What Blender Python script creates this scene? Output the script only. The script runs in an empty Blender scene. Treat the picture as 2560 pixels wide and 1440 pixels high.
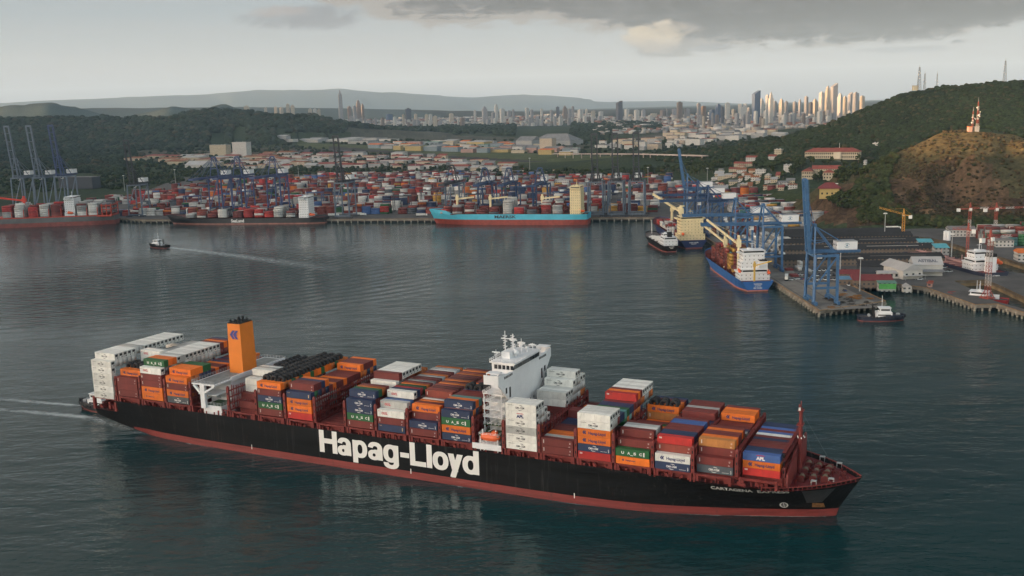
import bpy, bmesh, math, random
import numpy as np
from mathutils import Vector, Matrix

rng = random.Random(7)
NR = np.random.RandomState(11)
SC = bpy.context.scene
COL = SC.collection
R = math.radians

# ------------------------------------------------------------------ camera
F, PITCH, ROLL, CAM_H = 2500.0, R(10.148677), R(-1.6), 139.86      # focal length in pixels of a 2560 wide frame
CP, SP, CR, SR = math.cos(PITCH), math.sin(PITCH), math.cos(ROLL), math.sin(ROLL)
cam_d = bpy.data.cameras.new('camera')
cam = bpy.data.objects.new('camera', cam_d); COL.objects.link(cam)
right0, up0, fwd = Vector((1, 0, 0)), Vector((0, SP, CP)), Vector((0, CP, -SP))
right = right0 * CR + up0 * SR
up = -right0 * SR + up0 * CR
cam.matrix_world = Matrix.Translation((0, 0, CAM_H)) @ Matrix((right, up, -fwd)).transposed().to_4x4()
cam_d.sensor_width = 36.0
cam_d.lens = F / 2560 * 36
cam_d.clip_start, cam_d.clip_end = 1.0, 60000
SC.camera = cam

# ------------------------------------------------------------------ light
SUN_DIR = Vector((-0.929, -0.37, 0)).normalized()                   # low evening sun, behind the viewer on the left
SUN_EL = R(3.0)
w = bpy.data.worlds.new('World'); SC.world = w; w.use_nodes = True
wt = w.node_tree; wt.nodes.clear()
def WN(t, **k):
    n = wt.nodes.new(t)
    for a, b in k.items(): setattr(n, a, b)
    return n
def wl(a, b): wt.links.new(a, b)
def wmath(op, a, b=None, clamp=False):
    n = WN('ShaderNodeMath', operation=op, use_clamp=clamp)
    for i, v in enumerate((a, b)):
        if v is None: continue
        if isinstance(v, (int, float)): n.inputs[i].default_value = v
        else: wl(v, n.inputs[i])
    return n.outputs[0]
def wramp(fac, stops, interp='LINEAR'):
    n = WN('ShaderNodeValToRGB'); n.color_ramp.interpolation = interp
    e = n.color_ramp.elements
    while len(e) < len(stops): e.new(0.5)
    for el, (p, c) in zip(e, stops):
        el.position = p; el.color = (*c, 1) if len(c) == 3 else c
    wl(fac, n.inputs[0]); return n.outputs[0]
def wmix(fac, a, b):
    n = WN('ShaderNodeMix', data_type='RGBA')
    for s, v in ((0, fac), (6, a), (7, b)):
        if isinstance(v, (int, float)): n.inputs[s].default_value = v
        elif isinstance(v, tuple): n.inputs[s].default_value = (*v, 1)
        else: wl(v, n.inputs[s])
    return n.outputs[2]
sky = WN('ShaderNodeTexSky', sky_type='NISHITA', sun_disc=False)
sky.sun_elevation = SUN_EL
sky.sun_rotation = math.atan2(SUN_DIR.x, SUN_DIR.y)
sky.altitude, sky.air_density, sky.dust_density, sky.ozone_density = 100, 1.0, 2.5, 1.0
SKY_K = 0.15
EXPOSURE = 2.85
tc = WN('ShaderNodeTexCoord')
sx_ = WN('ShaderNodeSeparateXYZ'); wl(tc.outputs['Generated'], sx_.inputs[0])
yy = wmath('MAXIMUM', sx_.outputs[1], 0.05)
A_ = wmath('DIVIDE', sx_.outputs[0], yy)              # tangent of azimuth, seen towards the city
E_ = wmath('DIVIDE', sx_.outputs[2], yy)              # tangent of elevation
front = wmath('GREATER_THAN', sx_.outputs[1], 0.06)
cv = WN('ShaderNodeCombineXYZ'); wl(wmath('MULTIPLY', A_, 9.0), cv.inputs[0]); wl(wmath('MULTIPLY', E_, 46.0), cv.inputs[1])
def wnoise(vec, scale, detail=6, rough=0.55, dist=0.0):
    n = WN('ShaderNodeTexNoise'); n.inputs['Scale'].default_value = scale
    n.inputs['Detail'].default_value = detail; n.inputs['Roughness'].default_value = rough; n.inputs['Distortion'].default_value = dist
    wl(vec, n.inputs['Vector']); return n.outputs['Fac']
n_big = wnoise(cv.outputs[0], 0.9, 7, 0.55, 0.4)
n_fine = wnoise(cv.outputs[0], 2.6, 8, 0.62, 0.3)
cp_ = WN('ShaderNodeCombineXYZ'); wl(wmath('MULTIPLY', A_, 40.0), cp_.inputs[0]); wl(wmath('MULTIPLY', E_, 70.0), cp_.inputs[1])
n_puff = wnoise(cp_.outputs[0], 1.0, 9, 0.60, 0.8)
# lower edge of the dark cloud deck: height against azimuth
A01 = wmath('MULTIPLY', wmath('ADD', A_, 0.6), 1 / 1.2, clamp=True)
def edge(pts):
    out = []
    for u, v in pts:
        a = (u - 1280) / F; e = (272 - 0.028 * (u - 1280) - v) / F
        out.append((max(0.0, min(1.0, (a + 0.6) / 1.2)), e))
    lo, hi = 0.0, 0.2
    return wmath('MULTIPLY', wramp(A01, [(p, ((e - lo) / (hi - lo),) * 3) for p, e in out], 'EASE'), 0.2)
lower = edge([(200, -160), (660, -50), (900, 44), (1080, 82), (1330, 72), (1560, 100), (1680, 128), (1850, 132), (2100, 126), (2320, 106), (2600, 74)])
d_ = wmath('SUBTRACT', E_, lower)
d_ = wmath('ADD', d_, wmath('MULTIPLY', wmath('SUBTRACT', n_big, 0.5), 0.030))
d_ = wmath('ADD', d_, wmath('MULTIPLY', wmath('SUBTRACT', n_fine, 0.5), 0.020))
d_ = wmath('ADD', d_, wmath('MULTIPLY', wmath('SUBTRACT', n_puff, 0.5), 0.022))
deck = WN('ShaderNodeMapRange', interpolation_type='SMOOTHSTEP'); wl(d_, deck.inputs[0])
deck.inputs[1].default_value, deck.inputs[2].default_value = -0.001, 0.008
body = WN('ShaderNodeMapRange', interpolation_type='SMOOTHSTEP'); wl(d_, body.inputs[0])
body.inputs[1].default_value, body.inputs[2].default_value = 0.0, 0.018
def puff(u, v, ru, rv, soft=0.6, k=1.0):
    a0 = (u - 1280) / F; e0 = (272 - 0.028 * (u - 1280) - v) / F
    q = wmath('ADD', wmath('POWER', wmath('ABSOLUTE', wmath('MULTIPLY', wmath('SUBTRACT', A_, a0), F / ru)), 2.0),
              wmath('POWER', wmath('ABSOLUTE', wmath('MULTIPLY', wmath('SUBTRACT', E_, e0), F / rv)), 2.0))
    q = wmath('ADD', q, wmath('MULTIPLY', wmath('SUBTRACT', n_puff, 0.5), 3.8))
    m = WN('ShaderNodeMapRange', interpolation_type='SMOOTHSTEP'); wl(q, m.inputs[0])
    m.inputs[1].default_value, m.inputs[2].default_value = 1.0 + soft, 1.0 - soft
    m.inputs[3].default_value, m.inputs[4].default_value = 0, k
    return m.outputs[0]
# clouds: greyed evening clouds, one of them still catching the sun
base = WN('ShaderNodeHueSaturation'); base.inputs['Saturation'].default_value = 0.55; base.inputs['Value'].default_value = 1.0
wl(sky.outputs[0], base.inputs['Color'])
lum = WN('ShaderNodeRGBToBW'); wl(sky.outputs[0], lum.inputs[0])
def tint(c, k):
    n = WN('ShaderNodeVectorMath', operation='SCALE'); n.inputs[0].default_value = c
    wl(wmath('MULTIPLY', lum.outputs[0], k), n.inputs['Scale']); return n.outputs[0]
streak = WN('ShaderNodeMapping'); wl(cv.outputs[0], streak.inputs['Vector']); streak.inputs['Scale'].default_value = (0.35, 1.3, 1); streak.inputs['Rotation'].default_value = (0, 0, 0.05)
n_str = wnoise(streak.outputs[0], 1.2, 6, 0.6, 0.5)
veil = WN('ShaderNodeMapRange', interpolation_type='SMOOTHSTEP'); wl(n_str, veil.inputs[0]); veil.inputs[1].default_value, veil.inputs[2].default_value = 0.42, 0.72
veil.inputs[4].default_value = 0.28
# a high thin overcast greys the eastern half of the sky, away from the sunset
G_ = 1 / (2 ** EXPOSURE * SKY_K)
hi = wramp(wmath('MULTIPLY', E_, 1.25, clamp=True), [(0.0, tuple(c * G_ for c in (.50, .462, .435))), (.05, tuple(c * G_ for c in (.455, .455, .462))), (.13, tuple(c * G_ for c in (.30, .355, .405))), (.4, tuple(c * G_ for c in (.115, .185, .225))), (1.0, tuple(c * G_ for c in (.08, .15, .19)))])
east = WN('ShaderNodeMapRange', interpolation_type='SMOOTHSTEP'); wl(sx_.outputs[1], east.inputs[0]); east.inputs[1].default_value, east.inputs[2].default_value = -.05, .55; east.inputs[4].default_value = .93
cA = wmix(east.outputs[0], base.outputs[0], hi)
def tint(c, k):
    n = WN('ShaderNodeRGB'); n.outputs[0].default_value = (*[x * k * .40 * G_ for x in c], 1); return n.outputs[0]
c0 = wmix(wmath('MULTIPLY', veil.outputs[0], front), cA, tint((1.04, 1.0, 0.98), 1.12))
n_wide = wnoise(streak.outputs[0], .55, 5, 0.6, 0.8)
dsum = wmath('ADD', body.outputs[0], wmath('ADD', wmath('MULTIPLY', wmath('SUBTRACT', n_str, 0.5), 2.2), wmath('ADD', wmath('MULTIPLY', wmath('SUBTRACT', n_wide, 0.5), 2.6), wmath('MULTIPLY', wmath('SUBTRACT', n_puff, 0.5), 1.7))))
dsum = wmath('ADD', dsum, wmath('MULTIPLY', wmath('SUBTRACT', A01, 0.64), 2.0))
dsum = wmath('SUBTRACT', dsum, 0.30)
dark = wramp(dsum, [(0.0, (0.86, 0.78, 0.70)), (0.2, (0.58, 0.54, 0.51)), (0.42, (0.34, 0.33, 0.335)), (0.75, (0.22, 0.22, 0.23)), (1.0, (0.17, 0.172, 0.18))])
dk = WN('ShaderNodeVectorMath', operation='MULTIPLY'); wl(dark, dk.inputs[0]); wl(tint((1, 1, 1), 1.0), dk.inputs[1])
c1 = wmix(wmath('MULTIPLY', deck.outputs[0], front), c0, dk.outputs[0])
c2 = wmix(wmath('MULTIPLY', puff(800, 54, 130, 26, 0.8, 0.75), front), c1, tint((0.50, 0.51, 0.56), 1.0))
c2 = wmix(wmath('MULTIPLY', puff(735, 40, 70, 13, 0.8, 0.7), front), c2, tint((1.05, 0.92, 0.86), 0.95))
c2 = wmix(wmath('MULTIPLY', puff(1668, 118, 78, 30, 0.5, 0.85), front), c2, tint((0.62, 0.57, 0.54), 0.98))
cl_h = wmath('ADD', wmath('MULTIPLY', wmath('SUBTRACT', E_, (272 - 0.028 * 368 - 128) / F), F / 62.0), wmath('MULTIPLY', wmath('SUBTRACT', n_puff, 0.5), 1.1))
cl_c = WN('ShaderNodeVectorMath', operation='MULTIPLY'); wl(wramp(cl_h, [(0.0, (.55, .47, .40)), (.35, (.74, .60, .44)), (.75, (.92, .74, .50)), (1.0, (.80, .66, .50))]), cl_c.inputs[0]); wl(tint((2.05, 2.05, 2.05), 1.0), cl_c.inputs[1])
c3 = wmix(wmath('MULTIPLY', puff(1646, 97, 68, 34, 0.55, 0.95), front), c2, cl_c.outputs[0])
c3 = wmix(wmath('MULTIPLY', puff(1680, 82, 70, 14, 0.9, 0.5), front), c3, tint((0.9, 0.75, 0.62), 0.98))
c4 = wmix(wmath('MULTIPLY', puff(1790, 124, 50, 10, 0.8, 0.7), front), c3, tint((0.52, 0.53, 0.58), 1.0))
c4 = wmix(wmath('MULTIPLY', puff(2260, 128, 110, 7, 0.8, 0.45), front), c4, tint((0.62, 0.66, 0.72), 1.0))
bg = WN('ShaderNodeBackground'); bg.inputs[1].default_value = SKY_K
wl(c4, bg.inputs[0])
wo = WN('ShaderNodeOutputWorld'); wl(bg.outputs[0], wo.inputs[0])

sl = bpy.data.lights.new('sun', 'SUN'); sl.energy = 2.0; sl.angle = R(0.5); sl.color = (1.0, 0.58, 0.27)
so = bpy.data.objects.new('sun', sl); COL.objects.link(so)
so.rotation_euler = (SUN_DIR * math.cos(SUN_EL) + Vector((0, 0, math.sin(SUN_EL)))).to_track_quat('Z', 'Y').to_euler()
SC.view_settings.view_transform = 'Standard'; SC.view_settings.look = 'None'
SC.view_settings.exposure = EXPOSURE; SC.view_settings.gamma = 1.0
SC.cycles.max_bounces = 5; SC.cycles.volume_bounces = 1; SC.cycles.transparent_max_bounces = 12
SC.cycles.caustics_reflective = False; SC.cycles.caustics_refractive = False
# ------------------------------------------------------------------ helpers
def ray(u, v):                                   # direction through a photo pixel, for reading off where things stand on the ground
    du, dv = u - 1280, v - 720
    a = du * CR + dv * SR; b = -du * SR + dv * CR
    return Vector((a / F, CP - (b / F) * SP, -SP - (b / F) * CP))
def at(u, v, z=0.0):
    d = ray(u, v); return d * ((z - CAM_H) / d.z) + Vector((0, 0, CAM_H))
def atd(u, v, D):
    d = ray(u, v); return d * (D / d.y) + Vector((0, 0, CAM_H))
def seen(p):
    x, y, z = p[0], p[1], p[2] - CAM_H
    d = y * CP - z * SP; q = y * SP + z * CP; u, v = F * x / d, -F * q / d
    return 1280 + u * CR - v * SR, 720 + u * SR + v * CR

MATS = {}
def mat(name, col, rough=0.6, noise=0.0, scale=1.0, metal=0.0, bump=0.0, bscale=None, spec=None, stretch=None, col2=None, attr=None, emit=None):
    if name in MATS: return MATS[name]
    m = bpy.data.materials.new(name); m.use_nodes = True; MATS[name] = m
    nt = m.node_tree; b = nt.nodes['Principled BSDF']
    b.inputs['Base Color'].default_value = (*col, 1); b.inputs['Roughness'].default_value = rough; b.inputs['Metallic'].default_value = metal
    if spec is not None: b.inputs['Specular IOR Level'].default_value = spec
    src = None
    if attr:
        a = nt.nodes.new('ShaderNodeAttribute'); a.attribute_name = attr; src = a.outputs['Color']
    if noise or bump:
        t = nt.nodes.new('ShaderNodeTexCoord'); mp = nt.nodes.new('ShaderNodeMapping'); nt.links.new(t.outputs['Object'], mp.inputs[0])
        if stretch: mp.inputs['Scale'].default_value = stretch
    if noise:
        n = nt.nodes.new('ShaderNodeTexNoise'); n.inputs['Scale'].default_value = scale; n.inputs['Detail'].default_value = 6; n.inputs['Roughness'].default_value = 0.6
        nt.links.new(mp.outputs[0], n.inputs['Vector'])
        r = nt.nodes.new('ShaderNodeMapRange'); r.inputs[1].default_value, r.inputs[2].default_value = 0.3, 0.7
        nt.links.new(n.outputs['Fac'], r.inputs[0])
        if col2:
            x = nt.nodes.new('ShaderNodeMix'); x.data_type = 'RGBA'; nt.links.new(r.outputs[0], x.inputs[0])
            x.inputs[6].default_value = (*col, 1); x.inputs[7].default_value = (*col2, 1)
            src = x.outputs[2]
        else:
            r.inputs[3].default_value, r.inputs[4].default_value = 1 - noise, 1 + noise
            x = nt.nodes.new('ShaderNodeVectorMath'); x.operation = 'SCALE'
            if src: nt.links.new(src, x.inputs[0])
            else: x.inputs[0].default_value = col
            nt.links.new(r.outputs[0], x.inputs['Scale']); src = x.outputs[0]
    if src: nt.links.new(src, b.inputs['Base Color'])
    if bump:
        n = nt.nodes.new('ShaderNodeTexNoise'); n.inputs['Scale'].default_value = bscale or scale; n.inputs['Detail'].default_value = 5
        nt.links.new(mp.outputs[0], n.inputs['Vector'])
        bp = nt.nodes.new('ShaderNodeBump'); bp.inputs['Strength'].default_value = bump; nt.links.new(n.outputs['Fac'], bp.inputs['Height'])
        nt.links.new(bp.outputs[0], b.inputs['Normal'])
    if emit:
        b.inputs['Emission Color'].default_value = (*col, 1); b.inputs['Emission Strength'].default_value = emit
    return m

def tag(o, label=None, cat=None, group=None, kind=None):
    for k, v in (('label', label), ('category', cat), ('group', group), ('kind', kind)):
        if v: o[k] = v
    return o
def link(o, parent=None, loc=None, rz=None):
    COL.objects.link(o)
    if parent is not None: o.parent = parent
    if loc is not None: o.location = loc
    if rz is not None: o.rotation_euler = (0, 0, rz)
    return o
def empty(name, loc=(0, 0, 0), rz=0.0, label=None, cat=None, group=None):
    o = link(bpy.data.objects.new(name, None), None, loc, rz); o.empty_display_size = 0.5
    return tag(o, label, cat, group)
def copy_tree(o, loc=None, rz=None, parent=None):
    c = o.copy(); COL.objects.link(c)
    if parent is not None: c.parent = parent
    if loc is not None: c.location = loc
    if rz is not None: c.rotation_euler = (0, 0, rz)
    for ch in list(o.children): copy_tree(ch, parent=c)
    return c

class MB:
    """collects boxes, beams and tubes for ONE mesh"""
    def __init__(self): self.v = []; self.f = []; self.m = []; self.mi = 0; self.off = (0, 0, 0)
    def quadbox(self, c8):
        b = len(self.v); ox, oy, oz = self.off
        self.v += [(p[0] + ox, p[1] + oy, p[2] + oz) for p in c8]
        for q in ((0, 3, 2, 1), (4, 5, 6, 7), (0, 1, 5, 4), (1, 2, 6, 5), (2, 3, 7, 6), (3, 0, 4, 7)):
            self.f.append(tuple(b + i for i in q)); self.m.append(self.mi)
        return self
    def box(self, x0, y0, z0, x1, y1, z1):
        return self.quadbox([(x0, y0, z0), (x1, y0, z0), (x1, y1, z0), (x0, y1, z0), (x0, y0, z1), (x1, y0, z1), (x1, y1, z1), (x0, y1, z1)])
    def taper(self, x0, y0, x1, y1, z0, z1, k=0.8):
        cx, cy = (x0 + x1) / 2, (y0 + y1) / 2; hx, hy = (x1 - x0) / 2 * k, (y1 - y0) / 2 * k
        return self.quadbox([(x0, y0, z0), (x1, y0, z0), (x1, y1, z0), (x0, y1, z0), (cx - hx, cy - hy, z1), (cx + hx, cy - hy, z1), (cx + hx, cy + hy, z1), (cx - hx, cy + hy, z1)])
    def beam(self, p, q, w, h=None):
        p, q = Vector(p), Vector(q); h = h or w; d = (q - p)
        if d.length < 1e-6: return self
        d.normalize(); s = d.cross(Vector((0, 0, 1)))
        if s.length < 1e-3: s = Vector((1, 0, 0))
        s.normalize(); t = s.cross(d); s = s * w / 2; t = t * h / 2
        return self.quadbox([p - s - t, p + s - t, p + s + t, p - s + t, q - s - t, q + s - t, q + s + t, q - s + t][0:1] + [p + s - t, p + s + t, p - s + t, q - s - t, q + s - t, q + s + t, q - s + t])
    def tube(self, p, q, r0, r1=None, n=10, cap=True):
        p, q = Vector(p), Vector(q); r1 = r0 if r1 is None else r1; d = (q - p).normalized(); s = d.cross(Vector((0, 0, 1)))
        if s.length < 1e-3: s = Vector((1, 0, 0))
        s.normalize(); t = d.cross(s); b = len(self.v); ox = Vector(self.off)
        for c, r in ((p, r0), (q, r1)):
            for i in range(n):
                a = 2 * math.pi * i / n; self.v.append(tuple(c + ox + s * (r * math.cos(a)) + t * (r * math.sin(a))))
        for i in range(n):
            j = (i + 1) % n; self.f.append((b + i, b + j, b + n + j, b + n + i)); self.m.append(self.mi)
        if cap:
            self.f.append(tuple(b + i for i in reversed(range(n)))); self.f.append(tuple(b + n + i for i in range(n))); self.m += [self.mi] * 2
        return self
    def prism(self, pts, axis, a0, a1):
        """polygon pts (2D) extruded along axis 0/1/2 from a0 to a1"""
        b = len(self.v); n = len(pts); ox, oy, oz = self.off
        for a in (a0, a1):
            for p in pts:
                q = [p[0], p[1]]; q.insert(axis, a); self.v.append((q[0] + ox, q[1] + oy, q[2] + oz))
        self.f.append(tuple(b + i for i in range(n))); self.f.append(tuple(b + n + i for i in reversed(range(n)))); self.m += [self.mi] * 2
        for i in range(n):
            j = (i + 1) % n; self.f.append((b + j, b + i, b + n + i, b + n + j)); self.m.append(self.mi)
        return self
    def quad(self, *p):
        b = len(self.v); self.v += [tuple(Vector(q) + Vector(self.off)) for q in p]; self.f.append(tuple(range(b, b + len(p)))); self.m.append(self.mi); return self
    def gable(self, x0, y0, x1, y1, z0, z1, over=0.6, along='x', hip=0.0, t=0.35):
        """pitched roof as a closed slab"""
        x0 -= over; x1 += over; y0 -= over; y1 += over; b = len(self.v); ox = Vector(self.off)
        if along == 'x': cy = (y0 + y1) / 2; rp = [(x0 + hip, cy, z1), (x1 - hip, cy, z1)]
        else: cx = (x0 + x1) / 2; rp = [(cx, y0 + hip, z1), (cx, y1 - hip, z1)]
        P = [(x0, y0, z0), (x1, y0, z0), (x1, y1, z0), (x0, y1, z0)] + rp
        self.v += [tuple(Vector(p) + ox) for p in P]
        fs = [(0, 1, 5, 4), (2, 3, 4, 5), (1, 2, 5), (3, 0, 4), (0, 3, 2, 1)] if along == 'x' else [(1, 2, 5, 4), (3, 0, 4, 5), (0, 1, 4), (2, 3, 5), (0, 3, 2, 1)]
        for q in fs: self.f.append(tuple(b + i for i in q)); self.m.append(self.mi)
        return self
    def mesh(self, name, mats):
        me = bpy.data.meshes.new(name); me.from_pydata(self.v, [], self.f)
        for x in (mats if isinstance(mats, (list, tuple)) else [mats]): me.materials.append(x)
        if any(self.m): me.polygons.foreach_set('material_index', self.m)
        bm = bmesh.new(); bm.from_mesh(me); bmesh.ops.recalc_face_normals(bm, faces=bm.faces); bm.to_mesh(me); bm.free()
        me.update(); return me
    def build(self, name, mats, parent=None, loc=None, rz=None):
        return link(bpy.data.objects.new(name, self.mesh(name, mats)), parent, loc, rz)

def np_mesh(name, V, Fq, mats, col=None, parent=None, smooth=False):
    """big mesh from numpy arrays; Fq (n,3) or (n,4); col: per-face colour"""
    V = np.asarray(V, np.float32); Fq = np.asarray(Fq, np.int32); k = Fq.shape[1]
    me = bpy.data.meshes.new(name); me.vertices.add(len(V)); me.vertices.foreach_set('co', V.ravel())
    me.loops.add(Fq.size); me.loops.foreach_set('vertex_index', Fq.ravel())
    me.polygons.add(len(Fq)); me.polygons.foreach_set('loop_start', np.arange(0, Fq.size, k, dtype=np.int32)); me.polygons.foreach_set('loop_total', np.full(len(Fq), k, np.int32))
    me.materials.append(mats)
    if col is not None:
        a = me.attributes.new('tone', 'FLOAT_COLOR', 'FACE')
        c = np.concatenate([np.asarray(col, np.float32), np.ones((len(Fq), 1), np.float32)], 1); a.data.foreach_set('color', c.ravel())
    if smooth: me.polygons.foreach_set('use_smooth', np.ones(len(Fq), bool))
    me.update(calc_edges=True); me.validate()
    return link(bpy.data.objects.new(name, me), parent)

BOXF = np.array([(0, 3, 2, 1), (4, 5, 6, 7), (0, 1, 5, 4), (1, 2, 6, 5), (2, 3, 7, 6), (3, 0, 4, 7)])
def boxes_np(C, S, rot):
    """centres (n,3), half sizes (n,3), rotation (n,) -> V, F"""
    s = np.array([(-1, -1, -1), (1, -1, -1), (1, 1, -1), (-1, 1, -1), (-1, -1, 1), (1, -1, 1), (1, 1, 1), (-1, 1, 1)], float)
    L = s[None] * S[:, None]; c, q = np.cos(rot)[:, None], np.sin(rot)[:, None]
    V = np.stack([L[..., 0] * c - L[..., 1] * q, L[..., 0] * q + L[..., 1] * c, L[..., 2]], -1) + C[:, None]
    n = len(C); Fq = (BOXF[None] + 8 * np.arange(n)[:, None, None]).reshape(-1, 4)
    return V.reshape(-1, 3), Fq

_text = {}
def text_mesh(s, size=1.0, bold=0.0, sx=1.0, material=None, space=1.0, align='CENTER', depth=0.0):
    key = (s, size, bold, sx, space, align, material.name if material else '')
    if key in _text: return _text[key]
    c = bpy.data.curves.new('t', 'FONT'); c.body = s; c.size = size; c.offset = bold; c.space_character = space; c.align_x = align; c.resolution_u = 3
    c.extrude = depth; c.fill_mode = 'FRONT' if depth == 0 else 'BOTH'
    o = bpy.data.objects.new('t', c); COL.objects.link(o)
    dg = bpy.context.evaluated_depsgraph_get(); dg.update()
    me = bpy.data.meshes.new_from_object(o.evaluated_get(dg)); bpy.data.objects.remove(o); bpy.data.curves.remove(c)
    if sx != 1.0:
        for v in me.vertices: v.co.x *= sx
    me.materials.clear()
    if material: me.materials.append(material)
    me.name = 'lettering'; _text[key] = me
    return me
def fit_text(me, w, h, x0=0.0, z0=0.0):
    """copy of a text mesh scaled to a box w x h standing in the XZ plane, lower left at x0,z0, reading towards -Y"""
    me = me.copy(); co = np.array([v.co[:] for v in me.vertices]); a, b = co.min(0), co.max(0)
    for v in me.vertices:
        x, y = v.co.x, v.co.y
        v.co = (x0 + (x - a[0]) / max(1e-6, b[0] - a[0]) * w, 0.0, z0 + (y - a[1]) / max(1e-6, b[1] - a[1]) * h)
    return me
# ------------------------------------------------------------------ ground, water, air
def ridge(pts, w):
    return [(atd(u, v, D), w if not isinstance(w, list) else w[i]) for i, (u, v, D) in enumerate(pts)]
RIDGES = [
    ridge([(1820, 372, 2150), (1900, 352, 2120), (1990, 338, 2080), (2090, 308, 2040), (2190, 268, 2000), (2250, 241, 1980), (2340, 223, 1950), (2440, 217, 1900), (2560, 202, 1800), (2760, 190, 1750)], 620),
    ridge([(2180, 455, 1130), (2250, 400, 1150), (2320, 352, 1165), (2400, 325, 1180), (2440, 322, 1180), (2500, 332, 1190), (2580, 352, 1200), (2760, 372, 1240)], [110, 130, 140, 140, 140, 150, 170, 200]),
    ridge([(2000, 396, 1560), (2150, 396, 1580)], 190),
    ridge([(2020, 470, 1330), (2110, 472, 1330)], 110),
    ridge([(-420, 300, 4700), (-150, 296, 4800), (60, 292, 4900), (250, 296, 4900), (420, 297, 4800), (480, 282, 4700), (540, 275, 4650), (620, 283, 4650), (700, 291, 4700), (775, 291, 4800), (850, 306, 4900), (950, 322, 4900), (1050, 328, 4900)], [900, 900, 900, 900, 750, 620, 520, 480, 450, 430, 400, 360, 300]),
    ridge([(-100, 268, 7800), (60, 262, 7600), (120, 255, 7600), (180, 266, 7700), (280, 290, 7800)], 500),
    ridge([(350, 285, 7600), (430, 266, 7600), (500, 272, 7600), (560, 260, 7500), (640, 280, 7600), (720, 300, 7600)], 420),
    ridge([(960, 322, 5500), (1100, 321, 5600), (1250, 320, 5700), (1500, 316, 5600), (1680, 318, 5300)], 520),
    ridge([(-700, 262, 26250), (0, 258, 26250), (250, 246, 27125), (420, 240, 27125), (530, 234, 28000), (640, 226, 28000), (740, 225, 28000), (850, 222, 28875), (950, 231, 28875), (1080, 239, 29750), (1180, 244, 29750), (1290, 237, 30625), (1400, 251, 31500), (1520, 255, 31500), (1650, 253, 32375), (1800, 266, 33250), (2000, 262, 33250), (2300, 262, 33250)], 6500),
    ridge([(-600, 280, 9000), (0, 276, 9000), (300, 270, 9500), (600, 268, 10000), (900, 272, 10500), (1200, 278, 11000), (1500, 288, 12000)], 2500),
]
def vnoise(x, y, s, seed=0):
    x = np.asarray(x, float) / s; y = np.asarray(y, float) / s; xi, yi = np.floor(x), np.floor(y); fx, fy = x - xi, y - yi
    fx = fx * fx * (3 - 2 * fx); fy = fy * fy * (3 - 2 * fy)
    def h(a, b):
        q = np.sin(a * 127.1 + b * 311.7 + seed * 74.7) * 43758.5453; return q - np.floor(q)
    return (h(xi, yi) * (1 - fx) + h(xi + 1, yi) * fx) * (1 - fy) + (h(xi, yi + 1) * (1 - fx) + h(xi + 1, yi + 1) * fx) * fy
def seg_near(x, y, a, b):
    ex, ey = b.x - a.x, b.y - a.y
    t = np.clip(((x - a.x) * ex + (y - a.y) * ey) / (ex * ex + ey * ey), 0, 1)
    return t, np.hypot(x - a.x - t * ex, y - a.y - t * ey)
def height(x, y):
    x = np.asarray(x, float); y = np.asarray(y, float)
    # the plain rises gently inland
    g = 1.5 + np.clip((y - 2000) / 3500, 0, 1) * 22 + np.clip((y - 5000) / 6000, 0, 1) * 70
    g = g + (vnoise(x, y, 420, 3) - .5) * 14 * np.clip((y - 2300) / 1500, 0, 1)
    for k, rd in enumerate(RIDGES):
        best = np.full(x.shape, 1e9); bz = np.zeros(x.shape)
        for (a, wa), (b, wb) in zip(rd[:-1], rd[1:]):
            t, d = seg_near(x, y, a, b); wd = wa + (wb - wa) * t
            q = d / wd; z = a.z + (b.z - a.z) * t; m = q < best; best = np.where(m, q, best); bz = np.where(m, z, bz)
        wob = 1 + (vnoise(x, y, max(60, 0.35 * rd[0][1]), k) - .5) * 0.5
        pr = 0.5 + 0.5 * np.cos(np.pi * np.clip(best * np.where(best > .12, wob, 1), 0, 1))
        g = np.maximum(g, bz * pr ** (0.9 if k != 1 else 0.75)) + pr * (vnoise(x, y, max(25, 0.08 * rd[0][1]), k + 9) - .5) * 0.04 * bz
        if k == 1: g = g + np.clip(pr * 2.2, 0, 1) * ((vnoise(x, y, 40, 31) - .5) * 26 + (vnoise(x, y, 17, 32) - .5) * 15) * np.clip((bz - g) / 25 + .25, 0, 1)
    return g
def inside(px, py, poly):
    r = np.zeros(np.shape(px), bool); n = len(poly); j = n - 1
    for i in range(n):
        xi, yi, xj, yj = poly[i][0], poly[i][1], poly[j][0], poly[j][1]
        c = ((yi > py) != (yj > py)) & (px < (xj - xi) * (py - yi) / ((yj - yi) if yj != yi else 1e-9) + xi); r ^= c; j = i
    return r
def gpoly(pts, z=6.0): return [at(u, v, z).to_2d() for u, v in pts]
AIRFIELD = gpoly([(740, 364), (900, 370), (1100, 378), (1400, 388), (1640, 392), (1640, 420), (1400, 422), (1180, 404), (960, 388), (800, 378), (740, 374)])
RUNWAY = gpoly([(820, 372), (1100, 390), (1400, 404), (1640, 408), (1640, 412), (1400, 409), (1100, 395), (820, 378)])
APRON = gpoly([(730, 380), (860, 378), (1010, 400), (900, 412), (760, 402)])
TOWN1 = gpoly([(330, 386), (740, 374), (960, 386), (1290, 410), (1290, 424), (960, 424), (700, 420), (400, 408)])
TOWN2 = gpoly([(860, 356), (1100, 346), (1450, 352), (1500, 372), (1300, 382), (1000, 376)])
TOWN3 = gpoly([(1560, 352), (1700, 338), (1960, 336), (1960, 352), (1760, 372), (1640, 368)])
CITY = gpoly([(880, 312), (1100, 314), (1500, 318), (1900, 332), (2100, 330), (2300, 300), (2300, 292), (1500, 292), (1000, 296)])
KNOLL = RIDGES[1]
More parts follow.
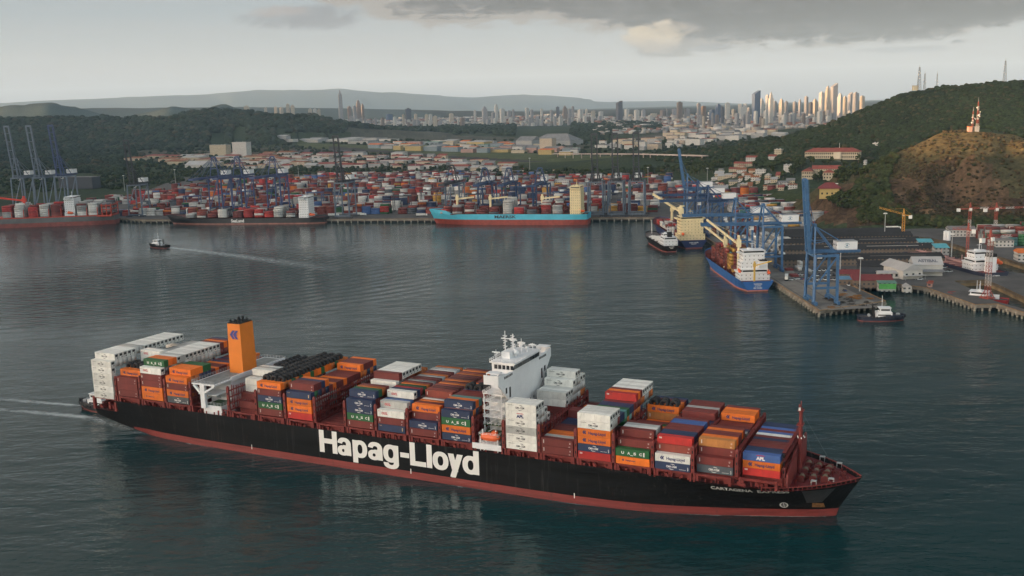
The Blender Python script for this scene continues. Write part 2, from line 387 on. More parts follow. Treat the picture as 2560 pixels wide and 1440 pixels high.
def ground_tone(x, y, z):
    n1, n2, n3 = vnoise(x, y, 90, 1), vnoise(x, y, 23, 2), vnoise(x, y, 300, 4)
    c = np.stack([.030 + .02 * n1, .045 + .018 * n1, .022 + .012 * n2], -1)
    far = np.clip((y - 5000) / 3000, 0, 1)[:, None]; c = c * (1 - far) + far * np.array([.075, .095, .085])  # paler with distance: haze put into the colour of the far ground
    for poly, col in ((CITY, (.06, .065, .05)), (TOWN1, (.075, .07, .05)), (TOWN2, (.08, .08, .06)), (TOWN3, (.08, .078, .06)), (AIRFIELD, (.085, .098, .045)), (APRON, (.09, .09, .095)), (RUNWAY, (.06, .055, .055))):
        m = inside(x, y, poly); k = (0.75 + 0.5 * n2)[:, None]; c = np.where(m[:, None], np.array(col) * k, c)
    best = np.full(x.shape, 1e9)
    for (a, wa), (b, wb) in zip(KNOLL[:-1], KNOLL[1:]):
        t, d = seg_near(x, y, a, b); best = np.minimum(best, d / (wa + (wb - wa) * t))
    kn = (best < .93) & (z > 9)
    n4 = vnoise(x, y, 9, 8); brown = np.stack([.045 + .12 * n2 * n4, .030 + .075 * n2 * n4, .020 + .04 * n2 * n4], -1)
    top = np.stack([.20 + .09 * n4, .115 + .055 * n4, .048 + .025 * n4], -1)  # sunlit warmth on top of the bare hill, painted into the ground colour
    tt = np.clip((z - 70) / 22, 0, 1)[:, None]
    green = (n1 > .62)[:, None] * .6
    kc = brown * (1 - tt) + top * tt; kc = kc * (1 - green) + green * np.array([.06, .065, .03])
    return np.where(kn[:, None], kc, c)
GRID = {}
def hit(u, v):
    """where a line of sight meets the ground"""
    d = ray(u, v); t = d.x / d.y; k = d.z / d.y; j = (t - GRID['ts'][0]) / (GRID['ts'][1] - GRID['ts'][0]); j0 = int(max(0, min(len(GRID['ts']) - 2, math.floor(j)))); f = j - j0
    col = GRID['Z'][:, j0] * (1 - f) + GRID['Z'][:, j0 + 1] * f; low = np.nonzero(CAM_H + k * GRID['ys'] <= np.maximum(col, 1.0))[0]
    if not len(low): return Vector((0, 1e6, 0))
    i = low[0]; y = GRID['ys'][i]; z = max(1.0, col[i])
    if i: 
        ya = GRID['ys'][i - 1]; da = CAM_H + k * ya - max(1.0, col[i - 1]); db = z - CAM_H - k * y; f = da / max(1e-6, da + db); z = max(1.0, col[i - 1]) * (1 - f) + z * f; y = ya + (y - ya) * f
    return Vector((t * y, y, z))
def build_ground():
    ys = [1010.0]
    while ys[-1] < 40000: ys.append(ys[-1] * (1.0095 if ys[-1] < 2600 else 1.016))
    ys = np.array(ys); ts = np.linspace(-0.85, 0.85, 380)
    Y, T = np.meshgrid(ys, ts, indexing='ij'); X = Y * T
    Z = height(X.ravel(), Y.ravel()).reshape(X.shape)
    sea = (X < 215) & (Y < np.maximum(on_far(X), 1330) * (X < -200) + on_far(X) * (X >= -200) + 80); Z = np.where(sea, -25, Z); Z = np.where((Y < 1100) & (X < 330), -25, Z)
    GRID.update(ys=ys, ts=ts, Z=Z)
    V = np.stack([X, Y, Z], -1).reshape(-1, 3); n, m = X.shape
    i = np.arange(n - 1)[:, None] * m + np.arange(m - 1)[None]; Fq = np.stack([i, i + 1, i + m + 1, i + m], -1).reshape(-1, 4)
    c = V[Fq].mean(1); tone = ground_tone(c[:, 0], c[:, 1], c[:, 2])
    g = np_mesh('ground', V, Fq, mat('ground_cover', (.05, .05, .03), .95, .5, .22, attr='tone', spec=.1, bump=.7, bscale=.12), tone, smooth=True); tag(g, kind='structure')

# quay and yard pavement with its dock basins
Z5 = lambda x, y: (1840 + x / 3.5556, 420 + y / 3.5556)
DECK = 4.6
def wpt(u, v, z=0.0): p = at(u, v, z); return (p.x, p.y)
far_a, far_b = wpt(830, 557), wpt(1560, 553)
def on_far(x): return far_a[1] + (far_b[1] - far_a[1]) * (x - far_a[0]) / (far_b[0] - far_a[0])
QX = 200.5                                                     # right-hand quay face
build_ground()
shore = [(-1500, 1340), (-548, 1396), (-500, on_far(-500) + 8), (-330, on_far(-330) + 6), (-225, on_far(-225)), (QX, on_far(QX)), (QX, 640)]
shore += [wpt(*Z5(1330, 1242)), wpt(*Z5(1005, 1088)), wpt(*Z5(1435, 1088)), wpt(*Z5(1690, 1120)), wpt(*Z5(2120, 1275)), wpt(*Z5(2320, 1270)), wpt(*Z5(2560, 1350))]
lx, ly = shore[-1]; shore += [(lx + 300, ly - 90), (lx + 600, 800), (lx + 700, 1500), (700, 2290), (-760, 2330), (-640, 1560), (-1500, 1470)]
dock_a = [wpt(*Z5(x, y), DECK) for x, y in ((1935, 1002), (2215, 990), (2330, 1035), (2600, 1160), (2600, 1262), (2345, 1195), (2240, 1160), (2120, 1090))]
dock_b = [wpt(*Z5(x, y), DECK) for x, y in ((1500, 655), (1560, 600), (1760, 625), (2380, 800), (2600, 868), (2600, 945), (2330, 905), (1930, 800))]
def slab(name, outer, holes, z0, z1, m, mside):
    from mathutils.geometry import tessellate_polygon
    loops = [outer] + holes; P = [Vector((x, y, z1)) for l in loops for x, y in l]
    tris = tessellate_polygon([[Vector((x, y, 0)) for x, y in l] for l in loops])
    me = MB(); me.v = [tuple(p) for p in P] + [(p.x, p.y, z0) for p in P]; N = len(P)
    me.f = [tuple(t) for t in tris]; me.m = [0] * len(tris); k = 0
    for l in loops:
        for i in range(len(l)):
            j = (i + 1) % len(l); me.f.append((k + i, k + j, N + k + j, N + k + i)); me.m.append(1)
        k += len(l)
    o = me.build(name, [m, mside]); return tag(o, kind='structure')
asphalt = mat('yard_pavement', (.115, .108, .10), .9, .45, .05, col2=(.055, .052, .05))
conc = mat('quay_concrete', (.20, .17, .135), .9, .4, .15)
conc_l = mat('pale_concrete', (.30, .27, .22), .9, .3, .2)
rustedge = mat('rust_stained_concrete', (.26, .15, .06), .9, .5, .4)
slab('quay', shore, [dock_a, dock_b], 2.2, DECK, asphalt, conc)
for nm, d_, zf in (('dock_floor', dock_a, -3.0), ('dock_floor', dock_b, -4.0)):
    m = MB(); m.mi = 0; m.v = [(x, y, zf) for x, y in d_]; m.f = [tuple(range(len(d_)))]; m.m = [0]
    b = len(m.v); n = len(d_); m.v += [(x, y, zf) for x, y in d_] + [(x, y, DECK - .02) for x, y in d_]
    for i in range(n): j = (i + 1) % n; m.f.append((b + i, b + j, b + n + j, b + n + i)); m.m.append(1)
    tag(m.build(nm, [mat('dock_mud', (.10, .08, .055), .8, .4, .1), mat('stained_dock_wall', (.24, .16, .08), .9, .5, .12)]), kind='structure')
# piles and dark recess under the quay edge
def quay_front(pts, step, name='quay_piles'):
    m = MB(); 
    for (x0, y0), (x1, y1) in zip(pts[:-1], pts[1:]):
        L = math.hypot(x1 - x0, y1 - y0); dx, dy = (x1 - x0) / L, (y1 - y0) / L; nx, ny = -dy, dx
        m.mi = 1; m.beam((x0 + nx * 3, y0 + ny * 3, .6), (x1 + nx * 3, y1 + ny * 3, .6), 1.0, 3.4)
        m.mi = 0
        for k in range(int(L / step) + 1):
            s = k * step + .5; m.tube((x0 + dx * s + nx * 1.0, y0 + dy * s + ny * 1.0, -2), (x0 + dx * s + nx * 1.0, y0 + dy * s + ny * 1.0, 2.3), .75, n=6)
            if k % 2 == 0: m.box(x0 + dx * s - .5, y0 + dy * s - .5, 1.6, x0 + dx * s + .5, y0 + dy * s + .5, 3.4)
        m.mi = 2; m.beam((x0 - nx * -.1, y0 + ny * .1, DECK + .12), (x1 + nx * .1, y1 + ny * .1, DECK + .12), .7, .28)
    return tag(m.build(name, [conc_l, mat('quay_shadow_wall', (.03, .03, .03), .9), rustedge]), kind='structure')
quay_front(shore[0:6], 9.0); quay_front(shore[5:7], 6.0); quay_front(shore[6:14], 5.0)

# paler concrete deck along the pier, with crane rails and a stained edge
m = MB(); e = DECK + .006
m.quad((QX + .4, 640.6, e), (246, 640.6 + 4, e), (243, 700, e), (243, 742, e), (228, 742, e), (228, 1195, e), (QX + .4, 1199, e))
tag(m.build('pier_deck', mat('pier_concrete', (.235, .215, .185), .9, .45, .09, col2=(.12, .11, .10))), kind='structure')
for i_, x_ in enumerate((QX + 2.6, QX + 17.6)): m = MB(); m.box(x_ - .35, 644, DECK + .012, x_ + .35, 1190, DECK + .05); tag(m.build('pier_rail_track', mat('rail_track', (.05, .045, .04), .8)), kind='structure')
# water
def build_water():
    m = MB(); m.quad((-30000, -9000, 0), (30000, -9000, 0), (30000, 2400, 0), (-30000, 2400, 0))
    wm = bpy.data.materials.new('harbour_water'); wm.use_nodes = True; nt = wm.node_tree; b = nt.nodes['Principled BSDF']
    b.inputs['Base Color'].default_value = (.0048, .033, .036, 1); b.inputs['Roughness'].default_value = .12; b.inputs['IOR'].default_value = 1.33
    t = nt.nodes.new('ShaderNodeTexCoord'); last = None
    def noise(sc, st, rot, det=3, dist=0):
        mp = nt.nodes.new('ShaderNodeMapping'); mp.inputs['Scale'].default_value = st; mp.inputs['Rotation'].default_value = (0, 0, rot); nt.links.new(t.outputs['Object'], mp.inputs[0])
        n = nt.nodes.new('ShaderNodeTexNoise'); n.inputs['Scale'].default_value = sc; n.inputs['Detail'].default_value = det; n.inputs['Distortion'].default_value = dist; nt.links.new(mp.outputs[0], n.inputs['Vector']); return n.outputs['Fac']
    # gusts: calmer and rougher lanes
    gust = nt.nodes.new('ShaderNodeMapRange'); nt.links.new(noise(.004, (1, 2.4, 1), .35, 4, .6), gust.inputs[0]); gust.inputs[1].default_value, gust.inputs[2].default_value = .35, .65; gust.inputs[3].default_value, gust.inputs[4].default_value = .55, 1.25
    nrm = None
    for sc, st, rot, hgt in ((.028, (1, 2.6, 1), .3, 2.0), (.075, (1, 2.0, 1), .45, 1.0), (.22, (1, 1.9, 1), -.2, .42), (.6, (1, 1.6, 1), .6, .17), (1.7, (1, 1.3, 1), 0.1, .06)):
        bp = nt.nodes.new('ShaderNodeBump'); bp.inputs['Distance'].default_value = hgt * .52; nt.links.new(noise(sc, st, rot, 3, .3), bp.inputs['Height'])
        nt.links.new(gust.outputs[0], bp.inputs['Strength'])
        if nrm: nt.links.new(nrm, bp.inputs['Normal'])
        nrm = bp.outputs[0]
    # ring waves that the small tug leaves behind it
    mp = nt.nodes.new('ShaderNodeMapping'); mp.inputs['Location'].default_value = (430, -1190, 0); nt.links.new(t.outputs['Object'], mp.inputs[0])
    wv = nt.nodes.new('ShaderNodeTexWave'); wv.wave_type = 'RINGS'; wv.rings_direction = 'Z'; wv.inputs['Scale'].default_value = .021; wv.inputs['Distortion'].default_value = 2.2; wv.inputs['Detail'].default_value = 2; wv.inputs['Detail Scale'].default_value = 1.2; nt.links.new(mp.outputs[0], wv.inputs['Vector'])
    def gdist(x, y, r0, r1):
        vd = nt.nodes.new('ShaderNodeVectorMath'); vd.operation = 'DISTANCE'; nt.links.new(t.outputs['Object'], vd.inputs[0]); vd.inputs[1].default_value = (x, y, 0); q = nt.nodes.new('ShaderNodeMapRange'); q.interpolation_type = 'SMOOTHSTEP'; nt.links.new(vd.outputs['Value'], q.inputs[0]); q.inputs[1].default_value, q.inputs[2].default_value = r1, r0; q.inputs[3].default_value, q.inputs[4].default_value = 0, .9; return q.outputs[0]
    bp = nt.nodes.new('ShaderNodeBump'); bp.inputs['Distance'].default_value = 2.1; nt.links.new(wv.outputs['Fac'], bp.inputs['Height']); nt.links.new(gdist(-270, 860, 40, 260), bp.inputs['Strength']); nt.links.new(nrm, bp.inputs['Normal']); nrm = bp.outputs[0]
    nt.links.new(nrm, b.inputs['Normal'])
    tag(m.build('water', wm), kind='structure')
build_water()

# evening air over the whole place
def build_haze():
    m = MB(); m.box(-36000, -9500, -60, 36000, 43000, 1500)
    hm = bpy.data.materials.new('evening_haze'); hm.use_nodes = True; nt = hm.node_tree; nt.nodes.clear()
    v = nt.nodes.new('ShaderNodeVolumePrincipled'); o = nt.nodes.new('ShaderNodeOutputMaterial'); nt.links.new(v.outputs[0], o.inputs['Volume'])
    v.inputs['Color'].default_value = (.52, .74, 1.0, 1); v.inputs['Density'].default_value = HAZE
    tag(m.build('haze', hm), kind='stuff')
HAZE = 2.5e-5
if HAZE: build_haze()
# western ridge added out of view, its crest shaped to shade port and city
def build_shade_ridge():
    s = np.array([SUN_DIR.x, SUN_DIR.y]); t = np.array([-s[1], s[0]]) * -1
    bs = np.linspace(-3000, 9000, 240); prof = []
    for b in bs:
        up_ = lambda p, q_: min(1, max(0, (b - p) / (q_ - p))); C = 208 + 192 * up_(930, 1230) - 55 * up_(1700, 2200) + 135 * up_(4980, 5350) - 250 * up_(7670, 7730)
        prof.append(C + 10 * math.sin(b * .013) + 6 * math.sin(b * .041))
    As = np.array([900, 1050, 1200, 1350, 1500, 1700, 1950, 2300, 2700]); K = np.array([-.02, .1, .35, .75, 1, .85, .55, .2, -.02])
    V = np.array([[*(s * a + t * b), c * k] for a, k in zip(As, K) for b, c in zip(bs, prof)]); n, m = len(As), len(bs)
    i = np.arange(n - 1)[:, None] * m + np.arange(m - 1)[None]; Fq = np.stack([i, i + 1, i + m + 1, i + m], -1).reshape(-1, 4)
    g = np_mesh('hill', V, Fq, mat('shade_ridge_green', (.035, .05, .025), .95, .4, .02)); tag(g, kind='structure')  # unseen ridge, added for the shadow it casts
build_shade_ridge()
# ------------------------------------------------------------------ the big container ship
SHIP_HD = R(-25.9284692447345)
SHIP = empty('container_ship', (-183.58, 464.75, 0), SHIP_HD, 'huge black hulled container ship with white bridge tower and orange funnel, under way', 'container ship')
SHIP_M = Matrix.Translation((-183.58, 464.75, 0)) @ Matrix.Rotation(SHIP_HD, 4, 'Z')
black = mat('black_hull_paint', (.0105, .011, .0115), .5, .35, .12, stretch=(.25, 1, 1.5), spec=.08)
def streaks(m, col, amount, sc=(.9, .9, .045), lo=.56, hi=.80):
    nt = m.node_tree; b = nt.nodes['Principled BSDF']; src = b.inputs['Base Color'].links[0].from_socket; t = nt.nodes.new('ShaderNodeTexCoord'); mp = nt.nodes.new('ShaderNodeMapping'); mp.inputs['Scale'].default_value = sc; nt.links.new(t.outputs['Object'], mp.inputs[0])
    n = nt.nodes.new('ShaderNodeTexNoise'); n.inputs['Scale'].default_value = 1.0; n.inputs['Detail'].default_value = 7; n.inputs['Roughness'].default_value = .7; nt.links.new(mp.outputs[0], n.inputs['Vector']); r = nt.nodes.new('ShaderNodeMapRange'); r.inputs[1].default_value, r.inputs[2].default_value = lo, hi; r.inputs[4].default_value = amount; nt.links.new(n.outputs['Fac'], r.inputs[0])
    x = nt.nodes.new('ShaderNodeMix'); x.data_type = 'RGBA'; nt.links.new(r.outputs[0], x.inputs[0]); nt.links.new(src, x.inputs[6]); x.inputs[7].default_value = (*col, 1); nt.links.new(x.outputs[2], b.inputs['Base Color'])
streaks(black, (.055, .054, .050), .8); streaks(black, (.05, .024, .012), .7, (.22, .9, .06), .62, .8)
boot = mat('red_antifouling', (.21, .035, .03), .6, .3, .25, stretch=(.15, 1, 3)); streaks(boot, (.08, .03, .025), .8, (.5, .9, .2)); streaks(boot, (.30, .12, .10), .5, (.06, .9, 1.6))
sred = mat('deck_red_paint', (.17, .022, .018), .6, .3, .5)
sred_d = mat('deck_red_dark', (.085, .014, .012), .7, .3, .5)
white = mat('ship_white_paint', (.72, .72, .72), .5, .06, .3)
cream = mat('cream_paint', (.72, .60, .36), .55, .1, .3)
glass = mat('dark_window_glass', (.015, .018, .022), .12)
dark = mat('dark_recess', (.012, .012, .012), .9)
steel = mat('grey_steel', (.30, .31, .32), .5, .2, .6)
greend = mat('green_deck', (.05, .10, .045), .8, .2, .5)
orange = mat('funnel_orange', (.72, .20, .022), .45, .06, .2)
lifeorange = mat('lifeboat_orange', (.75, .13, .035), .45)
lettering_white = mat('lettering_white', (.78, .76, .72), .6)
lettering_blue = mat('lettering_dark_blue', (.022, .028, .12), .6)
lettering_black = mat('lettering_black', (.03, .03, .035), .6)
lettering_red = mat('lettering_red', (.50, .03, .04), .6)

DK_T = np.array([(0, 23.4), (6, 24.0), (20, 24.1), (286, 24.1), (292, 24.0), (297.5, 23.7), (303.7, 22.4), (311.2, 19.7), (318, 15.6), (324.1, 10.6), (329.1, 5.2), (332, 1.6), (333, .25)])
WL_T = np.array([(0, 19), (29.8, 20.4), (41, 22.5), (60, 23.7), (80, 24.1), (225, 24.1), (245, 23.4), (262, 21.4), (272, 19.1), (282, 16.2), (296, 11.8), (312, 7.4), (326.7, 3.2), (332, .9), (333, .25)])
KL_T = np.array([(0, 6.8), (13, 3.6), (22, 1.8), (30, 0), (40, -2.5), (333, -2.5)])
ZS = 15.0
def hb(xs, z):
    a, b = np.interp(xs, *WL_T.T), np.interp(xs, *DK_T.T); t = min(1, max(0, z / ZS))
    p = 0.7 if xs < 100 else 0.7 + 0.75 * min(1, (xs - 100) / 180)
    return a + (b - a) * t ** p
def hull_x(xs, z):
    xe = 324.3 + 8.7 * (max(0, z) / ZS) ** 1.05
    return xs if xs < 290 else 290 + (xs - 290) / 43 * (xe - 290)
def hull_y(X, z):                                  # half breadth at a true position
    xs = X if X < 290 else 290 + (X - 290) * 43 / (324.3 + 8.7 * (z / ZS) ** 1.05 - 290)
    return hb(min(xs, 333), z)
def make_hull():
    st = [0, 2, 4, 7, 10, 13.9, 14, 18, 22, 26, 30, 36, 42, 50, 60, 75, 100, 140, 180, 220, 235, 250, 262, 272, 280, 286, 292, 298, 303, 308, 312, 316, 320, 323, 326, 328.5, 330.5, 332, 333]
    m = MB(); idx = {}
    lev = [0.0, .22, .45, .62, 1.0]
    cols = []
    for xs in st:
        zb = np.interp(xs, *KL_T.T); zt = 10.4 if xs < 13.95 else ZS
        zl = [zb] + ([2.9] if zb < 2.8 else [zb + .01]) 
        base = max(zb + .02, 2.9); zl += [base + (zt - base) * q for q in (.12, .25, .4, .55, .7, .85, 1)]
        cols.append([(hull_x(xs, z), hb(xs, z), z) for z in zl])
    n = len(cols[0])
    for s in (-1, 1):
        b = len(m.v)
        for c in cols: m.v += [(x, s * y, z) for x, y, z in c]
        for i in range(len(cols) - 1):
            for k in range(n - 1):
                m.f.append((b + i * n + k, b + (i + 1) * n + k, b + (i + 1) * n + k + 1, b + i * n + k + 1)); m.m.append(1 if k == 0 and cols[i][0][2] < 2.5 else 0)
    # transom
    for k in range(n - 1):
        m.quad((0, -cols[0][k][1], cols[0][k][2]), (0, cols[0][k][1], cols[0][k][2]), (0, cols[0][k + 1][1], cols[0][k + 1][2]), (0, -cols[0][k + 1][1], cols[0][k + 1][2])); m.m[-1] = 0
    return m.build('hull', [black, boot], SHIP)
hull = make_hull()
for p in hull.data.polygons: p.use_smooth = False
# decks
def deck_strip(name, x0, x1, z, ma, inset=.15, zt=ZS):
    m = MB(); xs = [x for x in np.arange(x0, x1, 4.0)] + [x1]
    for a, b in zip(xs[:-1], xs[1:]):
        ya, yb = hull_y(a, zt) - inset, hull_y(b, zt) - inset; m.quad((a, -ya, z), (b, -yb, z), (b, yb, z), (a, ya, z))
    return m.build(name, ma, SHIP)
deck_strip('mooring_deck', 0.1, 14, 10.0, sred_d)
deck_strip('main_deck', 14, 304, 14.55, sred_d)
deck_strip('forecastle_deck', 304, 332.2, 13.7, mat('forecastle_red', (.15, .02, .022), .38, .35, .35))
m = MB()
m.box(13.9, -24, 10, 14.1, 24, 14.55)
for i in range(12): m.box(2 + i, rng.uniform(-23, -14), 10, 3.2 + i, rng.uniform(-13, -8), rng.uniform(11, 13))
for y in (-23.3, -16, -8, 0, 8, 16, 23.3):
    for x in (1.2, 14.6): m.box(x - .6, y - .6, 10, x + .6, y + .6, 15.6)
m.box(.6, -23.8, 15.1, 15.4, 23.8, 15.5)
m.build('stern_frame', sred, SHIP)
m = MB()
for k, x in enumerate(np.arange(16, 306, 1.45)):         # deck edge clutter between rail and coaming: posts, vents, pipes
    y = -(hull_y(x, ZS) - .5)
    for s in (1, -1):
        if k % 3 == 0: m.box(x - .18, s * y - .2, 14.6, x + .18, s * y + .2, 15.9)
        if rng.random() < .45: m.box(x, s * (y + rng.uniform(.6, 1.8)) - .3, 14.6, x + rng.uniform(.4, 1.6), s * (y + 1.5) + .3, 14.6 + rng.uniform(.5, 2.1))
m.box(15, -22.6, 16.9, 298, -22.3, 17.15); m.box(15, 22.3, 16.9, 298, 22.6, 17.15)
m.build('deck_fittings', sred, SHIP)

BAYX = {1: 2.2, 2: 17.2, 3: 32, 4: 46.8, 45: 82.2, 5: 97.2, 6: 112.2, 7: 127, 8: 141.6, 9: 156, 10: 170.4, 11: 184.7, 12: 211.7, 13: 225.8, 14: 240, 15: 254.1, 16: 268.3, 17: 282.2, 18: 297.1}
for k, x in BAYX.items():
    if k == 1: continue
    m = MB(); hw = 21.5 if k < 17 else (20.3 if k == 17 else 17.5)
    m.box(x - .5, -hw, 14.55, x + 12.7, hw, 16.9); m.mi = 1
    for y0 in np.linspace(-hw, hw, 5)[:-1]: m.box(x - .3, y0 + .15, 16.9, x + 12.5, y0 + hw / 2 - .15, 17.35)
    for y0 in np.linspace(-hw + 1, hw - 1, 16): m.box(x + .2, y0 - .12, 17.35, x + 12, y0 + .12, 17.45)
    m.build('hatch_cover', [sred, mat('hatch_red', (.14, .022, .018), .65, .35, .3)], SHIP)
    # pedestals that carry the outboard stacks
    for s in (-1, 1):
        m = MB(); yo = hull_y(x + 6, ZS) - .3
        for dx in (.2, 11.2): m.box(x + dx, s * yo - .9 * (s > 0), 14.5, x + dx + .9, s * yo + .9 * (s < 0), 17.45)
        m.box(x + .2, s * (yo - .35) - .3, 16.7, x + 12.1, s * (yo - .35) + .3, 17.4)
        m.build('stack_pedestal', sred, SHIP)

def lashing_bridge(x, w, hw, top=27.4):
    m = MB(); ys = np.linspace(-hw, hw, 17)
    for s in (-1, 1):
        y = s * hw
        for dx in (-w / 2 + .2, w / 2 - .2): m.box(x + dx - .35, y - .45, 14.5, x + dx + .35, y + .45, 17.6)
        m.box(x - .55, y - .4, 17.4, x + .55, y + .4, top + .3); m.taper(x - .55, y - .4, x + .55, y + .4, top + .3, top + 1.0, .5)
        m.mi = 1
        for z in (19, 21.6, 24.4): m.box(x - .22, y - .43, z, x + .22, y + .43, z + 1.0)
        m.mi = 0
    for z in (17.5, 20.3, 23.1, 25.9):
        m.box(x - .6, -hw + .4, z, x + .6, hw - .4, z + .22)
        for dx in (-.6, .6): m.box(x + dx - .04, -hw + .4, z + 1.0, x + dx + .04, hw - .4, z + 1.1)
    for i, y in enumerate(ys[1:-1]):
        for dx in (-.5, .5): m.box(x + dx - .14, y - .14, 17.4, x + dx + .14, y + .14, top if i % 4 else top + .8)
    return m.build('lashing_bridge', [sred, dark], SHIP)
order = [2, 3, 4, None, 45, 5, 6, 7, 8, 9, 10, 11, None, 12, 13, 14, 15, 16, 17, 18]
lashing_bridge(15.9, 1.6, 23.5, 25.5)
for a, b in zip(order[:-1], order[1:]):
    if a is None: x, wd = BAYX[b] - 1.2, 1.9
    elif b is None: x, wd = BAYX[a] + 12.19 + 1.1, 1.9
    else: x = (BAYX[a] + 12.19 + BAYX[b]) / 2; wd = BAYX[b] - BAYX[a] - 12.19
    lashing_bridge(x, min(wd, 2.6), 23.6 if x < 283 else 21.8, 27.2 if x < 260 else 26.0)
lashing_bridge(BAYX[18] + 12.19 + .9, 1.4, 17.0, 20.0)

# aft engine casing with its gallery, and the funnel
m = MB()
m.box(62, -13.2, 14.5, 73.6, 13.2, 27.4)
m.box(61.5, -24, 27.4, 74.2, 24, 28.0)
m.box(73.8, -13.4, 27.0, 74.4, 23, 28.9)
for s in (-1, 1):
    m.box(66.0, s * 23.4 - .7, 17.2, 68.4, s * 23.4 + .7, 27.4)
    m.box(66.2, min(s * 22.8, s * 14.2), 14.5, 76, max(s * 22.8, s * 14.2), 18.4)
    m.beam((67.2, s * 23.2, 20.8), (67.2, s * 13, 22.4), 1.2, .9); m.beam((67, s * 23.2, 24.5), (67, s * 13.2, 19), 1.0, .8)
    m.beam((62.5, s * 23.6, 27.2), (66.6, s * 23.6, 23.2), 1.0, 1.0); m.beam((73.8, s * 23.6, 27.2), (68.2, s * 23.6, 24.2), .8, .8)
    m.box(63, s * 18 - 4, 22.5, 73, s * 18 + 4, 22.8)
m.mi = 1
for y in (-22, -18.5, -16): m.box(68.4, y, 16.2, 76.05, y + .9, 17.0)
m.mi = 4; m.box(62.6, -23, 28.0, 73.2, 23, 28.06); m.mi = 2; m.box(67, -22.4, 18.4, 75.6, -14.4, 18.46)
for s in (-1, 1): m.mi = 3; m.box(73.62, s * 13.3 - .2, 15, 73.9, s * 23, 26.5) if False else None
m.build('engine_casing', [white, glass, greend, dark, mat('gallery_grey', (.20, .21, .20), .8, .25, .4)], SHIP)
def railing(m, pts, h=1.1, r=.05, step=1.6):
    for (a, b) in zip(pts[:-1], pts[1:]):
        a, b = Vector(a), Vector(b); n = max(1, int((b - a).length / step))
        for z in (h, h * .55): m.beam(a + Vector((0, 0, z)), b + Vector((0, 0, z)), r, r)
        for i in range(n + 1): p = a.lerp(b, i / n); m.beam(p, p + Vector((0, 0, h)), r * 1.2, r * 1.2)
m = MB(); railing(m, [(61.6, -23.9, 28), (74, -23.9, 28)], 1.3, .12); railing(m, [(61.6, -23.9, 28), (61.6, 23.9, 28)], 1.3, .12); railing(m, [(74.1, 13, 28), (74.1, 23.9, 28), (61.6, 23.9, 28)], 1.3, .12); railing(m, [(74.1, -23.9, 28), (74.1, -13, 28)], 1.3, .12); railing(m, [(66.5, -22.7, 18.4), (75.8, -22.7, 18.4), (75.8, -14.4, 18.4)], 1.3, .12)
m.build('gallery_railing', steel, SHIP)
m = MB(); m.quadbox([(65.8, -4.6, 28), (73.3, -4.6, 28), (73.3, 4.6, 28), (65.8, 4.6, 28), (66.1, -4.3, 50.2), (73, -4.3, 50.2), (73, 4.3, 50.2), (66.1, 4.3, 50.2)])
fun = m.build('funnel', orange, SHIP)
m = MB(); m.box(66.3, -4.1, 50.2, 72.8, 4.1, 50.7)
for i in range(9):
    x, y = 67.2 + (i % 3) * 2.2, -3 + (i // 3) * 2.8; m.tube((x, y, 50.5), (x - .5, y, 51.3 + rng.uniform(0, 1.1)), .5, .5, 8)
m.build('exhaust_pipes', dark, fun)
def emblem(h, mb, x0=0, z0=0):
    """two swept blue strokes pointing left"""
    def st(x): return [(x0 + x * h, z0 + .5 * h), (x0 + (x + .42) * h, z0 + h), (x0 + (x + .78) * h, z0 + h), (x0 + (x + .44) * h, z0 + .56 * h), (x0 + (x + .62) * h, z0 + .56 * h) if x > .3 else (x0 + (x + .44) * h, z0 + .5 * h), (x0 + (x + .62) * h, z0 + .44 * h) if x > .3 else (x0 + (x + .44) * h, z0 + .47 * h), (x0 + (x + .44) * h, z0 + .44 * h), (x0 + (x + .72) * h, z0), (x0 + (x + .36) * h, z0)]
    for x in (0, .47): mb.quad(*[(p, -.0, q) for p, q in st(x)])
m = MB(); emblem(3.9, m, 67.2, 43.4); o = m.build('emblem', mat('emblem_blue', (.03, .045, .22), .5), fun); o.location = (0, -4.46, 0)

# accommodation and bridge
m = MB(); ZL = [14.5, 18, 21, 24, 27, 30, 33, 36, 38.6]
m.box(200, -12, 14.5, 209, 12, 41.6)
m.mi = 1
for z in ZL[2:-1]:
    for y in np.arange(-9.5, 11, 3.2):
        if rng.random() < .6: m.box(208.98, y, z + 1.0, 209.06, y + .55, z + 1.9)
        if rng.random() < .7: m.box(199.94, y, z + .9, 200.02, y + .7, z + 1.8)
house = m.build('deckhouse', [white, glass], SHIP)
for s in (-1, 1):
    m = MB(); m.box(197.6, s * 24 - .2, 16, 209.6, s * 24 + .2, 18.1); m.box(198, s * 20 - 3.8, 15.7, 209.4, s * 20 + 3.8, 16.0)
    for z in ZL[1:8]:
        yo = 23.6 if z < 22 else 19.5
        m.mi = 1 if z in (21, 24) else 0
        m.box(200.2, min(s * yo, s * 12), z - .12, 208.2, max(s * yo, s * 12), z + .12); m.mi = 0
        for x in (200.6, 207.8): m.box(x - .15, s * (yo - .3) - .15, z - 3, x + .15, s * (yo - .3) + .15, z)
        m.beam((201.5, s * (yo - 1), z - 3), (206.5, s * (yo - 2.2), z), .9, .18)
        railing(m, [(200.2, s * yo, z), (208.2, s * yo, z), (208.2, s * 12.2, z)], 1.1, .1); railing(m, [(200.2, s * yo, z), (200.2, s * 12.2, z)], 1.1, .1)
        if z in (24, 27, 30, 33): m.box(201, min(s * 11.9, s * 16), z - 2.9, 207.5, max(s * 11.9, s * 16), z - .15)
    m.build('side_gallery', [white, greend], SHIP)
m = MB()
m.box(203.2, -24, 40.9, 209, 24, 41.6)
m.prism([(-12, 30), (-24, 40.9), (-24, 44.2), (-23, 44.2), (-12, 43.2), (12, 43.2), (23, 44.2), (24, 44.2), (24, 40.9), (12, 30)], 0, 208.7, 209.2)
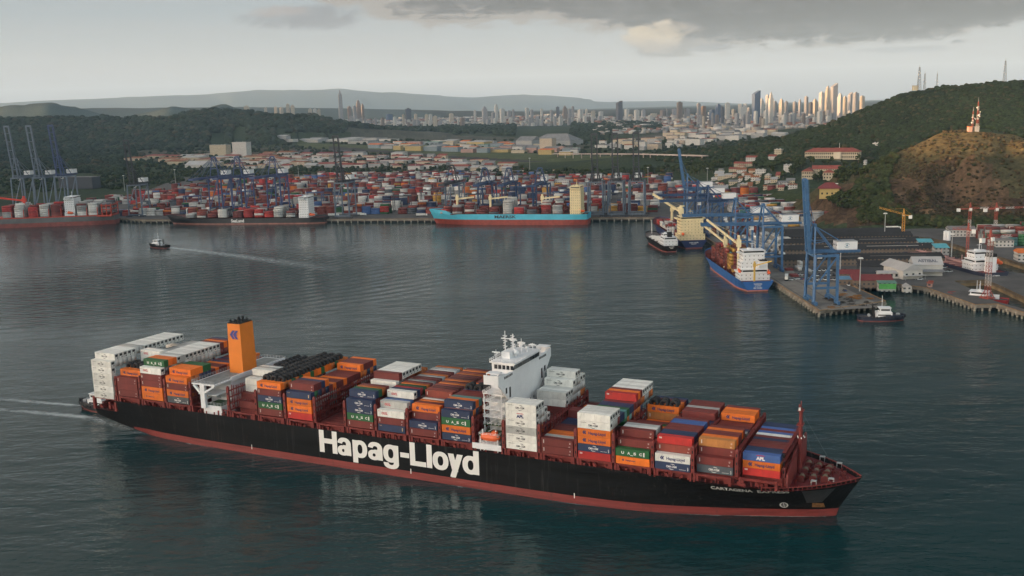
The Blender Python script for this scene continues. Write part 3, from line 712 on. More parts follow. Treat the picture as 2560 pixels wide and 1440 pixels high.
for s in (-1, 1):
    m.box(203.2, s * 23.9 - .15, 41.6, 209, s * 23.9 + .15, 44.4); m.box(204.2, min(s * 20.5, s * 24), 45.0, 209.2, max(s * 20.5, s * 24), 45.3)
    m.box(203.2, s * 18.0 - 6, 41.6, 203.4, s * 18.0 + 6, 42.8)
    for y in (20.6, 23.8): m.box(204.3, s * y - .1, 42, 204.5, s * y + .1, 45); m.box(208.7, s * y - .1, 42, 208.9, s * y + .1, 45)
m.mi = 1
for s in (-1, 1):
    for y in np.arange(12.6, 19.5, 1.2): m.box(209.18, s * y - .42, 42.0, 209.24, s * y + .42, 42.9)
    m.box(209.18, s * 17.6 - .7, 36.2, 209.24, s * 17.6 + .7, 38.4); m.box(209.18, s * 14.5 - .7, 34, 209.24, s * 14.5 + .7, 38)
m.build('bridge_wing', [white, glass], SHIP)
m = MB(); m.quadbox([(200.4, -11.6, 41.6), (209, -11.6, 41.6), (209, 11.6, 41.6), (200.4, 11.6, 41.6), (200.4, -11.6, 46), (209.8, -11.9, 46), (209.8, 11.9, 46), (200.4, 11.6, 46)])
m.box(199.8, -12.4, 46, 210.2, 12.4, 46.4)
m.mi = 1
for y in np.arange(-10.8, 11, 1.55): m.quadbox([(209.42, y - .62, 43.7), (209.5, y - .62, 43.7), (209.5, y + .62, 43.7), (209.42, y + .62, 43.7), (209.72, y - .62, 45.4), (209.8, y - .62, 45.4), (209.8, y + .62, 45.4), (209.72, y + .62, 45.4)])
for x in np.arange(201.5, 209, 1.7): m.box(x, -11.86, 43.7, x + 1.3, -11.6, 45.3)
for y in np.arange(-10, 10, 2.6): m.box(200.3, y, 43.7, 200.45, y + 1.8, 45.2)
m.mi = 0
railing(m, [(199.8, -12.3, 46.4), (210.1, -12.3, 46.4), (210.1, 12.3, 46.4), (199.8, 12.3, 46.4), (199.8, -12.3, 46.4)], 1.1, .1)
m.build('wheelhouse', [white, glass], SHIP)
m = MB()
for x, y, h, r in ((203, -5, 10.5, .28), (204.5, -1, 8.5, .25), (206, 3, 6, .2), (202, 3.5, 7.5, .22), (208, 9, 3, .15), (204, 7, 4, .2), (201, -9, 4, .14)):
    m.tube((x, y, 46.4), (x, y, 46.4 + h), r, r * .5, 8)
    for k in range(2, int(h), 2): m.box(x - .1, y - 1.5, 46.4 + k, x + .1, y + 1.5, 46.6 + k); m.box(x - .9, y - .1, 46.9 + k, x + .9, y + .1, 47.1 + k)
    m.box(x - 1.6, y - .2, 46.4 + h * .7, x + 1.6, y + .2, 46.4 + h * .7 + .35)
for x, y, r in ((206.5, -3, 1.1), (203, 8.5, .8), (207, 6, .7)):
    m.tube((x, y, 46.4), (x, y, 47.6), .3, .3, 8)
    for a in range(6): m.tube((x, y, 47.3 + r * (1 - math.cos(a * .52))), (x, y, 47.3 + r * (1 - math.cos((a + 1) * .52))), max(.05, r * math.sin(a * .52)), max(.05, r * math.sin((a + 1) * .52)), 10, False)
m.box(202, -6.5, 46.4, 205.5, -.2, 49); m.box(201, 2, 46.4, 203, 5, 48.2)
m.build('mast', white, SHIP)
def lifeboat(x, y, z, parent, L=8.4, r=1.6, ma=None):
    m = MB(); prof = [(0, .25), (.08, .62), (.25, .95), (.5, 1), (.75, .95), (.92, .62), (1, .25)]
    for (a, ra), (b, rb) in zip(prof[:-1], prof[1:]): m.tube((x + a * L, y, z + r), (x + b * L, y, z + r), r * ra, r * rb, 12)
    m.box(x + L * .62, y - .8, z + r, x + L * .85, y + .8, z + 2.5 * r)
    return m.build('lifeboat', ma or lifeorange, parent)
for s in (-1, 1):
    lb = lifeboat(200.2, s * 22.6, 18.9, SHIP)
    for x in (201.5, 207): m = MB(); m.beam((x, s * 20.4, 17.6), (x, s * 22.9, 23.2), .5, .5); m.beam((x, s * 22.9, 23.2), (x, s * 23.4, 22), .3, .3); m.build('davit', white, SHIP)

# bow: breakwater, mast, winches
m = MB(); m.prism([(-18.3, 13.7), (-17.8, 18.8), (-4.5, 22.8), (4.5, 22.8), (17.8, 22.6), (18.3, 13.7)], 0, 311.2, 311.8)
for y in np.arange(-16, 17, 4): m.prism([(308.9, 13.7), (311.2, 13.7), (311.2, 20 if y < -5 else 21.5)], 1, y - .12, y + .12)
m.build('breakwater', mat('breakwater_red', (.20, .035, .03), .5, .2, .3), SHIP)
m = MB(); m.tube((312.6, -.5, 13.7), (312.6, -.5, 37), .85, .55, 12); m.box(311.4, -2.2, 31.0, 313.6, 1.2, 31.3); m.box(311.6, -1.8, 36, 313.6, .8, 36.3); m.box(311.8, -1.4, 26.2, 313.6, .4, 26.4); m.beam((312.6, -.5, 37), (312.6, -.5, 39.4), .3, .3); m.box(312, -1.8, 37, 312.5, -1.2, 38.4)
fm = m.build('foremast', sred, SHIP)
m = MB()
for a in range(6): m.box(312.6 + 1.2 * math.cos(a), -.5 + 1.5 * math.sin(a), 26.4, 312.9 + 1.2 * math.cos(a), -.2 + 1.5 * math.sin(a), 26.9)
m.box(312.0, -2, 36.3, 312.6, -1.3, 37.4)
m.build('mast_light', lettering_white, fm)
m = MB(); m.beam((312.6, -.5, 36), (326, -2, 14.5), .035, .035); m.beam((312.6, -.5, 36), (320, -9, 14.5), .03, .03); m.build('stay_wire', mat('wire_grey', (.12, .12, .12), .6), SHIP)
winch_m = mat('winch_red', (.13, .02, .018), .5, .4, .8)
for i in range(9):
    x, y = 314.5 + (i // 3) * 3.6, (-7.5 + (i % 3) * 7.0) * (1 - .16 * (i // 3)); m = MB(); m.tube((x, y - 1.5, 15.0), (x, y + 1.5, 15.0), .85, .85, 10); m.box(x - 1.1, y - 1.9, 13.7, x + 1.1, y - 1.5, 15.9); m.box(x - 1.1, y + 1.5, 13.7, x + 1.1, y + 1.9, 15.9); m.mi = 1; m.tube((x, y - .9, 15.0), (x, y + .9, 15.0), 1.0, 1.0, 10); m.mi = 0; m.box(x + .8, y + 1.9, 13.7, x + 1.8, y + 2.8, 15.0)
    m.build('winch', [winch_m, mat('mooring_rope', (.16, .12, .08), .9)], SHIP)
m = MB()
for k in range(46):
    x = rng.uniform(313, 330); w_ = hull_y(x, ZS) - 1.4; y = rng.uniform(-w_, w_); h_ = rng.uniform(.4, 1.3); m.mi = k % 3 % 2
    m.tube((x, y, 13.7), (x, y, 13.7 + h_), .3, .34, 7) if k % 2 else m.box(x - .4, y - .3, 13.7, x + .5, y + .3, 13.7 + h_)
m.build('bollards', [winch_m, sred], SHIP)
for x, y in ((319, -11.2), (324, -7), (324.4, 9.2), (318, 13.6)):
    m = MB(); m.box(x - .9, y - .7, 15.5, x + .9, y + .7, 15.7); [m.box(x + dx - .06, y + dy - .06, 13.7, x + dx + .06, y + dy + .06, 15.5) for dx in (-.8, .8) for dy in (-.6, .6)]
    m.build('fairlead_platform', mat('platform_grey', (.38, .38, .37), .6, .2, .8), SHIP)
m = MB(); xs = np.linspace(304, 332.6, 22)
for a, b in zip(xs[:-1], xs[1:]):
    for s in (-1, 1): m.beam((a, s * (hull_y(a, ZS) - .1), 15.0), (b, s * (hull_y(b, ZS) - .1), 15.0), .35, .3)
    for s in (-1, 1): m.beam((a, s * (hull_y(a, ZS) - .25), 13.7), (a, s * (hull_y(a, ZS) - .3), 15.0), .25, .25)
m.build('bulwark_rail', mat('breakwater_red', (.20, .035, .03)), SHIP)

# writing on the hull, wrapped on its plates
def hull_text(s, x0, x1, z0, z1, bold, ma, off=.05, nm='lettering', space=1.0, lean=0.0):
    me = fit_text(text_mesh(s, 1.0, bold, 1.0, ma, space), x1 - x0, z1 - z0, x0, z0)
    for v in me.vertices: v.co.x += lean * (v.co.x - x0) * 0; v.co.y = -(hull_y(v.co.x, v.co.z) + off)
    return link(bpy.data.objects.new(nm, me), SHIP)
def big_name():
    """heavy grotesque letters cut as plates: baseline 5.5 m, cap height 9.3 m"""
    m = MB(); lay = [0.04]; ZB, CH, XH, DE = 5.5, 9.3, 7.0, 2.35; ST = 2.35
    px = lambda p: 127.4 + 72.7 * ((lambda t: t + .0807 * t * (1 - t))((p - 637) / 1438))
    def q4(*p): m.v += [(x, lay[0], z) for x, z in p]; b = len(m.v); m.f.append(tuple(range(b - len(p), b))); m.m.append(0)
    def box(x0, z0, x1, z1): lay[0] += .004; q4((x0, ZB + z0), (x1, ZB + z0), (x1, ZB + z1), (x0, ZB + z1))
    def ring(cx, cz, rx, rz, tx, tz, a0=0, a1=360, n=36):
        lay[0] += .004
        for i in range(n):
            A, B = R(a0 + (a1 - a0) * i / n), R(a0 + (a1 - a0) * (i + 1) / n); sq = lambda t: math.copysign(abs(t) ** .88, t)
            o = lambda t, k: (cx + (rx - k * tx) * sq(math.cos(t)), ZB + cz + (rz - k * tz) * sq(math.sin(t))); q4(o(A, 0), o(B, 0), o(B, 1), o(A, 1))
    def para(x0, x1, w_, z0, z1): lay[0] += .004; q4((x0, ZB + z0), (x0 + w_, ZB + z0), (x1 + w_, ZB + z1), (x1, ZB + z1))
    def bowl(x0, x1): ring((x0 + x1) / 2, XH / 2, (x1 - x0) / 2, XH / 2 + .15, ST * .96, 1.75)
    a, b = px(637), px(797); box(a, 0, a + ST, CH); box(b - ST, 0, b, CH); box(a + ST, CH * .42, b - ST, CH * .64)
    def la(x0, x1):
        w_ = x1 - x0; box(x1 - ST - .25, .0, x1 - .25, XH * .66); ring((x0 + x1) / 2 - .1, XH * .64, w_ / 2 - .15, XH * .40, ST * .95, 1.65, 0, 172); ring(x0 + w_ * .40, XH * .275, w_ * .40, XH * .30, ST * .9, 1.45); box(x0 + w_ * .42, XH * .42, x1 - ST, XH * .6)
    la(px(800), px(926)); la(px(1075), px(1210))
    a, b = px(937), px(1068); bowl(a + .1, b); box(a, -DE, a + ST, XH)
    a, b = px(1212), px(1350); bowl(a, b - .1); box(b - ST, -.9, b, XH); ring((a + b) / 2, -.3, (b - a) / 2, DE + .1, ST, 1.6, 180, 360)
    box(px(1366), CH * .29, px(1446), CH * .5)
    a, b = px(1453), px(1598); box(a, 0, a + ST, CH); box(a + ST, 0, b, 1.95)
    a = px(1604); box(a, 0, a + ST, CH)
    bowl(px(1657), px(1800))
    a, b = px(1797), px(1932); para((a + b) / 2 - ST * .62, a, ST * 1.05, 0, XH); para((a + b) / 2 - ST * .62 - 1.05, b - ST * 1.05, ST * 1.05, -DE + .2, XH); box(a + 1.2, -DE, (a + b) / 2 - .2, -DE + 1.7)
    a, b = px(1927), px(2077); bowl(a, b - .1); box(b - ST, 0, b, CH)
    m.v = [(x, -(hull_y(x, max(0, z)) + y), z) for x, y, z in m.v]
    me = bpy.data.meshes.new('lettering'); me.from_pydata(m.v, [], m.f); me.materials.append(lettering_white); link(bpy.data.objects.new('lettering', me), SHIP)
big_name()
hull_text('CARTAGENA', 287.2, 300.8, 11.9, 13.45, .03, lettering_white, .22)
hull_text('EXPRESS', 302.3, 312.0, 11.8, 13.4, .03, lettering_white, .25)
def hull_patch(name, pts, ma, off=.06, rows=6):
    """flat painted or worn patch that follows the plates: quad given by four (x, z) corners"""
    m = MB(); (a, b, c, d) = [Vector((p[0], p[1])) for p in pts]; n = 10
    P = lambda i, j: (a.lerp(b, i / n)).lerp(d.lerp(c, i / n), j / rows)
    for i in range(n):
        for j in range(rows):
            q = [P(i, j), P(i + 1, j), P(i + 1, j + 1), P(i, j + 1)]; m.quad(*[(p.x, -(hull_y(p.x, p.y) + off), p.y) for p in q])
    return m.build(name, ma, SHIP)
hull_patch('anchor_pocket', [(316.3, 5.9), (321, 6.2), (325.4, 12.2), (315.6, 12.4)], mat('worn_grey_hull', (.050, .050, .053), .6, .3, .4))
hull_patch('rust_streak', [(317.8, 3.9), (321.8, 3.7), (321.4, 5.6), (318, 5.9)], mat('rust', (.22, .10, .03), .9, .4, 1.2))
m = MB()
for a in range(20):
    for r0, r1 in ((.95, 1.35),):
        p = [(309.2 + r * math.cos(t), 5.0 + r * math.sin(t)) for r, t in ((r0, a * .314), (r1, a * .314), (r1, a * .314 + .33), (r0, a * .314 + .33))]; m.quad(*[(x, -(hull_y(x, z) + .07), z) for x, z in p])
for dx, dz in ((.12, .9), (.9, .12)): m.quad(*[(309.2 + i, -(hull_y(309.2 + i, 5 + j) + .08), 5 + j) for i, j in ((-dx, -dz), (dx, -dz), (dx, dz), (-dx, dz))])
m.build('thruster_mark', lettering_white, SHIP)
for x in (92, 170, 238): hull_patch('draught_mark', [(x, 2.0), (x + .35, 2.0), (x + .35, 4.0), (x, 4.0)], lettering_white, .07, 2)

# ------------------------------------------------------------------ containers
CL, CW = 12.19, 2.44
def cmat(name, col, rough=.55):
    if name in MATS: return MATS[name]
    m = mat(name, col, rough, .16, .55, stretch=(.5, 1, .35)); nt = m.node_tree; b = nt.nodes['Principled BSDF']
    lk = b.inputs['Base Color'].links[0]; src = lk.from_socket
    oi = nt.nodes.new('ShaderNodeObjectInfo'); r = nt.nodes.new('ShaderNodeMapRange'); r.inputs[3].default_value, r.inputs[4].default_value = .84, 1.16; nt.links.new(oi.outputs['Random'], r.inputs[0])
    x = nt.nodes.new('ShaderNodeVectorMath'); x.operation = 'SCALE'; nt.links.new(src, x.inputs[0]); nt.links.new(r.outputs[0], x.inputs['Scale'])
    # pressed ribs of the steel sides
    t = nt.nodes.new('ShaderNodeTexCoord'); wv = nt.nodes.new('ShaderNodeTexWave'); wv.inputs['Scale'].default_value = 1.1; nt.links.new(t.outputs['Object'], wv.inputs['Vector'])
    bp = nt.nodes.new('ShaderNodeBump'); bp.inputs['Strength'].default_value = .35; bp.inputs['Distance'].default_value = .05; nt.links.new(wv.outputs['Fac'], bp.inputs['Height']); nt.links.new(bp.outputs[0], b.inputs['Normal'])
    nt.links.new(x.outputs[0], b.inputs['Base Color']); streaks(m, (col[0] * .45 + .03, col[1] * .45 + .016, col[2] * .45 + .01), .65, (1.3, 1.3, .22), .54, .78); return m
PAINT = {
    'R': ('dark red', cmat('container_dark_red', (.155, .026, .022))), 'O': ('orange', cmat('container_orange', (.70, .155, .014))), 'D': ('bright red', cmat('container_bright_red', (.45, .026, .022))),
    'B': ('navy blue', cmat('container_navy', (.018, .034, .085))), 'G': ('green', cmat('container_green', (.016, .10, .032))), 'W': ('white', cmat('container_white', (.68, .67, .62))),
    'S': ('grey', cmat('container_grey', (.38, .38, .36))), 'L': ('light blue', cmat('container_light_blue', (.055, .12, .33))), 'T': ('teal', cmat('container_teal', (.10, .27, .25))),
    'Y': ('ochre', cmat('container_ochre', (.42, .17, .045))), 'N': ('slate grey', cmat('container_slate', (.07, .085, .10))), 'M': ('brick red', cmat('container_brick_red', (.24, .045, .028)))}
# code -> paint, writing
CODE = {'H': ('O', 'hl', 'b'), 'o': ('O', 'hls', 'b'), 'h': ('W', 'hl', 'b'), 'C': ('B', 'cma', 'w'), 'c': ('W', 'cma', 'k'), 'n': ('N', 'cma', 'w'), 'U': ('G', 'uasc', 'w'), 'K': ('W', 'oocl', 'r'), 'k': ('S', 'oocl', 'r'),
        'P': ('W', 'apl', 'b'), 'p': ('L', 'apl', 'w'), 'd': ('D', 'ds', 'w'), 'r': ('R', 'id', 'w'), 'b': ('B', 'tag', 'y'), 'm': ('M', 'id', 'w'), 'y': ('Y', 'id', 'w'), 's': ('S', 'cma', 'k')}
LETCOL = {'w': lettering_white, 'b': lettering_blue, 'k': lettering_black, 'r': lettering_red, 'y': mat('lettering_tan', (.55, .40, .22), .6)}
LETNAME = {'hl': 'company lettering', 'hls': 'small lettering', 'cma': 'company lettering', 'uasc': 'spaced lettering', 'oocl': 'short lettering', 'apl': 'three letter mark', 'ds': 'two letter mark', 'id': 'small marks', 'tag': 'small tag'}
def put(mb, s, x0, z0, w, h, bold=.02):
    me = fit_text(text_mesh(s, 1.0, bold), w, h, x0, z0); b = len(mb.v)
    mb.v += [v.co[:] for v in me.vertices]
    for p in me.polygons: mb.f.append(tuple(b + i for i in p.vertices)); mb.m.append(mb.mi)
def arc(mb, cx, cz, rx, rz, a0, a1, w0, n=8):
    for i in range(n):
        A, B = a0 + (a1 - a0) * i / n, a0 + (a1 - a0) * (i + 1) / n; wa, wb = w0 * math.sin(math.pi * i / n), w0 * math.sin(math.pi * (i + 1) / n)
        f = lambda t, q: (cx + (rx + q) * math.cos(t), 0, cz + (rz + q) * math.sin(t)); mb.quad(f(A, -wa), f(B, -wb), f(B, wb), f(A, wa))
_logo = {}
def logo(kind, colour):
    if (kind, colour) in _logo: return _logo[kind, colour]
    m = MB()
    if kind == 'hl': emblem(1.25, m, 1.7, .75); put(m, 'Hapag-Lloyd', 4.0, .5, 6.4, 1.35, .03)
    elif kind == 'hls': emblem(.7, m, 2.2, 1.15); put(m, 'Hapag-Lloyd', 3.6, 1.05, 3.4, .75, .03)
    elif kind == 'cma':
        put(m, 'CMA CGM', 4.0, .95, 3.6, .75, .035); arc(m, 5.9, 1.3, 1.5, .95, .7, 1.9, .11); arc(m, 5.9, 1.35, 1.5, .95, 3.9, 5.3, .11)
        if colour == 'w': put(m, 'SHIPPING GROUP', 8.5, .55, 2.3, .22); put(m, 'CMA', 11.3, .4, .4, 1.3)
        else: put(m, 'www.cma-cgm.com', .9, 2.0, 2.4, .28)
    elif kind == 'uasc':
        for s, x in (('U', 2.1), ('A', 4.3), ('S', 6.5), ('C', 8.6)): put(m, s, x, .85, 1.0, 1.0, .04)
        m.quad((5.4, 0, .5), (6.4, 0, .5), (6.4, 0, .7), (5.4, 0, .7)); m.quad((10.0, 0, .6), (10.5, 0, .6), (10.5, 0, 2.1), (10.0, 0, 2.1))
    elif kind == 'oocl': put(m, 'OOCL', 1.9, .95, 2.8, 1.0, .05); m.quad((.35, 0, 2.1), (1.1, 0, 2.1), (1.1, 0, 2.3), (.35, 0, 2.3))
    elif kind == 'apl': put(m, 'APL', 4.4, .45, 2.9, 1.2, .06)
    elif kind == 'ds': put(m, 'DS', .7, 1.75, .95, .55, .05)
    elif kind == 'id': put(m, 'II', .8, .9, .3, 1.3, .03); put(m, '22G1', 10.6, .4, .6, .3); put(m, 'U', 10.9, 1.5, .4, .6)
    elif kind == 'tag': put(m, 'TEX', .6, 2.0, 1.3, .32, .03); m.quad((10.9, 0, .8), (11.3, 0, .8), (11.3, 0, 2.1), (10.9, 0, 2.1))
    mats = [LETCOL[colour]]
    if kind == 'apl':
        m.mi = 1; m.v += [(4.3, 0, 1.95), (7.4, 0, 1.95), (6.9, 0, 2.2), (4.8, 0, 2.2)]; b = len(m.v); m.f.append((b - 4, b - 3, b - 2, b - 1)); m.m.append(1); mats.append(lettering_red)
    me = bpy.data.meshes.new('lettering'); me.from_pydata(m.v, [], m.f)
    for x in mats: me.materials.append(x)
    if any(m.m): me.polygons.foreach_set('material_index', m.m)
    _logo[kind, colour] = me; return me
_cm = {}
def container_mesh(paint, h):
    k = (paint, round(h, 2))
    if k in _cm: return _cm[k]
    m = MB(); e = .035
    m.box(e, e, .08, CL - e, CW - e, h - .04)
    for x in (0, CL - .16):
        for y in (0, CW - .16): m.box(x, y, 0, x + .16, y + .16, h)
    for y in (0, CW - .12): m.box(.16, y, .04, CL - .16, y + .12, .2); m.box(.16, y, h - .16, CL - .16, y + .12, h - .01)
    for x in (0, CL - .12): m.box(x, .16, .04, x + .12, CW - .16, .2); m.box(x, .16, h - .2, x + .12, CW - .16, h - .01)
    for y in (.55, 1.0, 1.44, 1.88): m.tube((CL + .02, y, .15), (CL + .02, y, h - .15), .03, .03, 5)
    _cm[k] = m.mesh('container', PAINT[paint][1]); return _cm[k]
_ru = {}
def reefer_unit(h):
    if h not in _ru:
        m = MB(); m.box(CL - .02, .22, .3, CL + .03, CW - .22, h - .22); m.mi = 1; m.box(CL + .03, .5, h - 1.55, CL + .05, CW - .55, h - .55); m.mi = 2; m.box(CL + .03, .45, .5, CL + .06, 1.2, 1.1); m.mi = 1; m.box(CL + .03, 1.45, .5, CL + .05, 2.0, .8)
        _ru[h] = m.mesh('refrigeration_unit', [PAINT['S'][1], dark, PAINT['W'][1]])
    return _ru[h]
# bays: base height, tier height, columns from the near rail outward; each string lists tiers from the top down
def fill(n, tiers, pal, seed):
    q = random.Random(seed); return [''.join(q.choice(pal) for _ in range(tiers)) for _ in range(n)]
BAYS = {
    1: (15.5, 2.95, ['cccccc'] + ['ccccccc'] * 17 + ['WWWWW']),
    2: (17.8, 2.95, ['rRr', 'HRrR'] + ['ORRR'] * 3 + ['hWWW', 'KhWWRR', 'KWWWRR', 'WWWWR', 'WWWWR'] + ['WWWRR'] * 9),
    3: (17.8, 2.95, ['Krrho'.replace('h', 'H'), 'UROHRR', 'ORORRR', 'OORRRR', 'WWWRRR', 'SWWWWW'] + ['WWWWWW'] * 9 + ['RRRRRR', 'ORORRR', 'RORRRR', 'BROORR']),
    4: (17.8, 2.98, ['HrHn', 'HOROR', 'OORRR', 'OBRRR', 'UBRRR', 'GBRRR', 'RORR', 'OBRR', 'RORR', 'RRRR', 'ORRR', 'BORR'] + fill(7, 4, 'RROB', 4)),
    45: (17.8, 2.9, ['', '', 'R', 'RO', 'WWWW', 'WWWW', 'WWWWW', 'WWWWW', 'WWWWW', 'ORWW'] + ['OORR', 'ORRR', 'OOBR', 'OGRR', 'OBRR', 'OORR', 'RORR', 'ROBR', 'BORR']),
    5: (17.9, 2.82, ['HrCUr', 'ORWRR', 'OBWRR', 'GOWRR', 'OOWRR', 'GRWBR', 'OOWRR', 'OBWOR', 'GOWRR', 'OOWWR', 'OOWWR', 'GOWWR', 'OGWWR', 'OOWRR', 'OOWRR', 'GOWRR', 'OOWRR', 'OORRR', 'ORRRR']),
    6: (17.9, 2.9, ['bHHd', 'rGWSR', 'RBWSR', 'BRWRR', 'OBWRR', 'RTSR', 'OWTR', 'RORR', 'RRWR', 'ORSR', 'RRRR', 'RORR', 'RWRR', 'RORR', 'HHhRR', 'RHhRR', 'RBWRR', 'RORRR', 'OBORR']),
    7: (17.9, 2.9, []),
    8: (17.8, 2.9, ['CCUr', 'CBSRR', 'GBRRR', 'OGRRR', 'RORRR', 'RRRR', 'RRRR', 'WRRRR', 'RWRRRR', 'WWRRRR', 'WWRRRR', 'WWWRRR', 'WWWRRR', 'WSWRRR', 'WWRRRR', 'ORRRR', 'ORRRR', 'RORR', 'RRRR']),
    9: (17.8, 2.88, ['Krb', 'kRBR', 'LBRR', 'KRRRR', 'BGRRR', 'dRGRR', 'GORRR', 'ORRRR', 'ROORR', 'SRRRR', 'rRRRR', 'RRORR', 'SRRRR', 'OORRR', 'RORRR', 'ROORR', 'WRRRR', 'SORRR', 'ORRRR']),
    10: (17.8, 2.9, ['Cr', 'HrRR', 'RORR', 'OBRR', 'WRRR', 'mRRRR', 'RRRRR', 'RORRR', 'ROBRR', 'ORRRR', 'RORRR', 'OORRR', 'RBRRR', 'RRRRR', 'RORRR', 'ORRRR', 'RRRRR', 'ORRRR', 'RRRRR']),
    11: (17.7, 2.95, ['CUHC', 'CORRR', 'OBRRR', 'TRRRR', 'RORRR', 'rRORR', 'RRRRR', 'BRRRR', 'BNRRR', 'NBRRR', 'ORRRR', 'RORRR', 'RRRRR', 'RORRR', 'ORRRR', 'RRRRR', 'OORRR', 'RORRR', 'OORRR']),
    12: (17.6, 2.9, ['cPcscc', 'WWWTRR', 'cWWORR', 'WWBRR', 'WBRR', 'RR', 'RR', 'RO', 'RR', 'RR', 'RR', 'WWRRR', 'WWRRR', 'WWORR', 'ccWROR', 'ccWWORR'[0:7], 'WWWWRBR', 'WWOWRR', 'WWORRR']),
    13: (17.6, 2.9, ['rr', 'SR', 'OR', 'OR', 'RR', 'RR', 'RR', 'BR', 'bR', 'bR', 'ROR', 'ROR', 'OR', 'RR', 'RO', 'RR', 'OR', 'RR', 'RR']),
    14: (17.5, 2.8, ['WcHHCd', 'WWROTB', 'WWROBR', 'WRTRBR', 'BRORR', 'BTRRR', 'TGRRR', 'GORRR', 'BTRRR', 'BRRRR', 'RORRR', 'dRORRR', 'OROBRR', 'ROBRRR', 'WOROBR', 'WWROBR', 'WSROBR', 'WORRBR', 'WORRRR']),
    15: (17.5, 2.8, ['Uo', 'rRR', 'rGRR', 'WBRR', 'SRRR', 'RRRR', 'RRR', 'ORR', 'GRR', 'RRR', 'SR', 'YR', 'hR', 'OR', 'HyRR', 'ORRR', 'ORRR', 'RRRR', 'BRRR']),
    16: (17.5, 2.78, ['hC', 'dmRR', 'BRRR', 'BRRR', 'RRRR', 'rRRR', 'RRRR', 'LRRR', 'LRRR', 'RRRR', 'BRR', 'BRR', 'BRR', 'RRRR', 'rRRR', 'SRRR', 'RRRR', 'RORR', 'RRRR']),
    17: (17.4, 2.8, ['', 'mn'.replace('m', 'r'), 'yrRR', 'OrRR', 'RORR', 'RRRR', 'OORR', 'RBRR', 'GRR', 'SRR', 'BRR', 'RRR', 'RRR', 'RRR', 'HRRR', 'OORR', 'ORRR', 'RORR', '']),
    18: (17.5, 2.6, ['', '', 'pHd', 'BORR'[0:3], 'BRR', 'RRR', 'RBR', 'ROR', 'BRR', 'RRR', 'WRR', 'LRR', 'RRR', 'LRR', 'BRR', 'BRR', '', '', ''])}
BAYNAME = {1: 'aftmost bay', 2: 'second bay from the stern', 3: 'third bay from the stern', 4: 'bay just aft of the funnel', 45: 'bay just ahead of the funnel', 5: 'tyre topped bay', 6: 'bay aft of the empty bay', 8: 'bay ahead of the empty bay', 9: 'third bay aft of the bridge', 10: 'second bay aft of the bridge', 11: 'bay just aft of the bridge', 12: 'bay just ahead of the bridge', 13: 'second bay ahead of the bridge', 14: 'third bay ahead of the bridge', 15: 'fourth bay from the bow', 16: 'third bay from the bow', 17: 'second bay from the bow', 18: 'foremost bay'}
ORD = ['near rail', 'second', 'third', 'fourth', 'fifth', 'sixth', 'seventh', 'eighth', 'ninth', 'tenth', 'eleventh', 'twelfth', 'thirteenth', 'fourteenth', 'fifteenth', 'sixteenth', 'seventeenth', 'eighteenth', 'far rail']
TIER = ['bottom', 'second', 'third', 'fourth', 'fifth', 'sixth', 'seventh']
BK = list(BAYS)
todo = []
for bi, k in enumerate(BK):
    zb, th, cols = BAYS[k]
    nx = BAYS[BK[bi + 1]] if bi + 1 < len(BK) else (0, 1, [])
    if k in (4, 11): nx = (0, 1, [])
    for r, s in enumerate(cols):
        n = len(s); near = len(cols[r - 1]) if r else 0
        ztop_next = nx[0] + nx[1] * (len(nx[2][r]) if r < len(nx[2]) else 0) if nx[2] else 17
        for i, code in enumerate(s):
            t = n - 1 - i; top = i == 0; side = t >= near; end = zb + th * (t + .35) > ztop_next; 
            if k in (7,): end = True
            if not (top or side or end): continue
            sc = top * CL * CW * .30 + side * CL * th * .9 + end * CW * th * (.75 if k < 12 or k == 45 else .55)
            sc *= 1 + .03 * (bi)
            todo.append((sc, k, r, t, n, code, side, end, top))
todo.sort(key=lambda q: -q[0])
N_KEEP = 300
rest_cont = []
SHIP_PT = lambda x, y, z: SHIP_M @ Vector((x, y, z))
for q, (sc, k, r, t, n, code, side, end, top) in enumerate(todo):
    zb, th, cols = BAYS[k]; y0 = -24.0 + 2.53 * r; z = zb + th * t
    jx = (rng.random() - .5) * .12; p = SHIP_PT(BAYX[k] + jx, y0, z); paint, kind, lc = CODE.get(code, (code, None, None))
    if q >= N_KEEP:
        rest_cont.append((SHIP_PT(BAYX[k] + CL / 2, y0 + CW / 2, z + th / 2), (CL / 2, CW / 2, th / 2 - .02), SHIP_HD, paint)); continue
    o = bpy.data.objects.new('shipping_container', container_mesh(paint, th - .03)); COL.objects.link(o); o.location = p; o.rotation_euler = (0, 0, SHIP_HD)
    cn = PAINT[paint][0] if paint != 'W' else 'white'
    if kind and side: L = f'{cn} container with {LETNAME[kind]}'
    else: L = f'{cn} container'
    row = 'in the ' + ORD[r] + ' row' if 0 < r < 18 else 'at the ' + ORD[r]
    pos = ('alone ' if n == 1 else 'on top ') if top else TIER[t] + ' tier '
    lab = f'{L}, {pos}{row}, {BAYNAME[k]}'
    if len(lab.split()) > 16: lab = f'{cn} container, {pos}{row}, {BAYNAME[k]}'
    tag(o, lab, 'shipping container', 'containers stacked on the big ship')
    if kind and side:
        l = bpy.data.objects.new('lettering', logo(kind, lc)); COL.objects.link(l); l.parent = o; l.location = (0, -.02, 0)
    if paint in 'WS' and end and paint == 'W':
        l = bpy.data.objects.new('refrigeration_unit', reefer_unit(round(th - .03, 2))); COL.objects.link(l); l.parent = o
print('containers', len(todo), 'rest', len(rest_cont))

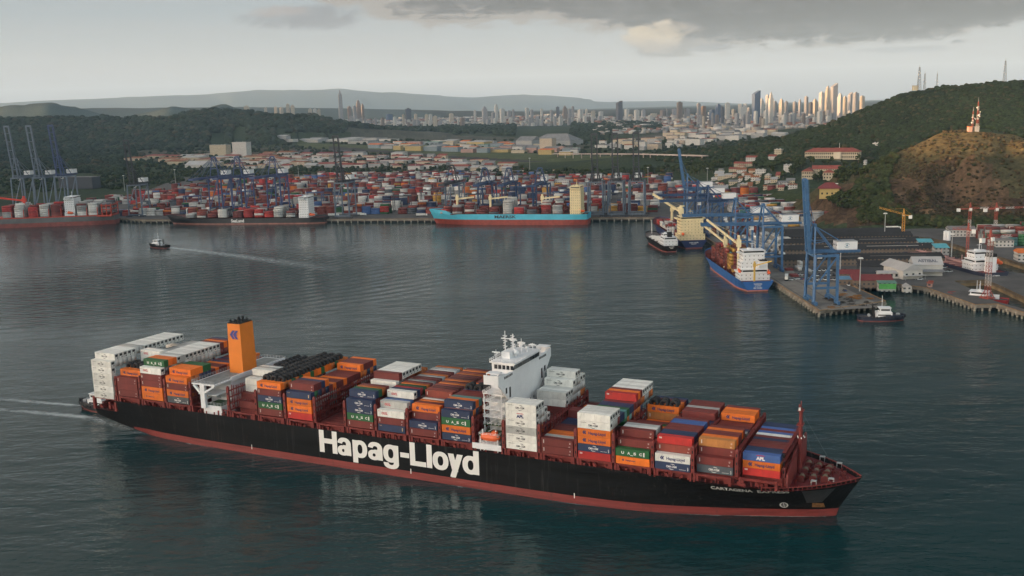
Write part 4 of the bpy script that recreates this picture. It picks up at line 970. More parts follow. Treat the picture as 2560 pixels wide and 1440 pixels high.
# giant tyres riding in open-top containers
def tyre_mesh():
    bm = bmesh.new(); N, K = 20, 8; R0, r0 = 1.25, .62; vs = []
    for i in range(N):
        a = 2 * math.pi * i / N
        for j in range(K):
            b = 2 * math.pi * j / K; rr = R0 + r0 * math.copysign(abs(math.cos(b)) ** .6, math.cos(b)) * (1 + .03 * (i % 2) * (math.cos(b) > .5)); yy_ = .75 * math.copysign(abs(math.sin(b)) ** .6, math.sin(b))
            vs.append(bm.verts.new((rr * math.cos(a), yy_, rr * math.sin(a))))
    for i in range(N):
        for j in range(K): bm.faces.new((vs[i * K + j], vs[i * K + (j + 1) % K], vs[((i + 1) % N) * K + (j + 1) % K], vs[((i + 1) % N) * K + j]))
    me = bpy.data.meshes.new('giant_tyre'); bm.to_mesh(me); bm.free(); me.materials.append(mat('tyre_rubber', (.014, .014, .015), .75, .3, 2)); 
    for p in me.polygons: p.use_smooth = True
    return me
TY = tyre_mesh()
def tyres(k, rows, label, group):
    zb, th, cols = BAYS[k]
    for r in rows:
        for j in range(3):
            o = bpy.data.objects.new('giant_tyre', TY); COL.objects.link(o)
            o.location = SHIP_PT(BAYX[k] + 2.2 + 3.9 * j + rng.uniform(-.2, .2), -24 + 2.53 * r + 1.22, zb + th * len(cols[r]) + .55); o.rotation_euler = (0, rng.uniform(0, 3), SHIP_HD + rng.uniform(-.15, .15)); tag(o, label, 'tyre', group)
tyres(2, range(2, 5), 'big black tyre poking out of an orange open container beside the white stern stacks', 'tyres near the stern')
tyres(45, range(11, 18), 'big black tyre in the short row of tyres between funnel and long tyre row', 'tyres ahead of the funnel')
tyres(5, range(1, 18), 'big black tyre in the long row of tyres right across the ship', 'long row of tyres')
tyres(11, range(7, 9), 'big black tyre in blue open containers just behind the bridge', 'tyres behind the bridge')
tyres(15, range(14, 16), 'big black tyre in the orange lettered open container ahead of the bridge', 'tyres ahead of the bridge')
# ------------------------------------------------------------------ other ships and boats
def vessel(name, label, cat, stern, bow, B, zd, zfc, boot_h, hull_m, boot_m, deck_m, stern_w=.86, bluff=.80, fc_len=.12, group=None):
    s, b = Vector(stern), Vector(bow); L = (b - s).length; hd = math.atan2(b.y - s.y, b.x - s.x)
    root = empty(name, (s.x, s.y, 0), hd, label, cat, group); hbm = B / 2
    def W(t, z):
        q = min(1, max(0, z / zd)); aft = 1 - (1 - stern_w) * max(0, 1 - t / .08) - (.38 * (1 - q)) * max(0, 1 - t / .13) ** 1.5
        fd = 1 - max(0, (t - bluff) / (1 - bluff)) ** 2.3; fw = 1 - max(0, (t - bluff + .16) / (1 - bluff + .13)) ** 1.6
        return hbm * max(.012, min(aft, fw + (fd - fw) * q ** .8))
    st = [0, .015, .04, .08, .13, .2, .4, .6, .7, .76, .82, .87, .91, .945, .97, .985, 1]; m = MB(); cols = []
    for t in st:
        zt = zd + (zfc - zd) * (1 if t > 1 - fc_len else max(0, (t - (1 - fc_len - .05)) / .05)); zl = [-1.0, boot_h] + [boot_h + (zt - boot_h) * k / 5 for k in range(1, 6)]
        cols.append([(L * t * (1 - .045 * max(0, (t - .8) / .2) * (1 - max(0, z) / zt)), W(t, z), z) for z in zl])
    n = 7
    for sg in (-1, 1):
        k0 = len(m.v)
        for c in cols: m.v += [(x, sg * y, z) for x, y, z in c]
        for i in range(len(st) - 1):
            for k in range(n - 1): m.f.append((k0 + i * n + k, k0 + (i + 1) * n + k, k0 + (i + 1) * n + k + 1, k0 + i * n + k + 1)); m.m.append(1 if k == 0 else 0)
    for k in range(n - 1): (x, y, z), (x2, y2, z2) = cols[0][k], cols[0][k + 1]; m.quad((x, -y, z), (x, y, z), (x2, y2, z2), (x2, -y2, z2)); m.m[-1] = 1 if k == 0 else 0
    m.build('hull', [hull_m, boot_m], root)
    m = MB()
    for i in range(len(st) - 1):
        (xa, ya, za), (xb, yb, zb) = cols[i][-1], cols[i + 1][-1]; m.quad((xa, -ya + .1, za - .9), (xb, -yb + .05, zb - .9), (xb, yb - .05, zb - .9), (xa, ya - .1, za - .9))
    m.build('deck', deck_m, root)
    return root, L
def deckhouse(root, x0, x1, w, z0, n, lh=2.9, wall=white, wings=True, face=1, nm='deckhouse', roofbits=True):
    m = MB()
    for k in range(n):
        g = .0 if k < n - 1 else .6; m.mi = 0; hw = w / 2 * (1 if k < 2 else .86); m.box(x0 + g, -hw, z0 + k * lh, x1 - g, hw, z0 + (k + 1) * lh - .12); m.box(x0 - .5, -hw - .5, z0 + (k + 1) * lh - .12, x1 + .5, hw + .5, z0 + (k + 1) * lh + .06)
        m.mi = 1
        if k == n - 1:
            for sx_i, x in ((-1, x0 + g), (1, x1 - g)): m.box(x - .06, -hw + .5, z0 + k * lh + 1.1, x + .06, hw - .5, z0 + k * lh + 2.2)
            for s in (-1, 1): m.box(x0 + 1.2, s * hw - .06, z0 + k * lh + 1.1, x1 - 1.2, s * hw + .06, z0 + k * lh + 2.2)
        else:
            for y in np.arange(-hw + 1.2, hw - 1, 3.3):
                for x in (x0 + g, x1 - g): m.box(x - .05, y, z0 + k * lh + 1.1, x + .05, y + .5, z0 + k * lh + 1.8)
            for x in np.arange(x0 + 1, x1 - 1.2, 2.4):
                for s in (-1, 1): m.box(x, s * hw - .05, z0 + k * lh + 1.0, x + .7, s * hw + .05, z0 + k * lh + 1.8)
    m.mi = 0; zt = z0 + n * lh
    if wings:
        for s in (-1, 1): m.box(x0 + (x1 - x0) * .3, min(s * w * .4, s * w * .56), zt - lh + .1, x1 - .6, max(s * w * .4, s * w * .56), zt - lh + 1.2)
    h = m.build(nm, [wall, glass], root)
    if roofbits:
        m = MB(); xm = (x0 + x1) / 2; m.tube((xm, 0, zt), (xm, 0, zt + 7), .3, .15, 6); m.box(xm - .1, -2, zt + 4.5, xm + .1, 2, zt + 4.8); m.box(xm - 1.5, 1.5, zt, xm + 1.0, 3.5, zt + 1.4); m.tube((xm + 1, -2.5, zt), (xm + 1, -2.5, zt + 4), .15, .1, 6)
        m.build('radar_mast', wall, root)
    return h
def deck_crane(root, x, y, z0, h, jib, az, el, ma, r=1.3):
    m = MB(); m.tube((x, y, z0), (x, y, z0 + h), r, r * .85, 10); m.box(x - r * 1.2, y - r * 1.2, z0 + h * .72, x + r * 1.2, y + r * 1.2, z0 + h * .9); c = m.build('deck_crane', ma, root)
    d = Vector((math.cos(az) * math.cos(el), math.sin(az) * math.cos(el), math.sin(el))); p = Vector((x, y, z0 + h * .78)); m = MB()
    m.beam(p, p + d * jib, r * .9, r * 1.1); m.beam(Vector((x, y, z0 + h)), p + d * jib * .96, .12, .12); m.build('jib', ma, c); return c
def side_text(root, s, x0, x1, z0, z1, y, ma, bold=.03, flip=True):
    me = fit_text(text_mesh(s, 1, bold), x1 - x0, z1 - z0); me.materials.clear(); me.materials.append(ma); o = bpy.data.objects.new('lettering', me); COL.objects.link(o); o.parent = root
    if flip: o.location = (x1, y, z0); o.rotation_euler = (0, 0, math.pi)
    else: o.location = (x0, y, z0)
    return o
def stern_text(root, lines, w, z, dz, ma=None, x=-.12):
    for i, s in enumerate(lines):
        me = fit_text(text_mesh(s, 1, .02), w[i], dz * .66); me.materials.clear(); me.materials.append(ma or lettering_white); o = bpy.data.objects.new('lettering', me); COL.objects.link(o); o.parent = root; o.location = (x, w[i] / 2, z - i * dz); o.rotation_euler = (0, 0, -math.pi / 2)
def load(root, bays, y0, y1, z0, pal, seed, th=2.7):
    """container stacks on a ship's deck: (x, tiers near, tiers rest)"""
    q = random.Random(seed); M = Matrix.Translation(root.location) @ Matrix.Rotation(root.rotation_euler.z, 4, 'Z'); hd = root.rotation_euler.z; n = int((y1 - y0) / 2.5)
    for x, tn, p in bays:
        base = q.choice(p or pal)
        for r in range(n):
            t = max(1, tn - (q.random() < .25) + (r > 1 and q.random() < .2))
            for k in range(t):
                if q.random() < .35 or k == t - 1 and q.random() < .3: base = q.choice(p or pal)
                rest_cont.append((M @ Vector((x + 6.1, y1 - 1.25 - r * 2.5, z0 + th * (k + .5))), (6.0, 1.18, th / 2 - .06), hd, base))
boot_far = mat('far_boot_red', (.20, .05, .04), .65, .3, .2)
V1, L1 = vessel('container_ship', 'grey hulled container ship with orange red deck edge at the left photo edge', 'container ship', (-541, 1376), (-860, 1352), 34, 12.0, 14.5, 5.6, mat('grey_hull', (.10, .105, .105), .5, .25, .1), boot_far, sred_d)
osr = mat('orange_deck_red', (.42, .05, .025), .6, .2, .4)
m = MB(); m.box(2, -16.5, 11, 34, 16.5, 13.2); [m.box(x, s * 16.2 - .4, 12, x + .9, s * 16.2 + .4, 24) for x in (20, 34, 68, 84, 99, 117, 133, 150) for s in (-1, 1)]; m.box(20, -16.6, 12, 160, 16.6, 13.4); m.build('lashing_frame', osr, V1)
m = MB(); [m.box(x, s * 15 - 1, 13, x + 1.1, s * 15 + 1, 28) for x in (2, 8, 14) for s in (-1, 1)]; m.box(2, -16, 20, 16, 16, 21); m.box(2, -16, 25.5, 16, 16, 26.5); m.build('stern_frame', osr, V1)
WS, RR = ['W', 'W', 'S', 'W'], ['R', 'D', 'M', 'R', 'S']
load(V1, [(20, 6, WS), (35, 6, WS + ['R']), (69, 6, RR), (84, 6, WS), (99, 5, ['O', 'D', 'R']), (117, 6, WS), (133, 6, RR + ['W'])], -16.5, 16.5, 13.4, WS, 1)
load(V1, [(4, 5, ['R', 'N', 'S'])], -15, 15, 15, WS, 2)
deckhouse(V1, 51, 64, 31, 12, 9, 3.0); deck_crane(V1, 122, -2, 13, 28, 42, R(175 - 180 + 8), R(9), mat('crane_red', (.60, .05, .025), .5, .1, .3), 2.0)
lifeboat(52, 16.5, 16, V1)
V2, L2 = vessel('container_ship', 'dark grey container ship with white lettering amidships, left of the sky blue ship', 'container ship', (-240, 1305), (-463, 1345), 27, 8.2, 12.5, 1.7, mat('dark_grey_hull', (.026, .026, .028), .5, .25, .1), mat('faded_pink_boot', (.30, .13, .10), .7, .3, .2), sred_d)
load(V2, [(38, 3, RR + WS), (55, 5, WS), (68, 3, RR), (82, 4, ['W', 'R', 'D']), (97, 4, ['R', 'W', 'D']), (112, 3, ['D', 'W', 'R', 'M'])], -13, 13, 9, WS, 3)
load(V2, [(134, 4, ['W', 'N', 'S']), (149, 2, RR), (164, 3, ['M', 'W']), (180, 2, ['W', 'S'])], -11, 11, 9, WS, 4)
deckhouse(V2, 20, 33, 24, 8, 9, 3.0); side_text(V2, 'SeaLand', 109, 127, 2.8, 7.2, 13.7, lettering_white)
deck_crane(V2, 196, 0, 9, 12, 6, 2.4, .5, lettering_white, .5); lifeboat(12, 9, 10, V2)
aqua = mat('sky_blue_hull', (.075, .42, .56), .5, .12, .1)
V3, L3 = vessel('container_ship', 'container ship with a sky blue hull, cream deckhouse at its stern and cream deck cranes', 'container ship', (96, 1210), (-102, 1262), 30, 13.2, 18.5, 6.4, aqua, mat('dull_boot_red', (.26, .045, .03), .6, .25, .2), sred_d, stern_w=.95)
load(V3, [(30, 4, RR), (44, 5, ['R', 'W', 'D']), (62, 2, ['R', 'N']), (78, 3, RR), (92, 6, WS), (110, 3, ['N', 'R']), (126, 2, RR)], -14.5, 14.5, 13.4, WS, 5)
load(V3, [(142, 4, WS + ['R']), (158, 4, ['W', 'R', 'S']), (174, 2, RR)], -12, 12, 13.4, WS, 6)
deckhouse(V3, 8, 21, 27, 12.4, 11, 3.1, cream); side_text(V3, 'MAERSK', 87.5, 115.0, 8.2, 11.8, 15.15, lettering_black, .03); lifeboat(3, 11, 15, V3)
for x in (57, 123, 166): deck_crane(V3, x, 3, 12.5, 24, 22, math.pi, .1, cream, 1.6)
m = MB(); m.box(22, -14.8, 12.4, 172, 14.8, 13.6); [m.box(x, s * 14.4 - .3, 12.4, x + .7, s * 14.4 + .3, 19) for x in range(28, 172, 16) for s in (-1, 1)]; m.build('hatch_coaming', sred_d, V3)

navyh = mat('navy_hull', (.014, .026, .085), .45, .2, .15)
V4, L4 = vessel('cargo_ship', 'navy hulled cargo ship with tall cream deckhouse seen from its stern', 'cargo ship', (179.5, 972), (174, 1160), 27, 8.2, 12, 1.2, navyh, boot_far, sred_d, stern_w=.95)
deckhouse(V4, 9, 27, 26, 7.2, 8, 2.9, cream); lifeboat(6, 9, 12, V4); stern_text(V4, ['PACIFIC TRADER', 'MAJURO'], [9, 5], 5.5, 1.4)
deck_crane(V4, 48, 3, 8, 30, 62, R(18), R(13), cream, 1.9); deck_crane(V4, 128, -3, 8, 22, 26, R(200), R(15), cream, 1.5)
load(V4, [(52, 2, ['W', 'S', 'W', 'R']), (66, 3, ['W', 'S', 'D']), (82, 2, ['W', 'R']), (98, 2, ['W', 'S']), (114, 2, ['W', 'R']), (134, 2, ['D', 'R'])], -11, 11, 8.6, WS, 8)
V5, L5 = vessel('tanker', 'small black tanker with white superstructure moored outside the navy cargo ship', 'tanker', (154.5, 953), (146.5, 1048), 15.5, 6.2, 9.5, .8, black, boot_far, mat('tanker_deck', (.10, .09, .085), .7, .3, .5), stern_w=.9)
deckhouse(V5, 4, 20, 14, 5.3, 3, 2.8); deckhouse(V5, 12, 20, 10, 13.7, 1, 2.6, white, True, 1, 'wheelhouse')
m = MB(); m.box(6, -2, 13.7, 10, 2, 18.5); m.build('funnel', dark, V5); stern_text(V5, ['OCEAN RIDER', 'PANAMA'], [5.2, 3.2], 4.6, 1.2)
m = MB(); m.tube((84, 0, 8), (84, 0, 22), .35, .2, 6); [m.tube((24, y, 6.4), (80, y, 6.4), .25, .25, 6) for y in (-2, -.8, .8, 2)]; [m.box(x, -6, 5.6, x + 1.5, 6, 7) for x in (30, 44, 58, 70)]; [m.tube((x, 4, 5.5), (x, 4, 9), .3, .3, 6) for x in (35, 50, 64)]
m.build('deck_pipes', lettering_white, V5)
for s in (-1, 1): m = MB(); m.box(3, s * 7.3 - .5, 5.4, 8, s * 7.3 + .5, 6.6)
lifeboat(9, 5.5, 8.6, V5, 5, 1.0)
blueh = mat('bright_blue_hull', (.022, .10, .30), .45, .2, .15)
V6, L6 = vessel('cargo_ship', 'bright blue container feeder with white deckhouse and yellow cranes, stern towards the viewer', 'cargo ship', (184.5, 738), (182.5, 898), 24.5, 7.6, 11.5, 1.0, blueh, mat('salmon_boot', (.42, .14, .09), .7, .25, .3), sred_d, stern_w=.97)
deckhouse(V6, 9, 24, 22.5, 6.7, 3, 2.8); deckhouse(V6, 13, 25, 19, 15.1, 5, 2.8, white, True, 1, 'bridge_tower')
m = MB(); m.box(7, -9, 15.2, 12, -3, 21.5); m.mi = 1; m.box(7.3, -8.6, 21.5, 11.7, -3.4, 22.4); m.build('funnel', [white, dark], V6); lifeboat(6.5, -10.5, 11, V6, 7, 1.4); lifeboat(12, 10.5, 12, V6, 6, 1.2)
stern_text(V6, ['THORSWIND', 'ST JOHNS', 'IMO 9355422'], [6.4, 4.8, 6.4], 5.0, 1.5)
deck_crane(V6, 28, 8, 7, 32, 40, R(30), R(24), cream, 1.3); deck_crane(V6, 74, 8, 7, 26, 44, R(14), R(14), cream, 1.3); deck_crane(V6, 5, 1.5, 7, 15, 16, R(-140), R(18), mat('crane_yellow', (.55, .36, .07), .5), .8)
load(V6, [(32, 2, ['Y', 'R', 'G'][:2]), (46, 5, ['Y', 'R', 'M']), (60, 6, ['R', 'Y', 'M', 'T']), (76, 6, ['R', 'D', 'Y', 'M']), (91, 6, ['D', 'Y', 'R']), (106, 4, ['R', 'M'])], -10, 10, 8.2, WS, 9, 2.6)
load(V6, [(121, 4, ['R', 'Y', 'M'])], -6, 6, 9, WS, 10)
m = MB(); [m.box(x, -11.5, 6.8, x + 1, 11.5, 10) for x in range(30, 136, 15)]; m.build('hatch_coaming', sred_d, V6)

def tug(stern, bow, label, hull_m, fender=True, B=10.5):
    root, L = vessel('tugboat', label, 'tugboat', stern, bow, B, 2.9, 4.2, .5, hull_m, boot_far, mat('tug_deck', (.06, .055, .055), .7), stern_w=.8, bluff=.62, fc_len=.45)
    m = MB(); k = L / 30; m.box(11 * k, -3.6, 2, 21 * k, 3.6, 5.6); m.box(13 * k, -2.9, 5.6, 20 * k, 2.9, 8.2); m.mi = 1; m.box(13 * k - .05, -2.5, 6.6, 20 * k + .05, 2.5, 7.7); m.box(14 * k, -2.95, 6.6, 19.5 * k, 2.95, 7.7); m.box(12 * k, -3.65, 3.6, 20 * k, 3.65, 4.3); m.mi = 0; m.box(12.6 * k, -3.2, 8.2, 20.4 * k, 3.2, 8.5); m.build('wheelhouse', [white, glass], root)
    m = MB(); m.tube((15 * k, 0, 8.5), (15 * k, 0, 16), .22, .12, 6); m.box(14.9 * k, -1.4, 12, 15.1 * k, 1.4, 12.2); m.build('mast', white, root)
    m = MB(); [m.tube((10 * k, s * 2.4, 2), (9.6 * k, s * 2.4, 9), .55, .5, 8) for s in (-1, 1)]; m.build('funnel', dark, root)
    m = MB(); m.tube((7 * k, -1.2, 3.2), (7 * k, 1.2, 3.2), .9, .9, 10); m.box(24 * k, -1.5, 3, 26 * k, 1.5, 4.6); m.build('towing_winch', steel, root)
    m = MB()
    for i in range(10): a = i / 9; t = a * 1.0; x = L * (.3 + .68 * a); yb = (B / 2) * (1 - max(0, (a - .35) / .65) ** 2.2) + .1; [m.tube((x, s * (yb - .35), 2.7), (x, s * (yb + .35), 2.7), .7, .7, 7) for s in (-1, 1)]
    m.build('fender', mat('tyre_rubber', (.014, .014, .015)), root)
    return root
tug((-376, 1090), (-402, 1106), 'small tugboat with white wheelhouse trailing a foamy wake in mid harbour', black, B=9.5)
tug((222, 629.5), (251, 624.5), 'dark blue tugboat with white wheelhouse moored at the end of the pier', mat('tug_navy', (.016, .022, .04), .5, .2, .4))
t3 = SHIP_PT(-5, 1, 0); t4 = SHIP_PT(-37, 0, 0); tug((t3.x, t3.y), (t4.x, t4.y), 'black tugboat half hidden behind the stern of the big ship', mat('tug_black', (.02, .021, .024), .5, .2, .4))

# vessels in the dry docks
def drop(root, z): root.location.z = z
V7, L7 = vessel('tanker', 'tanker in dry dock with navy stern, red deck and big white deckhouse', 'tanker', (368, 748), (352, 905), 23, 11, 14, 3.0, mat('dock_navy', (.018, .024, .045), .5, .2, .2), boot_far, mat('wine_red_deck', (.15, .03, .03), .65, .25, .4), stern_w=.9)
drop(V7, -3.5); deckhouse(V7, 14, 30, 20, 10, 3, 2.9, white); deckhouse(V7, 19, 30, 13, 18.6, 2, 2.9, white, True, 1, 'wheelhouse')
m = MB(); m.box(5, -3, 10, 11, 3, 22); m.mi = 1; m.box(5, -3, 22, 11, 3, 24.5); m.build('funnel', [white, dark], V7); lifeboat(8, -9.5, 15, V7); stern_text(V7, ['ALTAMIRA', 'MONROVIA'], [6, 5], 8, 1.5)
m = MB(); [m.tube((36, y, 12), (140, y, 12), .35, .35, 6) for y in (-1.5, 0, 1.5)]; [m.tube((x, y, 10), (x, y, 16), .35, .3, 6) for x in (60, 92, 124) for y in (-7, 7)]; [m.box(x, -10, 10.3, x + .6, 10, 11.4) for x in range(40, 145, 9)]; m.build('deck_pipes', mat('pink_pipe', (.45, .25, .22), .6), V7)
V8, L8 = vessel('workboat', 'red hulled workboat with white superstructure standing in the front dry dock', 'workboat', (338, 668), (306, 690), 10.5, 5.4, 7.4, 2.6, mat('dock_red', (.34, .03, .03), .6, .2, .4), boot_far, mat('tug_deck', (.06, .055, .055)), stern_w=.9)
drop(V8, -2.5); deckhouse(V8, 12, 24, 8.6, 4.6, 2, 2.6); m = MB(); m.tube((20, 0, 9), (20, 0, 17), .25, .15, 6); m.box(6, -3, 4.6, 10, -1, 7.5); m.build('mast', white, V8)
# ------------------------------------------------------------------ quay cranes
def gantry(label, x, y, th, zg, za, gauge, bl, raised, paint, legpaint=None, s=9.0, angle=82, house=True, emb=False):
    legpaint = legpaint or paint
    c = empty('gantry_crane', (x, y, DECK), th, label, 'crane', 'ship to shore cranes'); zg -= DECK; za -= DECK
    for lx_ in (0, gauge):
        for sg in (-1, 1):
            m = MB(); m.beam((lx_ + (-.6 if lx_ == 0 else 0), sg * (s + .8), 2.4), (lx_, sg * s, zg), 1.7, 1.5); m.build('leg', legpaint, c)
            m = MB(); m.box(lx_ - .7, sg * (s + .8) - 4.5, .9, lx_ + .7, sg * (s + .8) + 4.5, 2.5)
            for k in range(4): m.tube((lx_ - .8, sg * (s + .8) - 3.6 + 2.4 * k, .65), (lx_ + .8, sg * (s + .8) - 3.6 + 2.4 * k, .65), .65, .65, 8)
            m.build('bogie', paint, c)
    m = MB(); zp = min(15, zg * .33)
    for lx_ in (0, gauge): m.beam((lx_, -s, 3.4), (lx_, s, 3.4), 1.2, 1.6); m.beam((lx_, -s, zg - 1), (lx_, s, zg - 1), 1.3, 1.6)
    for sg in (-1, 1):
        m.beam((0, sg * s, zp), (gauge, sg * s, zp), 1.3, 1.5); m.beam((0, sg * s, zp + .5), (gauge, sg * s, zg - 1.5), .9, .9); m.beam((0, sg * s, zg - 1), (gauge, sg * s, zg - 1), 1.2, 1.6)
    m.build('portal_frame', legpaint, c)
    m = MB()
    for sg in (-1, 1): m.box(-2, sg * 3.2 - .55, zg, gauge + 17, sg * 3.2 + .55, zg + 1.8)
    for k in np.arange(0, gauge + 17, 6): m.box(k - .25, -3.2, zg + .3, k + .25, 3.2, zg + .9)
    for sg in (-1, 1): m.box(-2, sg * 4.6 - .06, zg + 2.3, gauge + 16, sg * 4.6 + .06, zg + 2.42); m.box(-2, sg * 4.6 - .5, zg + .9, gauge + 16, sg * 4.6 + .5, zg + 1.0)
    m.build('main_girder', paint, c)
    a = R(angle) if raised else R(0.5); d = Vector((-math.cos(a), 0, math.sin(a))); n = Vector((math.sin(a), 0, math.cos(a))); p0 = Vector((-2.2, 0, zg + .9)); m = MB()
    for sg in (-1, 1):
        o = Vector((0, sg * 3.2, 0)); m.beam(p0 + o, p0 + o + d * bl, 1.4, 2.1)
        for k in np.arange(3, bl - 1, 4.5): m.beam(p0 + o * 1.4 + d * k - n * .9, p0 + o * 1.4 + d * k + n * 1.3, .14, .14)
        m.beam(p0 + o * 1.4 + n * 1.3, p0 + o * 1.4 + d * bl + n * 1.3, .14, .14)
    for k in np.arange(2, bl, bl / 6.0): m.beam(p0 + d * k + Vector((0, -3.2, 0)), p0 + d * k + Vector((0, 3.2, 0)), .7, .7)
    m.beam(p0 + d * (bl - .5) + Vector((0, -3.6, 0)), p0 + d * (bl - .5) + Vector((0, 3.6, 0)), 1.2, 2.4)
    m.build('boom', paint, c)
    m = MB(); top = Vector((1.5, 0, za))
    for sg in (-1, 1):
        m.beam((0, sg * s * .72, zg), (1.5, sg * 2.6, za), 1.1, 1.1); m.beam((gauge, sg * 3.4, zg + 1), (1.9, sg * 2.4, za - .6), .7, .7)
        m.beam((.4, sg * 6, zg + (za - zg) * .4), (gauge * .6, sg * 3, zg + (za - zg) * .44), .5, .5)
    m.beam((1.5, -3.4, za), (1.5, 3.4, za), 1.3, 1.5); m.beam((.7, -s * .6, zg + (za - zg) * .45), (.7, s * .6, zg + (za - zg) * .45), .8, .8); m.box(.4, -2, za, 2.6, 2, za + 1.3)
    m.build('apex_frame', paint, c)
    m = MB()
    for sg in (-1, 1):
        m.beam(top + Vector((0, sg * 2.6, 0)), (gauge + 14, sg * 3.2, zg + 1.8), .32, .32)
        if not raised:
            for k in (.45, .92): m.beam(top + Vector((0, sg * 2.6, 0)), p0 + d * bl * k + Vector((0, sg * 3.2, 1)), .32, .32)
        else:
            for k in (.45, .8): m.beam(top + Vector((0, sg * 2.6, 0)), p0 + d * bl * k + Vector((0, sg * 3.2, 0)), .3, .3)
    m.build('stay', paint, c)
    if house:
        m = MB(); m.box(gauge + 1, -4.4, zg + 2, gauge + 14.5, 4.4, zg + 7.6); m.mi = 1; m.box(gauge + .9, -4.5, zg + 7.6, gauge + 14.6, 4.5, zg + 7.9); m.mi = 2
        for yy_ in (-3, .2, 2.6): m.box(gauge + .92, yy_, zg + 4.6, gauge + 1.0, yy_ + .8, zg + 5.6)
        h = m.build('machinery_house', [white, steel, dark], c)
        if emb:
            m = MB(); arc(m, gauge + 7.5, zg + 5, 2.0, 1.2, .3, 2.6, .22); arc(m, gauge + 7.5, zg + 5, 2.0, 1.2, 3.5, 5.8, .22); m.quad((gauge + 6.9, 0, zg + 4.5), (gauge + 8.1, 0, zg + 4.5), (gauge + 7.9, 0, zg + 5.6), (gauge + 7.1, 0, zg + 5.6)); o = m.build('emblem', mat('emblem_grey_blue', (.10, .22, .30), .6), h); o.location = (0, -4.43, 0)
    m = MB(); m.box(-9 if not raised else 4, -1.4, zg - 4, -6 if not raised else 7, 1.4, zg - 1.2); m.mi = 1; m.box((-9.05 if not raised else 3.95), -1.2, zg - 3.4, (-5.95 if not raised else 7.05), 1.2, zg - 2); m.build('operator_cab', [white, glass], c)
    return c
slate = mat('crane_slate', (.135, .17, .22), .5, .15, .3); darkc = mat('crane_dark', (.030, .036, .046), .5, .2, .3); dkleg = mat('crane_grey_leg', (.11, .14, .18), .5, .2, .3)
indigo = mat('crane_indigo', (.045, .070, .165), .5, .2, .3); skyb = mat('crane_blue', (.048, .125, .25), .45, .2, .3); bluec = mat('crane_port_blue', (.022, .055, .13), .5, .2, .3)
TH = math.atan2(.98, .197)
def far_crane(label, u, vg, va, bl, raised, paint, legp=None, back=8, **k):
    y = 1300.0
    for _ in range(6): x = (u - 1280) / F * y * .995; y = (on_far(x) if x > -500 else 1398) + back
    p = atd(u, vg, y); q = atd(u, va, y)
    return gantry(label, p.x, y, TH if x > -500 else R(86), p.z, q.z, 26, bl, raised, paint, legp, **k)
far_crane('leftmost of three tall slate grey cranes with raised booms', 42, 444, 398, 71, True, slate)
far_crane('middle of three tall slate grey cranes with raised booms', 96, 443, 398, 71, True, slate)
far_crane('dark indigo crane with raised boom just right of two slate cranes', 150, 440, 392, 70, True, indigo, slate)
far_crane('lone dark crane with raised boom between the left ship and the dark grey ship', 333, 462, 424, 62, True, darkc, dkleg)
far_crane('left one of three low indigo cranes with booms over the dark grey ship', 536, 444, 394, 60, False, indigo)
far_crane('middle one of three low indigo cranes with booms over the dark grey ship', 594, 442, 393, 60, False, indigo)
far_crane('right one of three low indigo cranes with booms over the dark grey ship', 682, 440, 392, 60, False, indigo)
far_crane('tall dark crane with raised boom between the dark grey and the sky blue ship', 852, 456, 420, 60, True, darkc, dkleg)
far_crane('dark crane with lowered boom above the bow of the sky blue ship', 1130, 458, 414, 50, False, darkc, dkleg)
far_crane('leftmost blue crane with lowered boom over the sky blue ship', 1212, 459, 421, 48, False, bluec)
far_crane('middle blue crane with lowered boom over the sky blue ship', 1272, 459, 421, 48, False, bluec)
far_crane('rightmost blue crane with lowered boom over the sky blue ship', 1350, 460, 421, 48, False, bluec)
far_crane('left one of three dark lattice cranes with upright booms behind the corner quay', 1488, 454, 418, 58, True, darkc, dkleg, angle=85)
far_crane('middle one of three dark lattice cranes with upright booms behind the corner quay', 1539, 453, 418, 58, True, darkc, dkleg, angle=85)
far_crane('right one of three dark lattice cranes with upright booms behind the corner quay', 1591, 452, 418, 58, True, darkc, dkleg, angle=85)
def right_crane(label, y, zg, za, bl, raised, paint, gauge=15, **k): return gantry(label, QX + 2.6, y, 0, zg, za, gauge, bl, raised, paint, **k)
right_crane('blue crane with two upright boom girders at the far end of the right quay', 1150, 44, 60, 45, True, skyb)
right_crane('blue crane with lowered boom, farthest of the lowered ones on the right quay', 1085, 42, 57, 46, False, bluec)
right_crane('blue crane with lowered boom pointing at the cream deckhouse crane tips', 1030, 41, 56, 46, False, bluec)
right_crane('blue crane with lowered boom right above the navy cargo ship deckhouse', 905, 39, 54, 44, False, skyb)
right_crane('blue crane with lowered boom right above the bright blue ship', 806, 42, 58, 46, False, skyb, emb=True)
right_crane('big blue crane with raised boom standing alone on the near pier', 669, 38.5, 57, 49, True, skyb, emb=True, angle=86)

